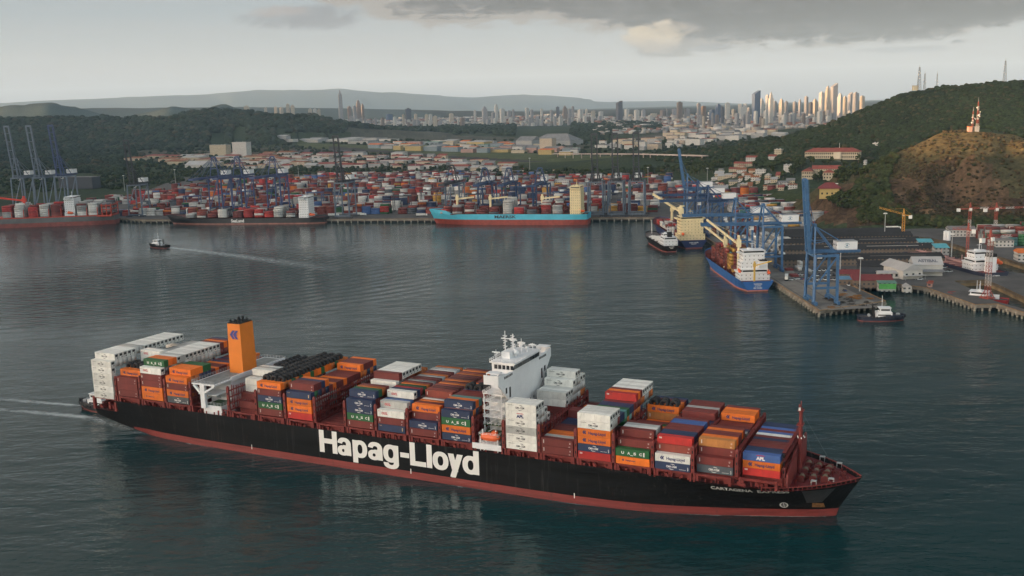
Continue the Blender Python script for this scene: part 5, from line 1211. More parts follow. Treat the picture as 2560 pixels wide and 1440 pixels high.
def tower_crane(label, u, v, zb, vtop, jib, az, paint, stripes=None, drop_=0, w_=2.2, base=True, grp='shipyard tower cranes', back=12):
    p = at(u, v, zb); q = atd(u, vtop, p.y); h = q.z - zb; c = empty('tower_crane', (p.x, p.y, zb), az, label, 'tower crane', grp); hw = w_ / 2
    n = max(4, int(h / 2.6)); paints = [paint] + ([stripes] if stripes else []); m = MB()
    for k in range(n):
        za, zb_ = h * k / n, h * (k + 1) / n; m.mi = (k // 3) % 2 if stripes else 0
        for sx_i, sy_i in ((-1, -1), (1, -1), (1, 1), (-1, 1)): m.beam((sx_i * hw, sy_i * hw, za), (sx_i * hw, sy_i * hw, zb_), .24, .24)
        for a, b in (((-1, -1), (1, -1)), ((1, -1), (1, 1)), ((1, 1), (-1, 1)), ((-1, 1), (-1, -1))): m.beam((a[0] * hw, a[1] * hw, za), (b[0] * hw, b[1] * hw, zb_), .15, .15); m.beam((a[0] * hw, a[1] * hw, zb_), (b[0] * hw, b[1] * hw, zb_), .14, .14)
    m.build('mast', paints, c); m = MB(); jd = math.sin(drop_); jc = math.cos(drop_)
    for k in range(int(jib / 3)):
        a, b = k * 3.0, k * 3.0 + 3; m.mi = (k // 3) % 2 if stripes else 0
        for y_, z_ in ((-.7, 0), (.7, 0), (0, 1.3)): m.beam((a * jc, y_, h + a * jd + z_), (b * jc, y_, h + b * jd + z_), .28, .28)
        m.beam((a * jc, -.7, h + a * jd), (b * jc, 0, h + b * jd + 1.3), .18, .18); m.beam((a * jc, .7, h + a * jd), (b * jc, 0, h + b * jd + 1.3), .18, .18)
    m.mi = 0; m.build('jib', paints, c); m = MB(); m.beam((0, 0, h), (-back, 0, h - back * jd * .6), 1.4, .9); m.taper(-1, -1, 1, 1, h, h + 6, .4); m.beam((0, 0, h + 6), (jib * .62 * jc, 0, h + jib * .62 * jd + 1.2), .12, .12); m.beam((0, 0, h + 6), (-back, 0, h), .12, .12); m.build('counter_jib', paint, c)
    m = MB(); m.box(-back - .5, -1.2, h - back * jd * .6 - 2.6, -back + 2.4, 1.2, h - back * jd * .6 + .5); m.build('counterweight', lettering_white, c); m = MB(); m.box(-1.2, -2.6, h - 1.6, 1.0, -1.1, h + .8); m.build('operator_cab', lettering_white, c)
    if base: m = MB(); [m.beam((i * 3.2, j * 3.2, 0), (i * hw, j * hw, 5), .5, .5) for i in (-1, 1) for j in (-1, 1)]; m.box(-3.6, -3.6, -.1, 3.6, 3.6, .6); m.build('base_frame', mat('crane_base_yellow', (.50, .27, .04), .6, .2, .5) if base == 'y' else paint, c)
    return c
yel = mat('crane_yellow_paint', (.55, .25, .03), .55, .2, .4); redc = mat('crane_signal_red', (.30, .055, .035), .55, .2, .4); whc = mat('crane_white_band', (.46, .42, .39), .6, .1, .4)
tower_crane('yellow tower crane with sloping jib behind the dark roofed sheds', 2257, 600, DECK, 537, 26, R(172), yel, drop_=R(16), back=7)
tower_crane('red and white tower crane with level jib, left one below the bare hill', 2422, 590, DECK, 522, 30, R(-5), redc, whc, back=12)
tower_crane('red and white tower crane with level jib, right one below the bare hill', 2487, 592, DECK, 522, 32, R(4), redc, whc, back=12)
tower_crane('red lattice crane on a yellow base in front of the docked tanker', 2416, 664, DECK, 575, 14, R(150), redc, None, base='y', back=5, w_=1.8)
tower_crane('banded red and white crane tower standing between both dry docks', 2468, 745, DECK, 596, 20, R(20), redc, whc, back=8, w_=2.6)

# ------------------------------------------------------------------ container yards
TONE = {'R': (.17, .032, .026), 'O': (.55, .14, .02), 'D': (.42, .035, .03), 'B': (.022, .04, .095), 'G': (.02, .11, .04), 'W': (.62, .60, .56), 'S': (.36, .36, .35), 'L': (.06, .13, .32), 'T': (.12, .28, .26), 'Y': (.50, .27, .05), 'N': (.08, .095, .11), 'M': (.24, .05, .034)}
YP = 'RRRRRRRRRWWWWWWSSSMMMDDBBBOYLNG'
def yard(origin, e1, nx, blocks, rows, pitch, gap, hmin, hmax, seed, pal=YP, keep=.97):
    q = random.Random(seed); e1 = Vector((e1[0], e1[1], 0)).normalized(); e2 = Vector((-e1.y, e1.x, 0)); ang = math.atan2(e1.y, e1.x); off = 0.0
    for b in range(blocks):
        bh = q.uniform(hmin, hmax); prev = None
        for i in range(nx):
            if q.random() > keep: continue
            if i % 11 == 10: continue
            main = prev if prev and q.random() < .35 else q.choice(pal); prev = main; sh = max(1, min(6, round(bh + q.uniform(-1.0, .9))))
            for r in range(rows):
                base = main if q.random() < .6 else q.choice(pal); t = max(1, sh - (q.random() < .3))
                for k in range(t):
                    if q.random() < .26: base = q.choice(pal)
                    if r > 0 and r < rows - 1 and k < t - 2: continue
                    p = Vector(origin) + e1 * (i * pitch + q.uniform(-.1, .1)) + e2 * (off + r * 2.62)
                    rest_cont.append(((p.x, p.y, DECK + 2.66 * (k + .5)), (6.05, 1.2, 1.31), ang, base))
        off += rows * 2.62 + gap * (1 if b % 2 else .55)
E1 = (far_b[0] - far_a[0], far_b[1] - far_a[1])
def fq(x, d): return (x, on_far(x) + d, 0)
yard(fq(-560, 62), E1, 60, 13, 6, 12.85, 62, 3.6, 5.8, 21, keep=.94)
yard(fq(-688, 250), E1, 11, 9, 6, 12.85, 66, 3.0, 5.2, 28, keep=.92)
yard((252, 1010, 0), (.18, 1), 9, 5, 5, 12.9, 9, 2, 4, 22, keep=.5)
yard((272, 1092, 0), (1, -.06), 13, 8, 5, 12.9, 36, 3, 5.4, 23, 'WWWWSSRRRDMBBNGYR')
yard((240, 1470, 0), (1, -.14), 16, 5, 6, 12.9, 44, 3.2, 5.6, 24)
p = at(2478, 612, DECK); yard((p.x, p.y - 6, 0), (.95, -.25), 6, 5, 4, 12.9, 1.5, 3, 6, 25, 'RRRRMSSWTG')
yard((262, 905, 0), (.05, 1), 9, 5, 2, 12.9, 2.5, 1, 2.2, 26, 'WWWWWS', .9)
yard((238, 790, 0), (.0, 1), 8, 2, 1, 13.2, 3.5, 1, 1.4, 27, 'WWSWRB', .8)
def build_rest():
    C = np.array([list(c[0]) for c in rest_cont]); S = np.array([c[1] for c in rest_cont]); rt = np.array([c[2] for c in rest_cont]); col = np.array([TONE[c[3]] for c in rest_cont]); col *= NR.uniform(.55, 1.0, (len(C), 1))
    V, Fq = boxes_np(C, S, rt); o = np_mesh('container_stacks', V, Fq, mat('weathered_container_steel', (.2, .2, .2), .6, .14, .5, attr='tone'), np.repeat(col, 6, 0))
    tag(o, 'rows of stacked red, white and blue containers filling the port yards and decks', 'containers', kind='stuff'); print('rest containers', len(C))
build_rest()
def yard_crane(label, x, y, rz, span, h, paint):
    c = empty('yard_crane', (x, y, DECK), rz, label, 'crane', 'gantries in the container yard')
    for sx_i in (0, span):
        m = MB(); [m.beam((sx_i, s * 4, .5), (sx_i, s * 3.4, h), .9, .8) for s in (-1, 1)]; m.beam((sx_i, -4.5, 1), (sx_i, 4.5, 1), 1.2, 1.2); m.beam((sx_i, -3.6, h - 4), (sx_i, 3.6, h - 4), .6, .6); m.build('leg_frame', paint, c)
    m = MB(); [m.box(-1, s * 3.4 - .5, h, span + 1, s * 3.4 + .5, h + 1.6) for s in (-1, 1)]; m.build('top_girder', paint, c); m = MB(); m.box(span * .4, -3.6, h + 1.6, span * .4 + 5, 3.6, h + 3.6); m.build('trolley', white, c)
ypos = [(-480, 130, indigo, 'indigo'), (-420, 210, indigo, 'indigo'), (-160, 95, darkc, 'dark'), (-130, 190, darkc, 'dark'), (-60, 110, darkc, 'dark'), (10, 230, bluec, 'blue'), (60, 130, bluec, 'blue'), (130, 100, darkc, 'dark'), (-300, 170, indigo, 'indigo')]
where = ['far left behind the lone dark crane', 'left rear of the yard', 'front of the yard right of the dark grey ship', 'mid yard right of the tall dark crane', 'near the bow of the sky blue ship', 'rear yard above the sky blue ship', 'mid yard above the sky blue ship', 'front yard behind the upright lattice cranes', 'mid yard behind the dark grey ship']
for (x, d, pt, nm), wh in zip(ypos, where): yard_crane(f'{nm} yard gantry over container stacks, {wh}', x, on_far(x) + d, math.atan2(E1[1], E1[0]), 24, 21, pt)
def light_mast(label, u, v, zb, h):
    p = at(u, v, zb); c = empty('light_mast', (p.x, p.y, zb), 0, label, 'light mast', 'tall light masts'); m = MB(); m.tube((0, 0, 0), (0, 0, h), .5, .28, 8); m.build('pole', mat('galvanised', (.36, .36, .35), .5, .1, .5), c); m = MB(); m.tube((0, 0, h), (0, 0, h + .4), 1.6, 1.6, 8); [m.box(1.5 * math.cos(a) - .4, 1.5 * math.sin(a) - .4, h - .5, 1.5 * math.cos(a) + .4, 1.5 * math.sin(a) + .4, h) for a in range(6)]; m.build('lamp_ring', lettering_white, c)
for lb, u, v, h in (('pole beside the pink roof below the bare hill', 2119, 545, 38), ('tallest slender pole left of the bare hill', 2126, 515, 44), ('white pole with cross arm on the yard road', 2158, 556, 30), ('pole in front of the curved retaining wall', 2211, 600, 26), ('pole right of the big raised blue crane', 2089, 545, 40), ('pole beside the white shed end of the dark roofs', 2100, 690, 26), ('pole by the red roofed pier shed', 2149, 728, 24), ('pole left of the docked tanker stern', 2378, 650, 22), ('pole among stacks far left', 312, 478, 30), ('pole left behind the indigo cranes', 440, 470, 36), ('pole right of the indigo cranes', 747, 450, 36), ('pole in mid yard', 1040, 440, 38), ('pole behind the sky blue ship', 1325, 440, 36), ('pole right of lattice cranes', 1620, 470, 34), ('pole by the yard road junction', 1768, 470, 32)):
    light_mast('grey light mast, ' + lb, u, v, DECK, h)
# ------------------------------------------------------------------ buildings
def wallmat(name, col, win=(.05, .055, .06), sx_=3.2, sz=3.1, fill=.45):
    if name in MATS: return MATS[name]
    m = mat(name, col, .75, .12, .2); nt = m.node_tree; b = nt.nodes['Principled BSDF']; src = b.inputs['Base Color'].links[0].from_socket
    t = nt.nodes.new('ShaderNodeTexCoord'); sp_ = nt.nodes.new('ShaderNodeSeparateXYZ'); nt.links.new(t.outputs['Object'], sp_.inputs[0])
    def mt(op, a, bb=None):
        n = nt.nodes.new('ShaderNodeMath'); n.operation = op
        for i, v in enumerate((a, bb)):
            if v is None: continue
            if isinstance(v, (int, float)): n.inputs[i].default_value = v
            else: nt.links.new(v, n.inputs[i])
        return n.outputs[0]
    hx = mt('LESS_THAN', mt('FRACT', mt('DIVIDE', mt('ADD', sp_.outputs[0], sp_.outputs[1]), sx_)), fill)
    hz = mt('MULTIPLY', mt('GREATER_THAN', mt('FRACT', mt('DIVIDE', sp_.outputs[2], sz)), .35), mt('LESS_THAN', mt('FRACT', mt('DIVIDE', sp_.outputs[2], sz)), .78))
    g = nt.nodes.new('ShaderNodeNewGeometry'); s2 = nt.nodes.new('ShaderNodeSeparateXYZ'); nt.links.new(g.outputs['Normal'], s2.inputs[0]); up_ = mt('LESS_THAN', mt('ABSOLUTE', s2.outputs[2]), .5)
    f = mt('MULTIPLY', mt('MULTIPLY', hx, hz), up_); x = nt.nodes.new('ShaderNodeMix'); x.data_type = 'RGBA'; nt.links.new(f, x.inputs[0]); nt.links.new(src, x.inputs[6]); x.inputs[7].default_value = (*win, 1); nt.links.new(x.outputs[2], b.inputs['Base Color']); return m
WALL = {'white': wallmat('white_wall', (0.464, 0.448, 0.416)), 'cream': wallmat('cream_wall', (0.413, 0.352, 0.247)), 'grey': wallmat('grey_wall', (.30, .30, .29)), 'tan': wallmat('tan_wall', (.42, .34, .25)), 'brick': wallmat('brick_wall', (.22, .10, .065)), 'pale blue': wallmat('pale_blue_wall', (0.18, 0.228, 0.252)), 'yellow': wallmat('yellow_wall', (0.377, 0.28, 0.104)), 'pink': wallmat('pink_wall', (0.35, 0.21, 0.175)), 'brown': wallmat('brown_wall', (.16, .12, .09)), 'dark': wallmat('dark_wall', (.045, .05, .06))}
ROOF = {'red': mat('red_roof', (.23, .055, .04), .8, .25, .2), 'white': mat('white_roof', (.37, .36, .35), .7, .12, .1), 'grey': mat('grey_roof', (.17, .17, .17), .75, .25, .1), 'black': mat('black_roof', (.018, .018, .019), .8, .35, .2), 'green': mat('green_roof', (.10, .22, .17), .75, .2, .1), 'aqua': mat('aqua_roof', (.10, .36, .42), .65, .12, .2), 'rust': mat('rust_roof', (.24, .09, .04), .85, .3, .15), 'orange': mat('orange_roof', (.55, .14, .03), .8, .2, .2), 'dark red': mat('dark_red_roof', (.16, .03, .032), .75, .2, .2), 'blue': mat('blue_roof', (.10, .22, .34), .7, .15, .2), 'pink': mat('pink_roof', (.40, .20, .18), .8, .2, .2)}
EXCL = []
def house_at(name, label, cat, ul, ur, v, zb, depth, hw, hr, wall, roof, kind='gable', along='x', group=None, hip=0.0, windows=0, rows=1, over=.6, slant=None):
    EXCL.append((ul - 3, ur + 3, v - (hw + hr) * F / 1600 - 2, v + 5))
    if zb is None: zb = hit((ul + ur) / 2, v).z + .3
    a, b = at(ul, v, zb), at(ur, v, zb)
    W_ = (b - a).length; rz = math.atan2(b.y - a.y, b.x - a.x) if slant is None else R(slant); o = empty(name, (a.x, a.y, zb), rz, label, cat, group)
    m = MB(); m.box(0, 0, -1.5, W_, depth, hw)
    if kind == 'gable' and not hip:
        if along == 'x': m.prism([(0, hw), (depth, hw), (depth / 2, hw + hr - .1)], 0, .05, W_ - .05)
        else: m.prism([(0, hw), (W_, hw), (W_ / 2, hw + hr - .1)], 1, .05, depth - .05)
    m.build('wall', WALL[wall] if not windows else mat(wall + '_plain_wall', MATS[WALL[wall].name].node_tree.nodes['Principled BSDF'].inputs['Base Color'].default_value[:3], .75, .1, .2), o); m = MB()
    if kind == 'flat': m.box(-.3, -.3, hw + .02, W_ + .3, depth + .3, hw + .5); [m.box(W_ * f_, depth * .3, hw + .5, W_ * f_ + 2, depth * .3 + 2, hw + 1.8) for f_ in (.2, .65)]
    elif kind == 'shed': m.quadbox([(-over, -over, hw), (W_ + over, -over, hw), (W_ + over, depth + over, hw + hr), (-over, depth + over, hw + hr), (-over, -over, hw + .25), (W_ + over, -over, hw + .25), (W_ + over, depth + over, hw + hr + .25), (-over, depth + over, hw + hr + .25)])
    else: m.gable(0, 0, W_, depth, hw + .02, hw + hr, over, along, hip)
    m.build('roof', ROOF[roof], o)
    if windows:
        wm = MB(); wm.box(0, -.1, 0, 1.7, .04, 2.1); me = wm.mesh('window', glass)
        for r_ in range(rows):
            for k in range(windows):
                w_o = bpy.data.objects.new('window', me); COL.objects.link(w_o); w_o.parent = o; w_o.location = (W_ * (k + .5) / windows - .5, 0, hw * (r_ + .35) / rows)
    return o, W_, rz
# along the right-hand quay
zq = DECK
for k, (u0, u1, v) in enumerate([(1952, 2372, 667), (1958, 2350, 641), (1962, 2312, 623), (1962, 2290, 608), (1966, 2262, 597)]):
    o, W_, rz = house_at('transit_shed', ['long dark roofed shed, nearest of the five behind the piers', 'long dark roofed shed, second nearest with pale skylight strip', 'long dark roofed shed, third of the five', 'long dark roofed shed, fourth of the five', 'long dark roofed shed, farthest of the five'][k], 'shed', u0, u1, v, zq, [24, 22, 20, 18, 18][k], 5.4, 3.2, 'brown', 'black', 'gable', 'x', 'long dark roofed sheds', slant=-5)
    m = MB(); [m.box(W_ * a_, 5.4, 7.0, W_ * b_, 6.4, 7.35) for a_, b_ in ((.28, .5), (.56, .9))]; m.build('skylight', mat('skylight_pale', (.40, .38, .34), .6, .2, .3) if k in (1, 2) else mat('skylight_dull', (.12, .11, .10), .7), o)
house_at('shed', 'aqua roofed annex at the right end of the dark sheds, upper one', 'shed', 2297, 2332, 628, zq, 12, 8.0, 1.5, 'grey', 'aqua', 'shed')
house_at('shed', 'aqua roofed annex at the right end of the dark sheds, lower one', 'shed', 2338, 2372, 645, zq, 14, 8.6, 1.8, 'grey', 'aqua', 'shed')
o, W_, rz = house_at('warehouse', 'white warehouse with grey lettering across its roof', 'warehouse', 2284, 2356, 690, zq, 17, 8.6, 5.4, 'white', 'white', 'gable', 'x', windows=8)
me = fit_text(text_mesh('ASTIBAL', 1, .03), 14.5, 3.6); me.materials.clear(); me.materials.append(mat('lettering_grey', (.10, .11, .13), .6)); t_ = bpy.data.objects.new('lettering', me); COL.objects.link(t_); t_.parent = o; sl_ = math.atan2(5.4, 9.1); t_.rotation_euler = (-(math.pi / 2 - sl_), 0, 0); t_.location = (W_ * .5 - 7.2, 2.2, 8.62 + (2.2 + .6) * math.tan(sl_) + .12)
m = MB(); m.quadbox([(-.5, -5, 3.8), (W_ + .5, -5, 3.8), (W_ + .5, -.1, 5.0), (-.5, -.1, 5.0), (-.5, -5, 4.0), (W_ + .5, -5, 4.0), (W_ + .5, -.1, 5.2), (-.5, -.1, 5.2)]); m.build('canopy', ROOF['grey'], o)
o, W_, rz = house_at('warehouse', 'white gabled warehouse in front of the lettered roof', 'warehouse', 2257, 2312, 699, zq, 34, 6.6, 4.6, 'white', 'white', 'gable', 'y', windows=3, slant=8)
m = MB(); m.box(-.5, -4, 3.0, W_ + .5, -.1, 3.25); [m.box(x_, -3.8, 0, x_ + .25, -3.55, 3) for x_ in (0, W_ / 2, W_)]; m.build('canopy', ROOF['white'], o)
house_at('canopy_roof', 'low black sloping canopy left of the white gabled warehouse', 'canopy', 2150, 2236, 684, zq, 16, 5.6, 2.2, 'dark', 'black', 'shed')
house_at('shed', 'long dark red roofed shed at the head of the pier', 'shed', 2135, 2232, 716, zq, 20, 4.4, 3.0, 'brown', 'dark red', 'gable', 'x')
house_at('shed', 'dull blue roofed lean-to beside the dark red pier shed', 'shed', 2098, 2150, 712, zq, 8, 4.0, 1.0, 'brown', 'blue', 'shed')
house_at('shed', 'red roofed shed left behind the pier head', 'shed', 2100, 2150, 700, zq, 12, 4.6, 2.6, 'brown', 'dark red', 'gable', 'x')
house_at('office', 'low pale roofed office with dark windows behind the dark red shed', 'office', 2196, 2246, 696, zq, 9, 4.0, 1.4, 'white', 'white', 'gable', 'x', windows=4)
house_at('workshop', 'bright green workshop at the pier edge', 'workshop', 2197, 2240, 724, zq, 7, 4.6, .6, 'grey', 'green', 'shed')
m = MB(); a = at(2197, 725, zq); b = at(2240, 725, zq); m.box(0, -.2, .4, (b - a).length, -.05, 4.2); g_ = m.build('green_wall', mat('green_wall', (.08, .34, .08), .6, .15, .5), bpy.data.objects['workshop']); 
house_at('shed', 'small white gabled shed by the yellow kerb', 'shed', 2259, 2279, 727, zq, 6, 3.0, 1.8, 'white', 'white', 'gable', 'y', over=.2)
house_at('site_office', 'red and white cabin by the dock edge', 'cabin', 2321, 2331, 718, zq, 5, 2.6, .4, 'pink', 'red', 'flat')
house_at('shed', 'long pale building with blue roof below the container stacks', 'shed', 2064, 2134, 562, zq, 12, 5.4, 1.2, 'white', 'blue', 'shed')
house_at('shed', 'dark red flat roof in front of the blue roofed building', 'shed', 2064, 2122, 549, zq, 10, 5.5, .8, 'pink', 'pink', 'shed')
house_at('warehouse', 'navy walled warehouse with pink roof left of the curved road', 'warehouse', 2103, 2146, 548, zq, 16, 13, 3.2, 'dark', 'pink', 'shed')
house_at('workshop', 'grey roofed workshop behind the docked tanker deckhouse', 'workshop', 2375, 2440, 592, zq, 22, 6.5, 3.0, 'white', 'grey', 'gable', 'x')
house_at('warehouse', 'white gabled shed right of the docked tanker', 'warehouse', 2490, 2534, 618, zq, 16, 6.0, 3.6, 'white', 'grey', 'gable', 'y')
house_at('office', 'white house with orange roof at the right edge', 'house', 2546, 2600, 654, zq, 14, 7, 3.0, 'white', 'orange', 'gable', 'x')
for u, v, r_ in ((2363, 600, 1.9), (2371, 601, 1.9)):
    p = at(u, v, zq); m = MB(); m.tube((0, 0, 0), (0, 0, 8.5), r_, r_, 14); m.tube((0, 0, 8.5), (0, 0, 9.3), r_, .3, 14); tag(m.build('storage_tank', white, None, p), 'white upright tank, ' + ('left' if u < 2368 else 'right') + ' one of the pair beside the grey roofed workshop', 'tank')
# on the slope below the wooded hill
o, W_, rz = house_at('administration_building', 'long cream colonnaded building with red roof on a mound below the wooded hill', 'public building', 2012, 2146, 397, None, 22, 10.5, 6.0, 'cream', 'red', 'gable', 'x', None, 12.0, 26, 2, 1.5)
m = MB(); [m.box(W_ * k / 26, -.5, 0, W_ * k / 26 + .5, -.05, 10.3) for k in range(27)]; m.box(-.4, -.7, 4.9, W_ + .4, -.05, 5.4); m.box(W_ * .55, -3, 0, W_ * .68, 0, 10.4); m.build('pilasters', mat('cream_trim', (.56, .48, .36), .75, .1, .3), o)
m = MB(); m.tube((W_ * .62, 11, 16), (W_ * .62, 11, 24), .3, .15, 6); m.build('flagpole', lettering_white, o)
a = hit(2090, 402); a.z += .3;  m = MB(); m.quadbox([(-9, 0, -12), (3, 0, -12), (5, 20, -1), (-5, 20, -1), (-9, 0, -11), (3, 0, -11), (5, 20, 0), (-5, 20, 0)]); tag(m.build('stairway', conc_l, None, (a.x + 2, a.y - 20, a.z)), 'wide pale stairway down the mound in front of the colonnaded building', 'stairway')
house_at('public_building', 'cream building with red roofs and twin gables, left wing', 'public building', 2004, 2032, 446, None, 30, 10, 4.5, 'cream', 'red', 'gable', 'y', None, 0, 5, 2, .8)
house_at('public_building', 'cream building with red roofs and twin gables, right wing', 'public building', 2057, 2085, 449, None, 26, 10, 4.5, 'cream', 'red', 'gable', 'y', None, 0, 4, 2, .8)
house_at('public_building', 'long red roof joining the twin gabled wings', 'public building', 2030, 2100, 438, None, 14, 9, 5, 'cream', 'red', 'gable', 'x')
house_at('villa', 'yellow villa with dark red hip roof behind the container stacks', 'house', 2048, 2098, 494, None, 20, 10, 6, 'yellow', 'dark red', 'gable', 'x', None, 8, 4, 1, 1.8)
house_at('white_house', 'white flat roofed block among trees left of the twin gabled building', 'house', 1958, 1981, 428, None, 12, 9, 1, 'white', 'white', 'flat')
house_at('white_house', 'cream gabled house left of the white block', 'house', 1911, 1926, 452, None, 12, 8, 3, 'cream', 'white', 'gable', 'y')
house_at('white_house', 'small white house with red roof below the wood', 'house', 1864, 1890, 402, None, 14, 6, 3, 'white', 'red', 'gable', 'x')
house_at('white_house', 'cream house high in the wood left of the colonnaded building', 'house', 1935, 1953, 388, None, 14, 10, 2, 'cream', 'white', 'flat')
house_at('white_house', 'red roofed house beside the cream house in the wood', 'house', 1920, 1938, 398, None, 14, 5, 3, 'white', 'red', 'gable', 'x')
house_at('white_house', 'white box house right of the colonnaded building', 'house', 2158, 2166, 411, None, 8, 5, 1, 'white', 'white', 'flat')
house_at('white_house', 'small white roofed house high on the wooded hill', 'house', 2181, 2197, 364, None, 8, 4, 1, 'white', 'white', 'flat')
house_at('port_office', 'white port office with red roof at the quay corner', 'office', 1560, 1612, 474, zq, 14, 9, 3, 'white', 'red', 'gable', 'x')
house_at('parking_building', 'white multi level parking building with dark bands', 'parking building', 1377, 1422, 472, zq, 26, 14, 1, 'white', 'white', 'flat')
house_at('warehouse', 'white flat roofed warehouse at the quay corner behind the yellow ship cranes', 'warehouse', 1762, 1815, 492, zq, 34, 12, 2, 'white', 'white', 'shed')
for (ul, ur, v, hgt, lb) in ((525, 566, 388, 34, 'cream apartment block, left of the two by the wood'), (582, 617, 390, 44, 'white apartment block, right of the two by the wood')):
    house_at('apartment_block', lb, 'apartment block', ul, ur, v, 14, 22, hgt, 1, 'cream' if ul < 570 else 'white', 'white', 'flat')
house_at('hangar', 'pale curved hall right of the airfield shops', 'hall', 1290, 1330, 366, 10, 60, 20, 14, 'grey', 'grey', 'gable', 'x'); house_at('hangar', 'wide grey exhibition hall beyond the airfield', 'hall', 1330, 1426, 362, 10, 80, 14, 24, 'grey', 'grey', 'gable', 'x', None, 40)
house_at('hotel', 'square pink grey block standing beyond the airfield', 'hotel', 1349, 1380, 378, 10, 26, 38, 1, 'tan', 'grey', 'flat')
house_at('terminal_building', 'pale round building at the left yard edge with dark bands', 'office', 148, 232, 470, zq, 24, 22, 1, 'dark', 'grey', 'flat')
house_at('warehouse', 'white arched hall left in the red roofed town', 'hall', 462, 508, 418, 9, 40, 6, 10, 'white', 'white', 'gable', 'x')
ORDN = [a + ' ' for a in 'first second third fourth fifth sixth seventh eighth ninth tenth eleventh twelfth thirteenth fourteenth fifteenth sixteenth seventeenth eighteenth nineteenth twentieth'.split()] + [f'twenty-{a} ' for a in 'first second third fourth fifth sixth seventh eighth ninth'.split()] + ['thirtieth ']
# towns beyond the port: many small buildings, each its own
def town(name, cat, n, poly_uv, zb, wr, hr_, walls, roofs, place, seed, kinds=('gable', 'flat', 'shed')):
    q = random.Random(seed); spots = []; us = [p[0] for p in poly_uv]; vs = [p[1] for p in poly_uv]; tries = 0
    while len(spots) < n and tries < 9000:
        tries += 1; u, v = q.uniform(min(us), max(us)), q.uniform(min(vs), max(vs))
        if not inside(np.array([u]), np.array([v]), poly_uv)[0]: continue
        w_ = q.uniform(*wr)
        if any(abs(u - a) < (w_ + c) * .45 and abs(v - b) < 4.2 for a, b, c in spots): continue
        spots.append((u, v, w_))
    spots.sort(); seen_ = {}
    for i, (u, v, w_) in enumerate(spots):
        wl_, rf = q.choice(walls), q.choice(roofs); k = q.choice(kinds); sz = 'small' if w_ < wr[0] + (wr[1] - wr[0]) * .4 else 'long'; key = (sz, wl_, rf); seen_[key] = seen_.get(key, 0) + 1
        gh = hit(u, v); zz = gh.z; D = gh.y
        if zz > 60 and zb < 30 or D > 6500: continue
        lab = f'{sz} {wl_} building with {rf} roof {place}, {ORDN[seen_[key] - 1]}such from left'
        house_at(name, lab, cat, u - w_ / 2, u + w_ / 2, v, zz, min(60, max(10, w_ * D / F * q.uniform(.4, .8))), q.uniform(*hr_), q.uniform(1.5, 4.5), wl_, rf, k, 'x', 'buildings ' + place)
town('town_house', 'building', 46, [(330, 392), (600, 386), (770, 388), (770, 428), (620, 424), (420, 412), (330, 404)], 8, (18, 48), (6, 11), ['white', 'cream', 'tan', 'white'], ['red', 'red', 'white', 'rust'], 'in the red roofed town', 31)
town('factory', 'building', 62, [(770, 392), (960, 386), (1100, 396), (1290, 414), (1290, 432), (1000, 424), (770, 420)], 8, (16, 44), (6, 10), ['white', 'white', 'tan', 'grey'], ['red', 'white', 'red', 'dark red', 'grey'], 'between port and airfield', 32)
town('shop_building', 'building', 52, [(930, 364), (1090, 356), (1290, 362), (1440, 376), (1440, 389), (1290, 386), (1040, 378), (930, 372)], 10, (18, 46), (9, 16), ['cream', 'pale blue', 'white', 'pink', 'grey', 'yellow'], ['grey', 'green', 'orange', 'white', 'grey'], 'beyond the airfield', 33)
town('warehouse', 'building', 10, [(690, 346), (980, 350), (980, 362), (690, 356)], 12, (24, 60), (7, 12), ['white', 'grey'], ['white', 'grey'], 'at the wood edge', 34)
town('town_house', 'building', 64, [(1500, 362), (1640, 352), (1700, 322), (1960, 334), (1960, 344), (1760, 360), (1640, 376), (1500, 374)], 14, (12, 40), (8, 20), ['white', 'cream', 'tan', 'grey', 'white'], ['red', 'white', 'grey', 'rust', 'grey'], 'left of the wooded hill foot', 35)
town('harbour_house', 'building', 34, [(1770, 440), (1850, 410), (1930, 440), (1990, 462), (1990, 478), (1800, 475)], 6, (9, 26), (4, 7), ['white', 'cream', 'tan'], ['white', 'rust', 'grey', 'red'], 'behind the right container yard', 36)

# raised road across the plain
pa, pb, pc = hit(1385, 391), hit(1600, 394), hit(1765, 399); m = MB()
for a, b in ((pa, pb), (pb, pc)):
    m.beam((a.x, a.y, a.z + 7), (b.x, b.y, b.z + 7), 13, 1.6); m.beam((a.x, a.y - 6.4, a.z + 8.2), (b.x, b.y - 6.4, b.z + 8.2), .5, 1.2)
    for k in range(9): c = a.lerp(b, (k + .5) / 9); m.box(c.x - 1, c.y - 2, c.z - 4, c.x + 1, c.y + 2, c.z + 6.3)
tag(m.build('road_viaduct', mat('viaduct_concrete', (.40, .33, .29), .85, .2, .1)), kind='structure')
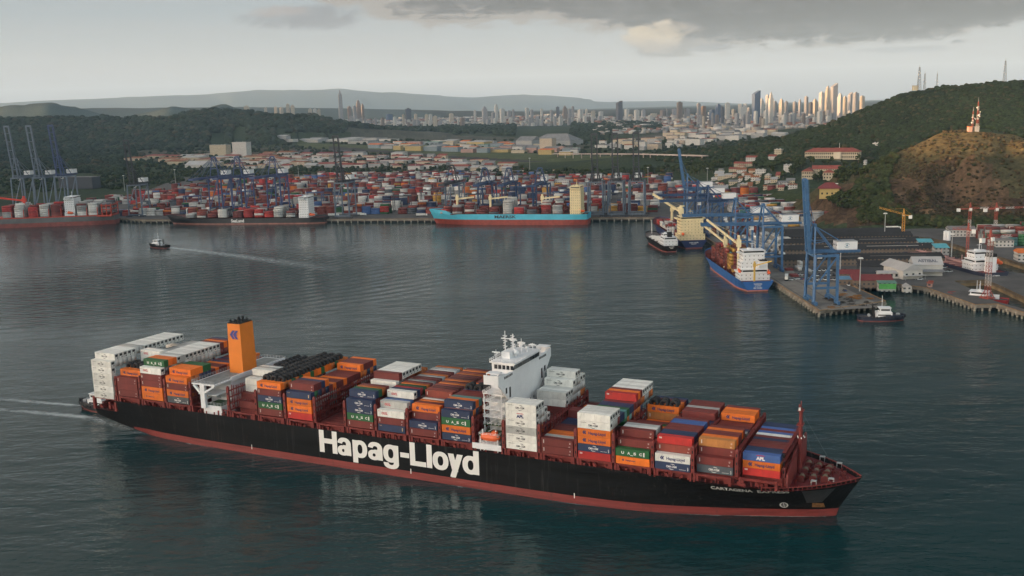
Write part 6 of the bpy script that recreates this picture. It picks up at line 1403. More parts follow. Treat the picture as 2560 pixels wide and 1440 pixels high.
# ------------------------------------------------------------------ skyline
TW = {'beige': wallmat('tower_beige', (0.4, 0.344, 0.272), (.16, .15, .14), 5.0, 3.4, .4), 'pale': wallmat('tower_pale', (0.448, 0.432, 0.4), (.18, .18, .19), 6.0, 3.4, .45), 'grey': wallmat('tower_grey', (0.272, 0.264, 0.264), (.12, .125, .14), 5.5, 3.4, .5), 'dark': wallmat('tower_dark', (.10, .105, .12), (.05, .06, .08), 4.0, 3.6, .6), 'brown': wallmat('tower_brown', (0.192, 0.152, 0.128), (.08, .075, .075), 4.5, 3.4, .5), 'blue glass': wallmat('tower_blue_glass', (.085, .12, .18), (.05, .07, .11), 4.0, 3.6, .6)}
def tower(u, vt, w_, D, style, crown, label, grp, vb=None):
    pt = atd(u, vt, D); z0 = float(height(pt.x, D)) - 4; W_ = w_ * D / F; dp = W_ * rng.uniform(.7, 1.0); h = pt.z - z0; rz = rng.uniform(.25, .75)
    k = 1 / (abs(math.cos(rz)) + abs(math.sin(rz)) * dp / W_); W_ *= k; dp *= k; m = MB(); hx, hy = W_ / 2, dp / 2
    if crown == 'step': m.box(-hx, -hy, 0, hx, hy, h * .86); m.box(-hx * .7, -hy * .7, h * .86, hx * .7, hy * .7, h * .95); m.box(-hx * .35, -hy * .35, h * .95, hx * .35, hy * .35, h)
    elif crown == 'spire': m.box(-hx, -hy, 0, hx, hy, h * .78); m.box(-hx * .65, -hy * .65, h * .78, hx * .65, hy * .65, h * .87); m.taper(-hx * .5, -hy * .5, hx * .5, hy * .5, h * .87, h * .95, .3); m.tube((0, 0, h * .95), (0, 0, h), .8, .2, 6)
    elif crown == 'slant': m.quadbox([(-hx, -hy, 0), (hx, -hy, 0), (hx, hy, 0), (-hx, hy, 0), (-hx, -hy, h * .9), (hx, -hy, h), (hx, hy, h), (-hx, hy, h * .9)])
    elif crown == 'point': m.box(-hx, -hy, 0, hx, hy, h * .55); m.box(-hx * .86, -hy * .86, h * .55, hx * .86, hy * .86, h * .84); m.taper(-hx * .8, -hy * .8, hx * .8, hy * .8, h * .84, h * .97, .15); m.tube((0, 0, h * .96), (0, 0, h), .7, .2, 6)
    elif crown == 'twin': m.box(-hx, -hy, 0, hx, hy, h * .8); m.quadbox([(-hx, -hy, h * .8), (-hx * .5, -hy, h * .8), (-hx * .5, hy, h * .8), (-hx, hy, h * .8), (-hx, -hy, h), (-hx * .7, -hy, h), (-hx * .7, hy, h), (-hx, hy, h)]); m.quadbox([(hx * .5, -hy, h * .8), (hx, -hy, h * .8), (hx, hy, h * .8), (hx * .5, hy, h * .8), (hx * .7, -hy, h), (hx, -hy, h), (hx, hy, h), (hx * .7, hy, h)])
    else:
        m.box(-hx, -hy, 0, hx, hy, h * .96); m.box(-hx * .45, -hy * .45, h * .96, hx * .45, hy * .45, h)
        for s in (-1, 1): m.box(s * hx * .55 - hx * .12, -hy - 1.2, 4, s * hx * .55 + hx * .12, -hy, h * .93); m.box(-hx - 1.2, s * hy * .5 - hy * .15, 4, -hx, s * hy * .5 + hy * .15, h * .93)
    o = m.build('tower_block', TW[style], None, (pt.x, D, z0), rz); tag(o, label, 'tower block', grp)
KEYT = [(616, 264, 15, 'beige'), (664, 268, 8, 'beige'), (689, 266, 8, 'beige'), (703, 268, 10, 'beige'), (719, 259, 9, 'beige'), (731, 262, 10, 'beige'), (775, 271, 10, 'beige'), (787, 271, 9, 'pale'), (797, 272, 8, 'beige'), (849, 222, 12, 'grey', 'point'), (873, 265, 10, 'brown'), (886, 264, 10, 'grey'), (895, 250, 12, 'brown', 'step'), (906, 259, 8, 'brown', 'step'), (973, 285, 17, 'blue glass'), (1020, 270, 15, 'dark'), (1008, 285, 6, 'beige'), (1039, 284, 8, 'beige'), (1066, 285, 9, 'beige'), (1076, 285, 9, 'pale'), (1128, 283, 12, 'beige'), (1187, 274, 6, 'pale'), (1211, 266, 14, 'grey', 'step'), (1233, 280, 10, 'grey'), (1240, 260, 10, 'pale', 'step'), (1255, 271, 13, 'pale'), (1272, 276, 10, 'grey'), (1283, 273, 6, 'grey'),
    (1317, 269, 10, 'pale'), (1329, 273, 8, 'grey'), (1354, 271, 7, 'pale'), (1378, 274, 8, 'grey'), (1394, 266, 8, 'dark'), (1412, 262, 11, 'brown', 'spire'), (1424, 271, 10, 'grey'), (1432, 265, 7, 'grey'), (1451, 273, 14, 'pale'), (1466, 272, 6, 'pale'), (1483, 276, 10, 'beige'), (1502, 278, 12, 'pale'), (1548, 252, 16, 'dark', 'slant'), (1567, 272, 12, 'pale'), (1592, 274, 13, 'pale'), (1608, 273, 10, 'grey', 'step'), (1634, 283, 16, 'beige'), (1657, 275, 14, 'brown'), (1668, 271, 6, 'grey'), (1686, 272, 12, 'grey'), (1699, 254, 14, 'brown'), (1718, 271, 14, 'grey'), (1747, 257, 10, 'grey'), (1759, 264, 12, 'brown'), (1780, 274, 14, 'blue glass'), (1796, 259, 15, 'blue glass', 'step'), (1806, 266, 8, 'dark'), (1819, 256, 12, 'pale'), (1834, 272, 10, 'beige'), (1856, 259, 20, 'pale', 'twin'), (1872, 268, 8, 'grey'), (1891, 226, 20, 'blue glass', 'slant'), (1904, 246, 14, 'pale', 'step'), (1919, 236, 10, 'pale'), (1928, 226, 12, 'pale', 'spire'), (1937, 252, 10, 'grey'), (1954, 247, 13, 'beige', 'step'), (1966, 252, 8, 'grey'), (1987, 253, 9, 'grey'), (2000, 248, 8, 'grey', 'step'), (2016, 240, 10, 'grey'), (2027, 255, 10, 'dark'), (2038, 247, 14, 'beige', 'step'), (2055, 229, 14, 'pale'), (2070, 215, 12, 'beige', 'step'), (2086, 208, 16, 'grey', 'slant'), (2101, 233, 14, 'pale', 'step'), (2113, 240, 10, 'beige'), (2126, 231, 12, 'grey', 'slant'), (2140, 230, 14, 'grey'), (2156, 239, 12, 'beige')]
zones_t = [(0, 820, 'left of the pointed tower'), (820, 1100, 'near the pointed tower'), (1100, 1300, 'right of the lone dark slab'), (1300, 1520, 'left of the dark slanted block'), (1520, 1740, 'around the dark slanted block'), (1740, 1880, 'left of the blue glass tower'), (1880, 2030, 'right of the blue glass tower'), (2030, 2400, 'beside the wooded hill')]
cnt = {}
def tl(style, crown, u, back):
    z = next(n for a, b, n in zones_t if a <= u < b); look = {'spire': 'spired ', 'slant': 'slant topped ', 'point': 'very tall pointed ', 'step': 'stepped ', 'twin': 'horn topped '}.get(crown, 'low ' if back else 'tall '); key = (look, style, z); cnt[key] = cnt.get(key, 0) + 1; n_ = cnt[key]
    return f'{look}{style} tower {z}' + (f', {ORDN[n_ - 1]}such from the left' if n_ > 1 or crown not in ('spire', 'point', 'twin') else '')
for t_ in sorted(KEYT): u, vt, w_, st_ = t_[:4]; cr = t_[4] if len(t_) > 4 else 'flat'; D = (6900 if u < 1740 else 5700) + 550 * math.sin(u * 1.7) + (800 if u < 1000 else 0); tower(u, vt, w_, D, st_, cr, tl(st_, cr, u, False), 'city skyline')
q = random.Random(5); low = []
for i in range(150):
    u = q.uniform(870, 2150) if i > 25 else q.uniform(1880, 2150); base = 292 if u < 1150 else 284 - (u - 1700) * .02
    low.append((u, base + q.uniform(-4, 22), q.uniform(5.5, 12), q.choice(['pale', 'pale', 'grey', 'grey', 'grey', 'brown', 'beige'])))
for u, vt, w_, st_ in sorted(low): tower(u, vt, w_, (6150 if u < 1740 else 4900) + q.uniform(-100, 600), st_, 'flat', tl(st_, 'flat', u, True), 'city skyline')

# the low-rise city between and before the towers
q_ = np.random.RandomState(3); C_, S_, T_ = [], [], []
for i in range(2600):
    u = q_.uniform(860, 2150); D = q_.uniform(4300, 7600) if u > 1500 else q_.uniform(6200, 9000); x = (u - 1280) / F * D * .99; z = float(height(x, D)); h = q_.uniform(4, 16) * (1.6 if q_.rand() < .12 else 1)
    if inside(np.array([x]), np.array([D]), AIRFIELD)[0]: continue
    C_.append((x, D, z + h / 2)); S_.append((q_.uniform(5, 22), q_.uniform(5, 18), h / 2)); T_.append(((.36, .34, .31), (.40, .38, .36), (.25, .23, .21), (.29, .24, .19), (.20, .09, .06), (.14, .14, .14))[q_.randint(6)])
V_, F_ = boxes_np(np.array(C_), np.array(S_), q_.uniform(0, 1.5, len(C_))); o = np_mesh('low_rise_city', V_, F_, mat('far_walls', (.4, .4, .4), .8, .1, .1, attr='tone'), np.repeat(np.array(T_), 6, 0)); tag(o, 'far-off mass of low pale city houses below the towers', 'city houses', kind='stuff')
# ------------------------------------------------------------------ masts on the hills
def lattice_mast(label, u, vb, vt, D, paints, w0=3.2, dish=6):
    p, q_ = atd(u, vb, D), atd(u, vt, D); h = q_.z - p.z + 5; o = empty('radio_mast', (p.x, D, p.z - 5), 0, label, 'radio mast', 'radio masts on the hills'); m = MB(); n = 14
    for k in range(n):
        za, zb = h * k / n, h * (k + 1) / n; ra, rb = w0 * (1 - .75 * k / n), w0 * (1 - .75 * (k + 1) / n); m.mi = (k // 2) % len(paints)
        for i in range(3):
            a0, a1 = i * 2.094, (i + 1) * 2.094; P = lambda r_, a_, z_: (r_ * math.cos(a_), r_ * math.sin(a_), z_); m.beam(P(ra, a0, za), P(rb, a0, zb), w0 * .1, w0 * .1); m.beam(P(ra, a0, za), P(rb, a1, zb), w0 * .065, w0 * .065); m.beam(P(rb, a0, zb), P(rb, a1, zb), w0 * .065, w0 * .065)
    m.build('lattice', paints, o); m = MB()
    for i in range(dish): z_ = h * rng.uniform(.4, .85); a_ = rng.uniform(0, 6); m.tube((1.8 * math.cos(a_), 1.8 * math.sin(a_), z_), (2.4 * math.cos(a_), 2.4 * math.sin(a_), z_), .3, 1.0, 8)
    m.build('dish_antenna', lettering_white, o); m = MB(); m.tube((0, 0, h), (0, 0, h + 5), .25, .12, 5); m.build('aerial', steel, o)
gm = mat('mast_grey', (.20, .20, .20), .6)
lattice_mast('tallest grey lattice mast with dishes, left group on the wooded ridge', 2297, 222, 168, 1960, [gm], 5)
lattice_mast('second grey mast right beside the tallest one on the ridge', 2311, 222, 184, 1960, [gm], 3.2)
lattice_mast('thin grey mast right of the left group on the ridge', 2342, 219, 184, 1950, [gm], 2.4, 3)
lattice_mast('grey lattice mast on the ridge near the right edge', 2511, 208, 152, 1850, [gm], 4)
lattice_mast('taller red and white mast on top of the bare hill', 2443, 320, 254, 1180, [redc, whc], 2.2, 7)
lattice_mast('shorter red and white mast on top of the bare hill', 2431, 322, 278, 1182, [redc, whc], 1.8, 4)
zk = atd(2440, 323, 1178).z - 1.5; p = atd(2418, 325, 1178)
for i, (u, w_, lb, rf, wl_) in enumerate(((2422, 9, 'orange roofed equipment hut below the mast on the bare hill', 'orange', 'pink'), (2438, 10, 'white equipment hut right below the mast on the bare hill', 'white', 'white'))):
    a = atd(u, 326, 1174); m = MB(); m.box(0, 0, -3, w_ * .47, 5, 4); o = m.build('equipment_hut', mat('hut_' + wl_, (.5, .3, .22) if wl_ == 'pink' else (.36, .35, .33), .7), None, a); m = MB(); m.box(-.3, -.3, 4, w_ * .47 + .3, 5.3, 4.5); m.build('roof', ROOF[rf], o); tag(o, lb, 'hut')
a = atd(2284, 221, 1962); m = MB(); m.box(0, 0, -4, 9, 8, 5); o = m.build('equipment_hut', mat('hut_cream', (.6, .52, .36), .7), None, a); m = MB(); m.box(-.3, -.3, 5, 9.3, 8.3, 5.6); m.build('roof', ROOF['white'], o); tag(o, 'cream hut at the foot of the masts on the wooded ridge', 'hut')
# ------------------------------------------------------------------ trees, woods and scrub
def ico(sub):
    bm = bmesh.new(); bmesh.ops.create_icosphere(bm, subdivisions=sub, radius=1.0); V = np.array([v.co[:] for v in bm.verts]); Fq = np.array([[v.index for v in f.verts] for f in bm.faces]); bm.free(); return V, Fq
IV, IF = ico(2)
leaf = mat('foliage', (.045, .06, .025), .9, .35, .35, attr='tone', spec=.12)
def lump(seed, flat=.8, amp=.35):
    q = np.random.RandomState(seed); V = IV.copy(); n = np.zeros(len(V))
    for _ in range(7): d = q.normal(size=3); d /= np.linalg.norm(d); n += np.clip(V @ d - .55, 0, 1) * q.uniform(.3, 1.0)
    V = V * (1 - amp * .5 + amp * n + q.normal(0, .07, len(V)))[:, None]; V[:, 2] *= flat; return V
LUMPS = [lump(s) for s in range(6)]
def wood(name, label, cat, poly, n, rad, cols, seed, skip=None, zoff=.35, far=1.0, smalls=1):
    q = np.random.RandomState(seed); us = [p[0] for p in poly]; vs = [p[1] for p in poly]; P = []; tries = 0
    U = q.uniform(min(us), max(us), n * 4); W_ = q.uniform(min(vs), max(vs), n * 4); ok = inside(U, W_, poly)
    for u, v in zip(U[ok], W_[ok]):
        if seed != 7 and any(a < u < b and c < v < d for a, b, c, d in EXCL): continue
        h = hit(u, v)
        if h.y > 9000 or h.y < 1015: continue
        if skip is not None and skip(h.x, h.y, h.z): continue
        P.append((h.x, h.y, h.z))
        if len(P) >= n: break
    P = np.array(P); n = len(P); r = q.uniform(rad[0], rad[1], n) * np.clip(P[:, 1] / 2200, .8, 2.2) ** far; allV, allF, allC = [], [], []; off = 0; clump = vnoise(P[:, 0], P[:, 1], 70, seed) * .5 + vnoise(P[:, 0], P[:, 1], 260, seed + 5) * .5
    for i in range(n):
        L = LUMPS[q.randint(6)]; a = q.uniform(0, 6.28); c, s = math.cos(a), math.sin(a); V = L * r[i] * np.array([1, 1, q.uniform(.75, 1.15)])
        V = np.stack([V[:, 0] * c - V[:, 1] * s, V[:, 0] * s + V[:, 1] * c, V[:, 2]], -1) + P[i] + np.array([0, 0, r[i] * zoff]); allV.append(V); allF.append(IF + off); off += len(V)
        t = q.rand() ** 1.3 * .45 + np.clip(clump[i] * 1.7 - .45, 0, 1) * .75; base = np.array(cols[0]) * (1 - t) + np.array(cols[1]) * t
        if len(cols) > 2 and q.rand() < .10: base = np.array(cols[2])
        allC.append(np.repeat((base * q.uniform(.7, 1.25))[None], len(IF), 0) * q.uniform(.8, 1.2, (len(IF), 1)))
    o = np_mesh(name, np.concatenate(allV), np.concatenate(allF), leaf, np.concatenate(allC)); tag(o, label, cat, kind='stuff'); return o
inz = lambda *ps: (lambda x, y, z: any(inside(np.array([x]), np.array([y]), p)[0] for p in ps))
def on_knoll(x, y, z):
    b = 9
    for (a, wa), (c, wc) in zip(KNOLL[:-1], KNOLL[1:]):
        t, d = seg_near(np.array([x]), np.array([y]), a, c); b = min(b, float(d[0] / (wa + (wc - wa) * t[0])))
    return b < .98 and z > 7
GREEN = [(.012, .022, .011), (.029, .042, .017), (.050, .044, .022)]
built = inz(AIRFIELD, RUNWAY, APRON, TOWN1, TOWN2, TOWN3)
wood('woods', 'dense dark green wood covering the big hill on the right', 'wood', [(1640, 388), (1780, 372), (1900, 350), (2000, 330), (2090, 300), (2190, 258), (2250, 232), (2340, 212), (2440, 206), (2560, 190), (2560, 345), (2480, 322), (2400, 322), (2330, 350), (2270, 372), (2220, 420), (2150, 400), (2010, 400), (1900, 420), (1780, 418), (1640, 402)], 6800, (4.2, 7.6), GREEN, 1, lambda x, y, z: on_knoll(x, y, z) or y < 1330)
wood('woods', 'dark green wood covering the low hill and plain on the left', 'wood', [(-10, 300), (250, 296), (420, 297), (480, 280), (540, 270), (620, 280), (700, 288), (780, 288), (850, 304), (950, 322), (1080, 330), (1000, 352), (760, 350), (640, 366), (420, 384), (330, 392), (300, 440), (-10, 420)], 5200, (5.5, 9.5), [(.012, .022, .014), (.031, .043, .023), (.046, .042, .026)], 2, built)
wood('woods', 'dark belt of trees between the city and the airfield', 'wood', [(900, 318), (1300, 312), (1560, 306), (1690, 314), (1640, 352), (1520, 354), (1290, 346), (1000, 350), (900, 345)], 3000, (5, 8), [(.012, .021, .012), (.026, .038, .018)], 3, built)
wood('scrub', 'dry brown and olive scrub on the bare hill', 'scrub', [(2120, 560), (2150, 470), (2220, 405), (2290, 352), (2400, 316), (2450, 314), (2560, 340), (2560, 585), (2300, 560)], 1900, (1.2, 3.0), [(.034, .028, .016), (.062, .046, .024), (.034, .038, .017)], 4, lambda x, y, z: (z > 18 and rng.random() < ((.9 if vnoise(x, y, 38, 77) > .45 else .3) if z < 66 else .78)), .25, .6)
wood('woods', 'green trees along the foot of the bare hill', 'wood', [(2100, 545), (2130, 490), (2150, 440), (2200, 395), (2250, 385), (2215, 450), (2230, 510), (2300, 546), (2560, 550), (2560, 580), (2330, 566), (2180, 556)], 1000, (3.0, 5.6), [(.018, .028, .012), (.042, .050, .018), (.055, .045, .02)], 5, None, .4, .6)
wood('woods', 'trees around the red roofed town and the airfield edge', 'wood', [(-10, 400), (230, 410), (330, 400), (520, 415), (770, 425), (1000, 428), (1300, 430), (1480, 424), (1660, 421), (1660, 432), (1300, 438), (900, 436), (620, 444), (300, 474), (230, 474), (-10, 488)], 1100, (3.2, 6), GREEN, 6, inz(AIRFIELD, RUNWAY), .5, .7)

wood('woods', 'dark trees scattered between the low buildings of the town and the airfield', 'wood', [(330, 384), (700, 362), (1000, 352), (1450, 350), (1640, 352), (1960, 338), (1960, 352), (1640, 392), (1450, 390), (1290, 398), (1290, 428), (760, 428), (330, 412)], 1500, (3.4, 5.6), [(.012, .022, .012), (.030, .042, .018)], 7, inz(AIRFIELD, RUNWAY), .5, .8)
def tree_proto(seed):
    q = np.random.RandomState(seed); root = bpy.data.objects.new('tree', None); COL.objects.link(root); m = MB(); m.tube((0, 0, -1), (.2, .1, 3.4), .38, .26, 7)
    for k in range(4): a = q.uniform(0, 6.28); m.tube((.2, .1, 3.0 + .2 * k), (1.8 * math.cos(a), 1.8 * math.sin(a), 5.2 + .3 * k), .2, .09, 5)
    m.build('trunk', mat('bark', (.09, .07, .05), .9, .3, 2), root); allV, allF, allC = [], [], []; off = 0
    for k in range(16):
        L = LUMPS[q.randint(6)]; a = q.uniform(0, 6.28); rr = q.uniform(0, 3.0); c = np.array([rr * math.cos(a), rr * math.sin(a), 6.2 + q.uniform(-1.5, 2.0) - rr * .32]); r = q.uniform(.95, 1.75); allV.append(L * r + c); allF.append(IF + off); off += len(L); t = q.rand(); b = np.array([.018, .030, .012]) * (1 - t) + np.array([.050, .060, .020]) * t; allC.append(np.repeat(b[None], len(IF), 0) * q.uniform(.7, 1.3, (len(IF), 1)))
    np_mesh('crown', np.concatenate(allV), np.concatenate(allF), leaf, np.concatenate(allC), root); return root
PROTO = [tree_proto(s) for s in range(4)]
used_p = [False] * 4
def trees(label, group, poly, n, seed, sc=(.8, 1.5)):
    q = random.Random(seed); us = [p[0] for p in poly]; vs = [p[1] for p in poly]; k = 0; tries = 0
    while k < n and tries < n * 30:
        tries += 1; u, v = q.uniform(min(us), max(us)), q.uniform(min(vs), max(vs))
        if not inside(np.array([u]), np.array([v]), poly)[0]: continue
        if any(a < u < b and c < v < d for a, b, c, d in EXCL): continue
        h = hit(u, v); z = h.z
        if h.y > 5000: continue
        if z < DECK and h.y < 2050: h = at(u, v, DECK); z = DECK
        i = q.randrange(4); o = PROTO[i] if not used_p[i] else copy_tree(PROTO[i]); used_p[i] = True; s = q.uniform(*sc); o.location = (h.x, h.y, z); o.rotation_euler = (0, 0, q.uniform(0, 6.28)); o.scale = (s, s, s * q.uniform(.85, 1.15)); tag(o, label, 'tree', group); k += 1
trees('round green tree between the red roofed public buildings and the container stacks', 'trees below the colonnaded building', [(1930, 420), (2000, 405), (2160, 405), (2170, 440), (2110, 470), (2040, 460), (1990, 440)], 46, 1)
trees('dark green tree around the yellow villa', 'trees around the yellow villa', [(2040, 496), (2100, 480), (2150, 500), (2140, 540), (2100, 530), (2070, 512)], 22, 2, (.7, 1.2))
trees('green tree beside the houses behind the right container yard', 'trees among the harbour houses', [(1660, 420), (1780, 410), (1900, 420), (1990, 440), (1990, 470), (1900, 462), (1760, 440), (1660, 440)], 48, 3)
trees('dark tree standing along the airfield edge', 'trees at the airfield edge', [(1180, 420), (1480, 432), (1660, 424), (1660, 440), (1480, 446), (1180, 432)], 40, 4)
trees('bushy green tree between the left ship cranes and the red roofed town', 'trees behind the left cranes', [(236, 430), (300, 410), (470, 425), (560, 440), (560, 456), (300, 474), (236, 470)], 60, 5, (1.0, 1.9))
trees('dark tree on the slope between the yellow villa and the bare hill', 'trees left of the bare hill', [(2100, 500), (2140, 480), (2190, 520), (2180, 548), (2110, 548)], 34, 9, (.7, 1.2))
trees('tree at the curved road below the bare hill', 'trees below the bare hill', [(2140, 545), (2200, 540), (2330, 556), (2330, 566), (2200, 562)], 16, 6, (.5, .9))
trees('dark tree by the quay corner behind the lattice cranes', 'trees at the quay corner', [(1440, 470), (1500, 462), (1640, 458), (1640, 470), (1500, 476)], 14, 7, (.8, 1.2))

# ------------------------------------------------------------------ cars and lorries
def car_proto():
    r = bpy.data.objects.new('parked_car', None); COL.objects.link(r); m = MB(); m.prism([(-2.2, .35), (2.2, .35), (2.25, .8), (1.3, .95), (-2.1, 1.0), (-2.25, .75)], 1, -.88, .88); b = m.build('body', None, r); m = MB(); m.prism([(-2.0, .98), (1.2, .95), (.5, 1.5), (-1.5, 1.52)], 1, -.78, .78); m.build('cabin', glass, r)
    wm = MB(); wm.tube((0, -.12, 0), (0, .12, 0), .34, .34, 10); me = wm.mesh('wheel', mat('tyre_rubber', (.014, .014, .015)))
    for x in (-1.4, 1.4):
        for y in (-.84, .84): o = bpy.data.objects.new('wheel', me); COL.objects.link(o); o.parent = r; o.location = (x, y, .34)
    return r
CAR = car_proto(); first = True
CPAINT = [('white', (.68, .68, .66)), ('white', (.68, .68, .66)), ('silver', (.42, .43, .44)), ('black', (.02, .02, .022)), ('dark blue', (.03, .05, .13)), ('red', (.35, .03, .03)), ('white', (.68, .68, .66))]
def cars(where, group, pts, jitter, seed, rz=0.0):
    global first
    q = random.Random(seed)
    for u, v in pts:
        nm, c = q.choice(CPAINT); o = CAR if first else copy_tree(CAR); first = False; p = at(u + q.uniform(-jitter, jitter), v + q.uniform(-jitter * .3, jitter * .3), DECK); o.location = (p.x, p.y, DECK + .02); o.rotation_euler = (0, 0, rz + q.choice((0, math.pi)) + q.uniform(-.1, .1)); b = next(ch for ch in o.children if ch.name.startswith('body'))
        if len(b.material_slots) == 0: b.data.materials.append(mat('car_paint_white', c, .3))
        b.material_slots[0].link = 'OBJECT'; b.material_slots[0].material = mat('car_paint_' + nm.replace(' ', '_'), c, .3); tag(o, f'{nm} car {where}', 'car', group)
cars('parked in the row under the dark sheds', 'cars under the dark sheds', [(u, 676 + (u - 2000) * .02) for u in range(2030, 2180, 9)], 3, 1, 1.5)
cars('parked behind the piers red roofed shed', 'cars behind the pier shed', [(u, 688) for u in range(1985, 2100, 9)], 4, 2, 1.4)
cars('parked beside the lettered warehouse', 'cars beside the lettered warehouse', [(2364, 680), (2369, 678), (2375, 680), (2362, 670), (2370, 668), (2300, 700), (2324, 688)], 1, 3, .4)
cars('parked along the curved yard road', 'cars on the curved road', [(u, 548 + abs(u - 2200) * .03) for u in range(2145, 2300, 8)] + [(u, 558) for u in range(2150, 2260, 11)], 4, 4)
cars('parked between the sheds and the quay', 'cars between sheds and quay', [(1975 + k * 7, 700 - k * .6) for k in range(9)] + [(2045 + k * 8, 700) for k in range(7)] + [(1990 + k * 8, 664) for k in range(8)], 4, 8, 1.5)
cars('parked on the finger pier', 'cars on the pier', [(2112, 728), (2120, 714), (2146, 716), (2050, 700), (2043, 690)], 1, 5, 1.5)
def lorry_proto():
    r = bpy.data.objects.new('container_lorry', None); COL.objects.link(r); m = MB(); m.box(6.6, -1.2, .8, 8.6, 1.2, 3.4); m.mi = 1; m.box(8.55, -1.1, 2.1, 8.64, 1.1, 3.1); m.build('cab', [white, glass], r); m = MB(); m.box(-6, -1.2, 1.0, 8.6, 1.2, 1.35); [m.tube((x, -1.2, .55), (x, 1.2, .55), .55, .55, 10) for x in (-5, -3.7, 4.2, 7.6)]; m.build('chassis', dark, r); m = MB(); m.box(-6.1, -1.22, 1.4, 6.1, 1.22, 4.0); m.build('box_body', PAINT['W'][1], r); return r
LOR = lorry_proto(); ft = True
for i, (u, v, rz, lb) in enumerate(((1052, 541, .2, 'right of the sky blue ship bow gap'), (900, 540, .2, 'right of the dark grey ship stern'), (832, 541, .2, 'at the dark grey ship stern'), (1966, 700, 1.5, 'beside the bright blue ship stern quay'), (2140, 580, .3, 'near the blue roofed building'), (2230, 575, .1, 'by the curved retaining wall'), (2175, 572, .4, 'on the yard road'))):
    o = LOR if ft else copy_tree(LOR); ft = False; p = at(u, v, DECK); o.location = (p.x, p.y, DECK + .02); o.rotation_euler = (0, 0, rz - .2); tag(o, 'white box lorry ' + lb, 'lorry', 'white lorries on the quays')
# odds and ends on the finger pier
m = None
for i in range(26):
    u, v = rng.uniform(2065, 2200), rng.uniform(735, 772); p = at(u, v, DECK)
    if not (206 < p.x < 250 and 640 < p.y < 700): continue
    mm = MB(); [mm.beam((rng.uniform(-3, 3), rng.uniform(-2, 2), rng.uniform(.1, .5)), (rng.uniform(-3, 3), rng.uniform(-2, 2), rng.uniform(.2, 1.2)), .3, .3) for _ in range(7)]; mm.box(-1, -.8, 0, 1, .8, rng.uniform(.4, 1.4))
    tag(mm.build('scrap_heap', mat('rust', (.22, .10, .03), .9, .4, 1.2) if i % 2 else mat('dark_scrap', (.05, .045, .04), .8, .4, 1), None, p), 'heap of rusty scrap on the near pier deck', 'scrap heap', 'scrap heaps on the near pier')
for i, (u, v, w_) in enumerate(((1985, 690, 9), (1972, 675, 7))):
    p = at(u, v, DECK); mm = MB(); [mm.box(-w_ * .5, -3 + k * .1, k * .5, w_ * .5, 3 - k * .1, k * .5 + .42) for k in range(3)]; tag(mm.build('spreader_stack', sred, None, p, 1.5), 'dark red stack of flat racks on the quay by the bright blue ship' + (', far one' if i else ''), 'stack')

# ------------------------------------------------------------------ wakes
def foam_mat():
    m = bpy.data.materials.new('wake_foam'); m.use_nodes = True; nt = m.node_tree; b = nt.nodes['Principled BSDF']; b.inputs['Base Color'].default_value = (.55, .60, .60, 1); b.inputs['Roughness'].default_value = .8
    at_ = nt.nodes.new('ShaderNodeAttribute'); at_.attribute_name = 'foam'; t = nt.nodes.new('ShaderNodeTexCoord'); mp = nt.nodes.new('ShaderNodeMapping'); mp.inputs['Scale'].default_value = (.09, .35, 1); nt.links.new(t.outputs['Object'], mp.inputs[0])
    n = nt.nodes.new('ShaderNodeTexNoise'); n.inputs['Scale'].default_value = 1.6; n.inputs['Detail'].default_value = 8; n.inputs['Roughness'].default_value = .7; nt.links.new(mp.outputs[0], n.inputs['Vector'])
    a = nt.nodes.new('ShaderNodeMath'); a.operation = 'ADD'; nt.links.new(at_.outputs['Fac'], a.inputs[0]); nt.links.new(n.outputs['Fac'], a.inputs[1]); r = nt.nodes.new('ShaderNodeMapRange'); nt.links.new(a.outputs[0], r.inputs[0]); r.inputs[1].default_value, r.inputs[2].default_value = .82, 1.35; r.inputs[4].default_value = .85; nt.links.new(r.outputs[0], b.inputs['Alpha']); return m
FOAM = foam_mat()
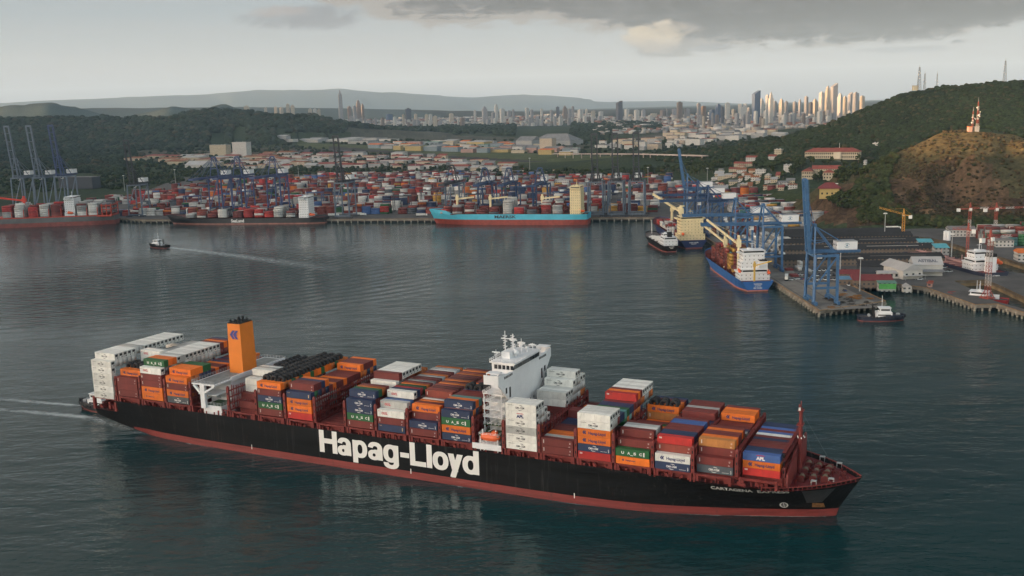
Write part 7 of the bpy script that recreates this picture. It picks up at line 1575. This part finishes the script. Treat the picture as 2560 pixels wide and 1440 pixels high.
def wake(label, pts, z=.06):
    """pts: (x, y, half width, strength) along the track; local x runs along it"""
    p0, p1 = Vector(pts[0][:2]), Vector(pts[-1][:2]); hd = math.atan2(p1.y - p0.y, p1.x - p0.x); c, s = math.cos(hd), math.sin(hd); V, A = [], []; K = 9
    for x, y, hw, st in pts:
        dx, dy = x - p0.x, y - p0.y; lx_, ly_ = dx * c + dy * s, -dx * s + dy * c
        for j in range(K): f = j / (K - 1) * 2 - 1; V.append((lx_, ly_ + f * hw, 0)); A.append(st * (1 - abs(f) ** 1.6))
    Fq = [(i * K + j, (i + 1) * K + j, (i + 1) * K + j + 1, i * K + j + 1) for i in range(len(pts) - 1) for j in range(K - 1)]; me = bpy.data.meshes.new('wake'); me.from_pydata(V, [], Fq); a = me.attributes.new('foam', 'FLOAT', 'POINT'); a.data.foreach_set('value', A); me.materials.append(FOAM); o = link(bpy.data.objects.new('wake', me), None, (p0.x, p0.y, z), hd); tag(o, label, 'wake', kind='stuff')
def uvs(l): return [(*wpt(u, v), w_, s_) for u, v, w_, s_ in l]
wake('foamy wake trailing behind the small tugboat in mid harbour', uvs([(392, 616, 2.5, .2), (420, 619, 6, .8), (470, 624, 10, .68), (540, 633, 15, .58), (640, 646, 21, .52), (740, 660, 27, .47), (830, 674, 31, .38), (900, 686, 20, .0)]))
wake('white bow wave of the small tugboat in mid harbour', uvs([(366, 616, 1.2, .1), (374, 618, 2.2, .6), (392, 619, 2.0, .5), (415, 620, 1.5, .2)]), .08)
wake('white foam stripe left of the stern, nearer one', uvs([(244, 1046, 3, .45), (200, 1042, 4.2, .82), (140, 1036, 4.4, .72), (60, 1029, 4.6, .62), (-60, 1020, 4, .45)]))
wake('white foam stripe left of the stern, farther one', uvs([(215, 1016, 2.4, .4), (170, 1012, 3.4, .75), (100, 1006, 3.8, .66), (20, 1000, 4.0, .58), (-60, 995, 3.5, .45)]))
wake('faint old wake at the left edge before the grey ship', uvs([(-30, 598, 6, .3), (60, 601, 7, .34), (160, 606, 8, .26), (260, 612, 8, 0)]))
wake('pale churned water under the stern of the big ship', uvs([(400, 1100, 2, .0), (350, 1082, 4, .42), (300, 1066, 6, .5), (250, 1052, 7, .55), (190, 1040, 8, .4), (120, 1030, 9, .0)]), .05)
bs_ = [SHIP_PT(x, -(hull_y(x, 0) + .7), 0) for x in range(250, 40, -15)]
wake('broken foam along the near side of the big ship', [(p.x, p.y, .6, .38 + .2 * math.sin(i * 2.1)) for i, p in enumerate(bs_)], .085)
bw = [SHIP_PT(x, -(hull_y(x, 0) + .9), 0) for x in (322, 312, 300, 286, 270, 250)]
wake('thin line of foam along the waterline near the bow', [(p.x, p.y, .5, s_) for p, s_ in zip(bw, (.6, .75, .62, .6, .45, .0))], .09)
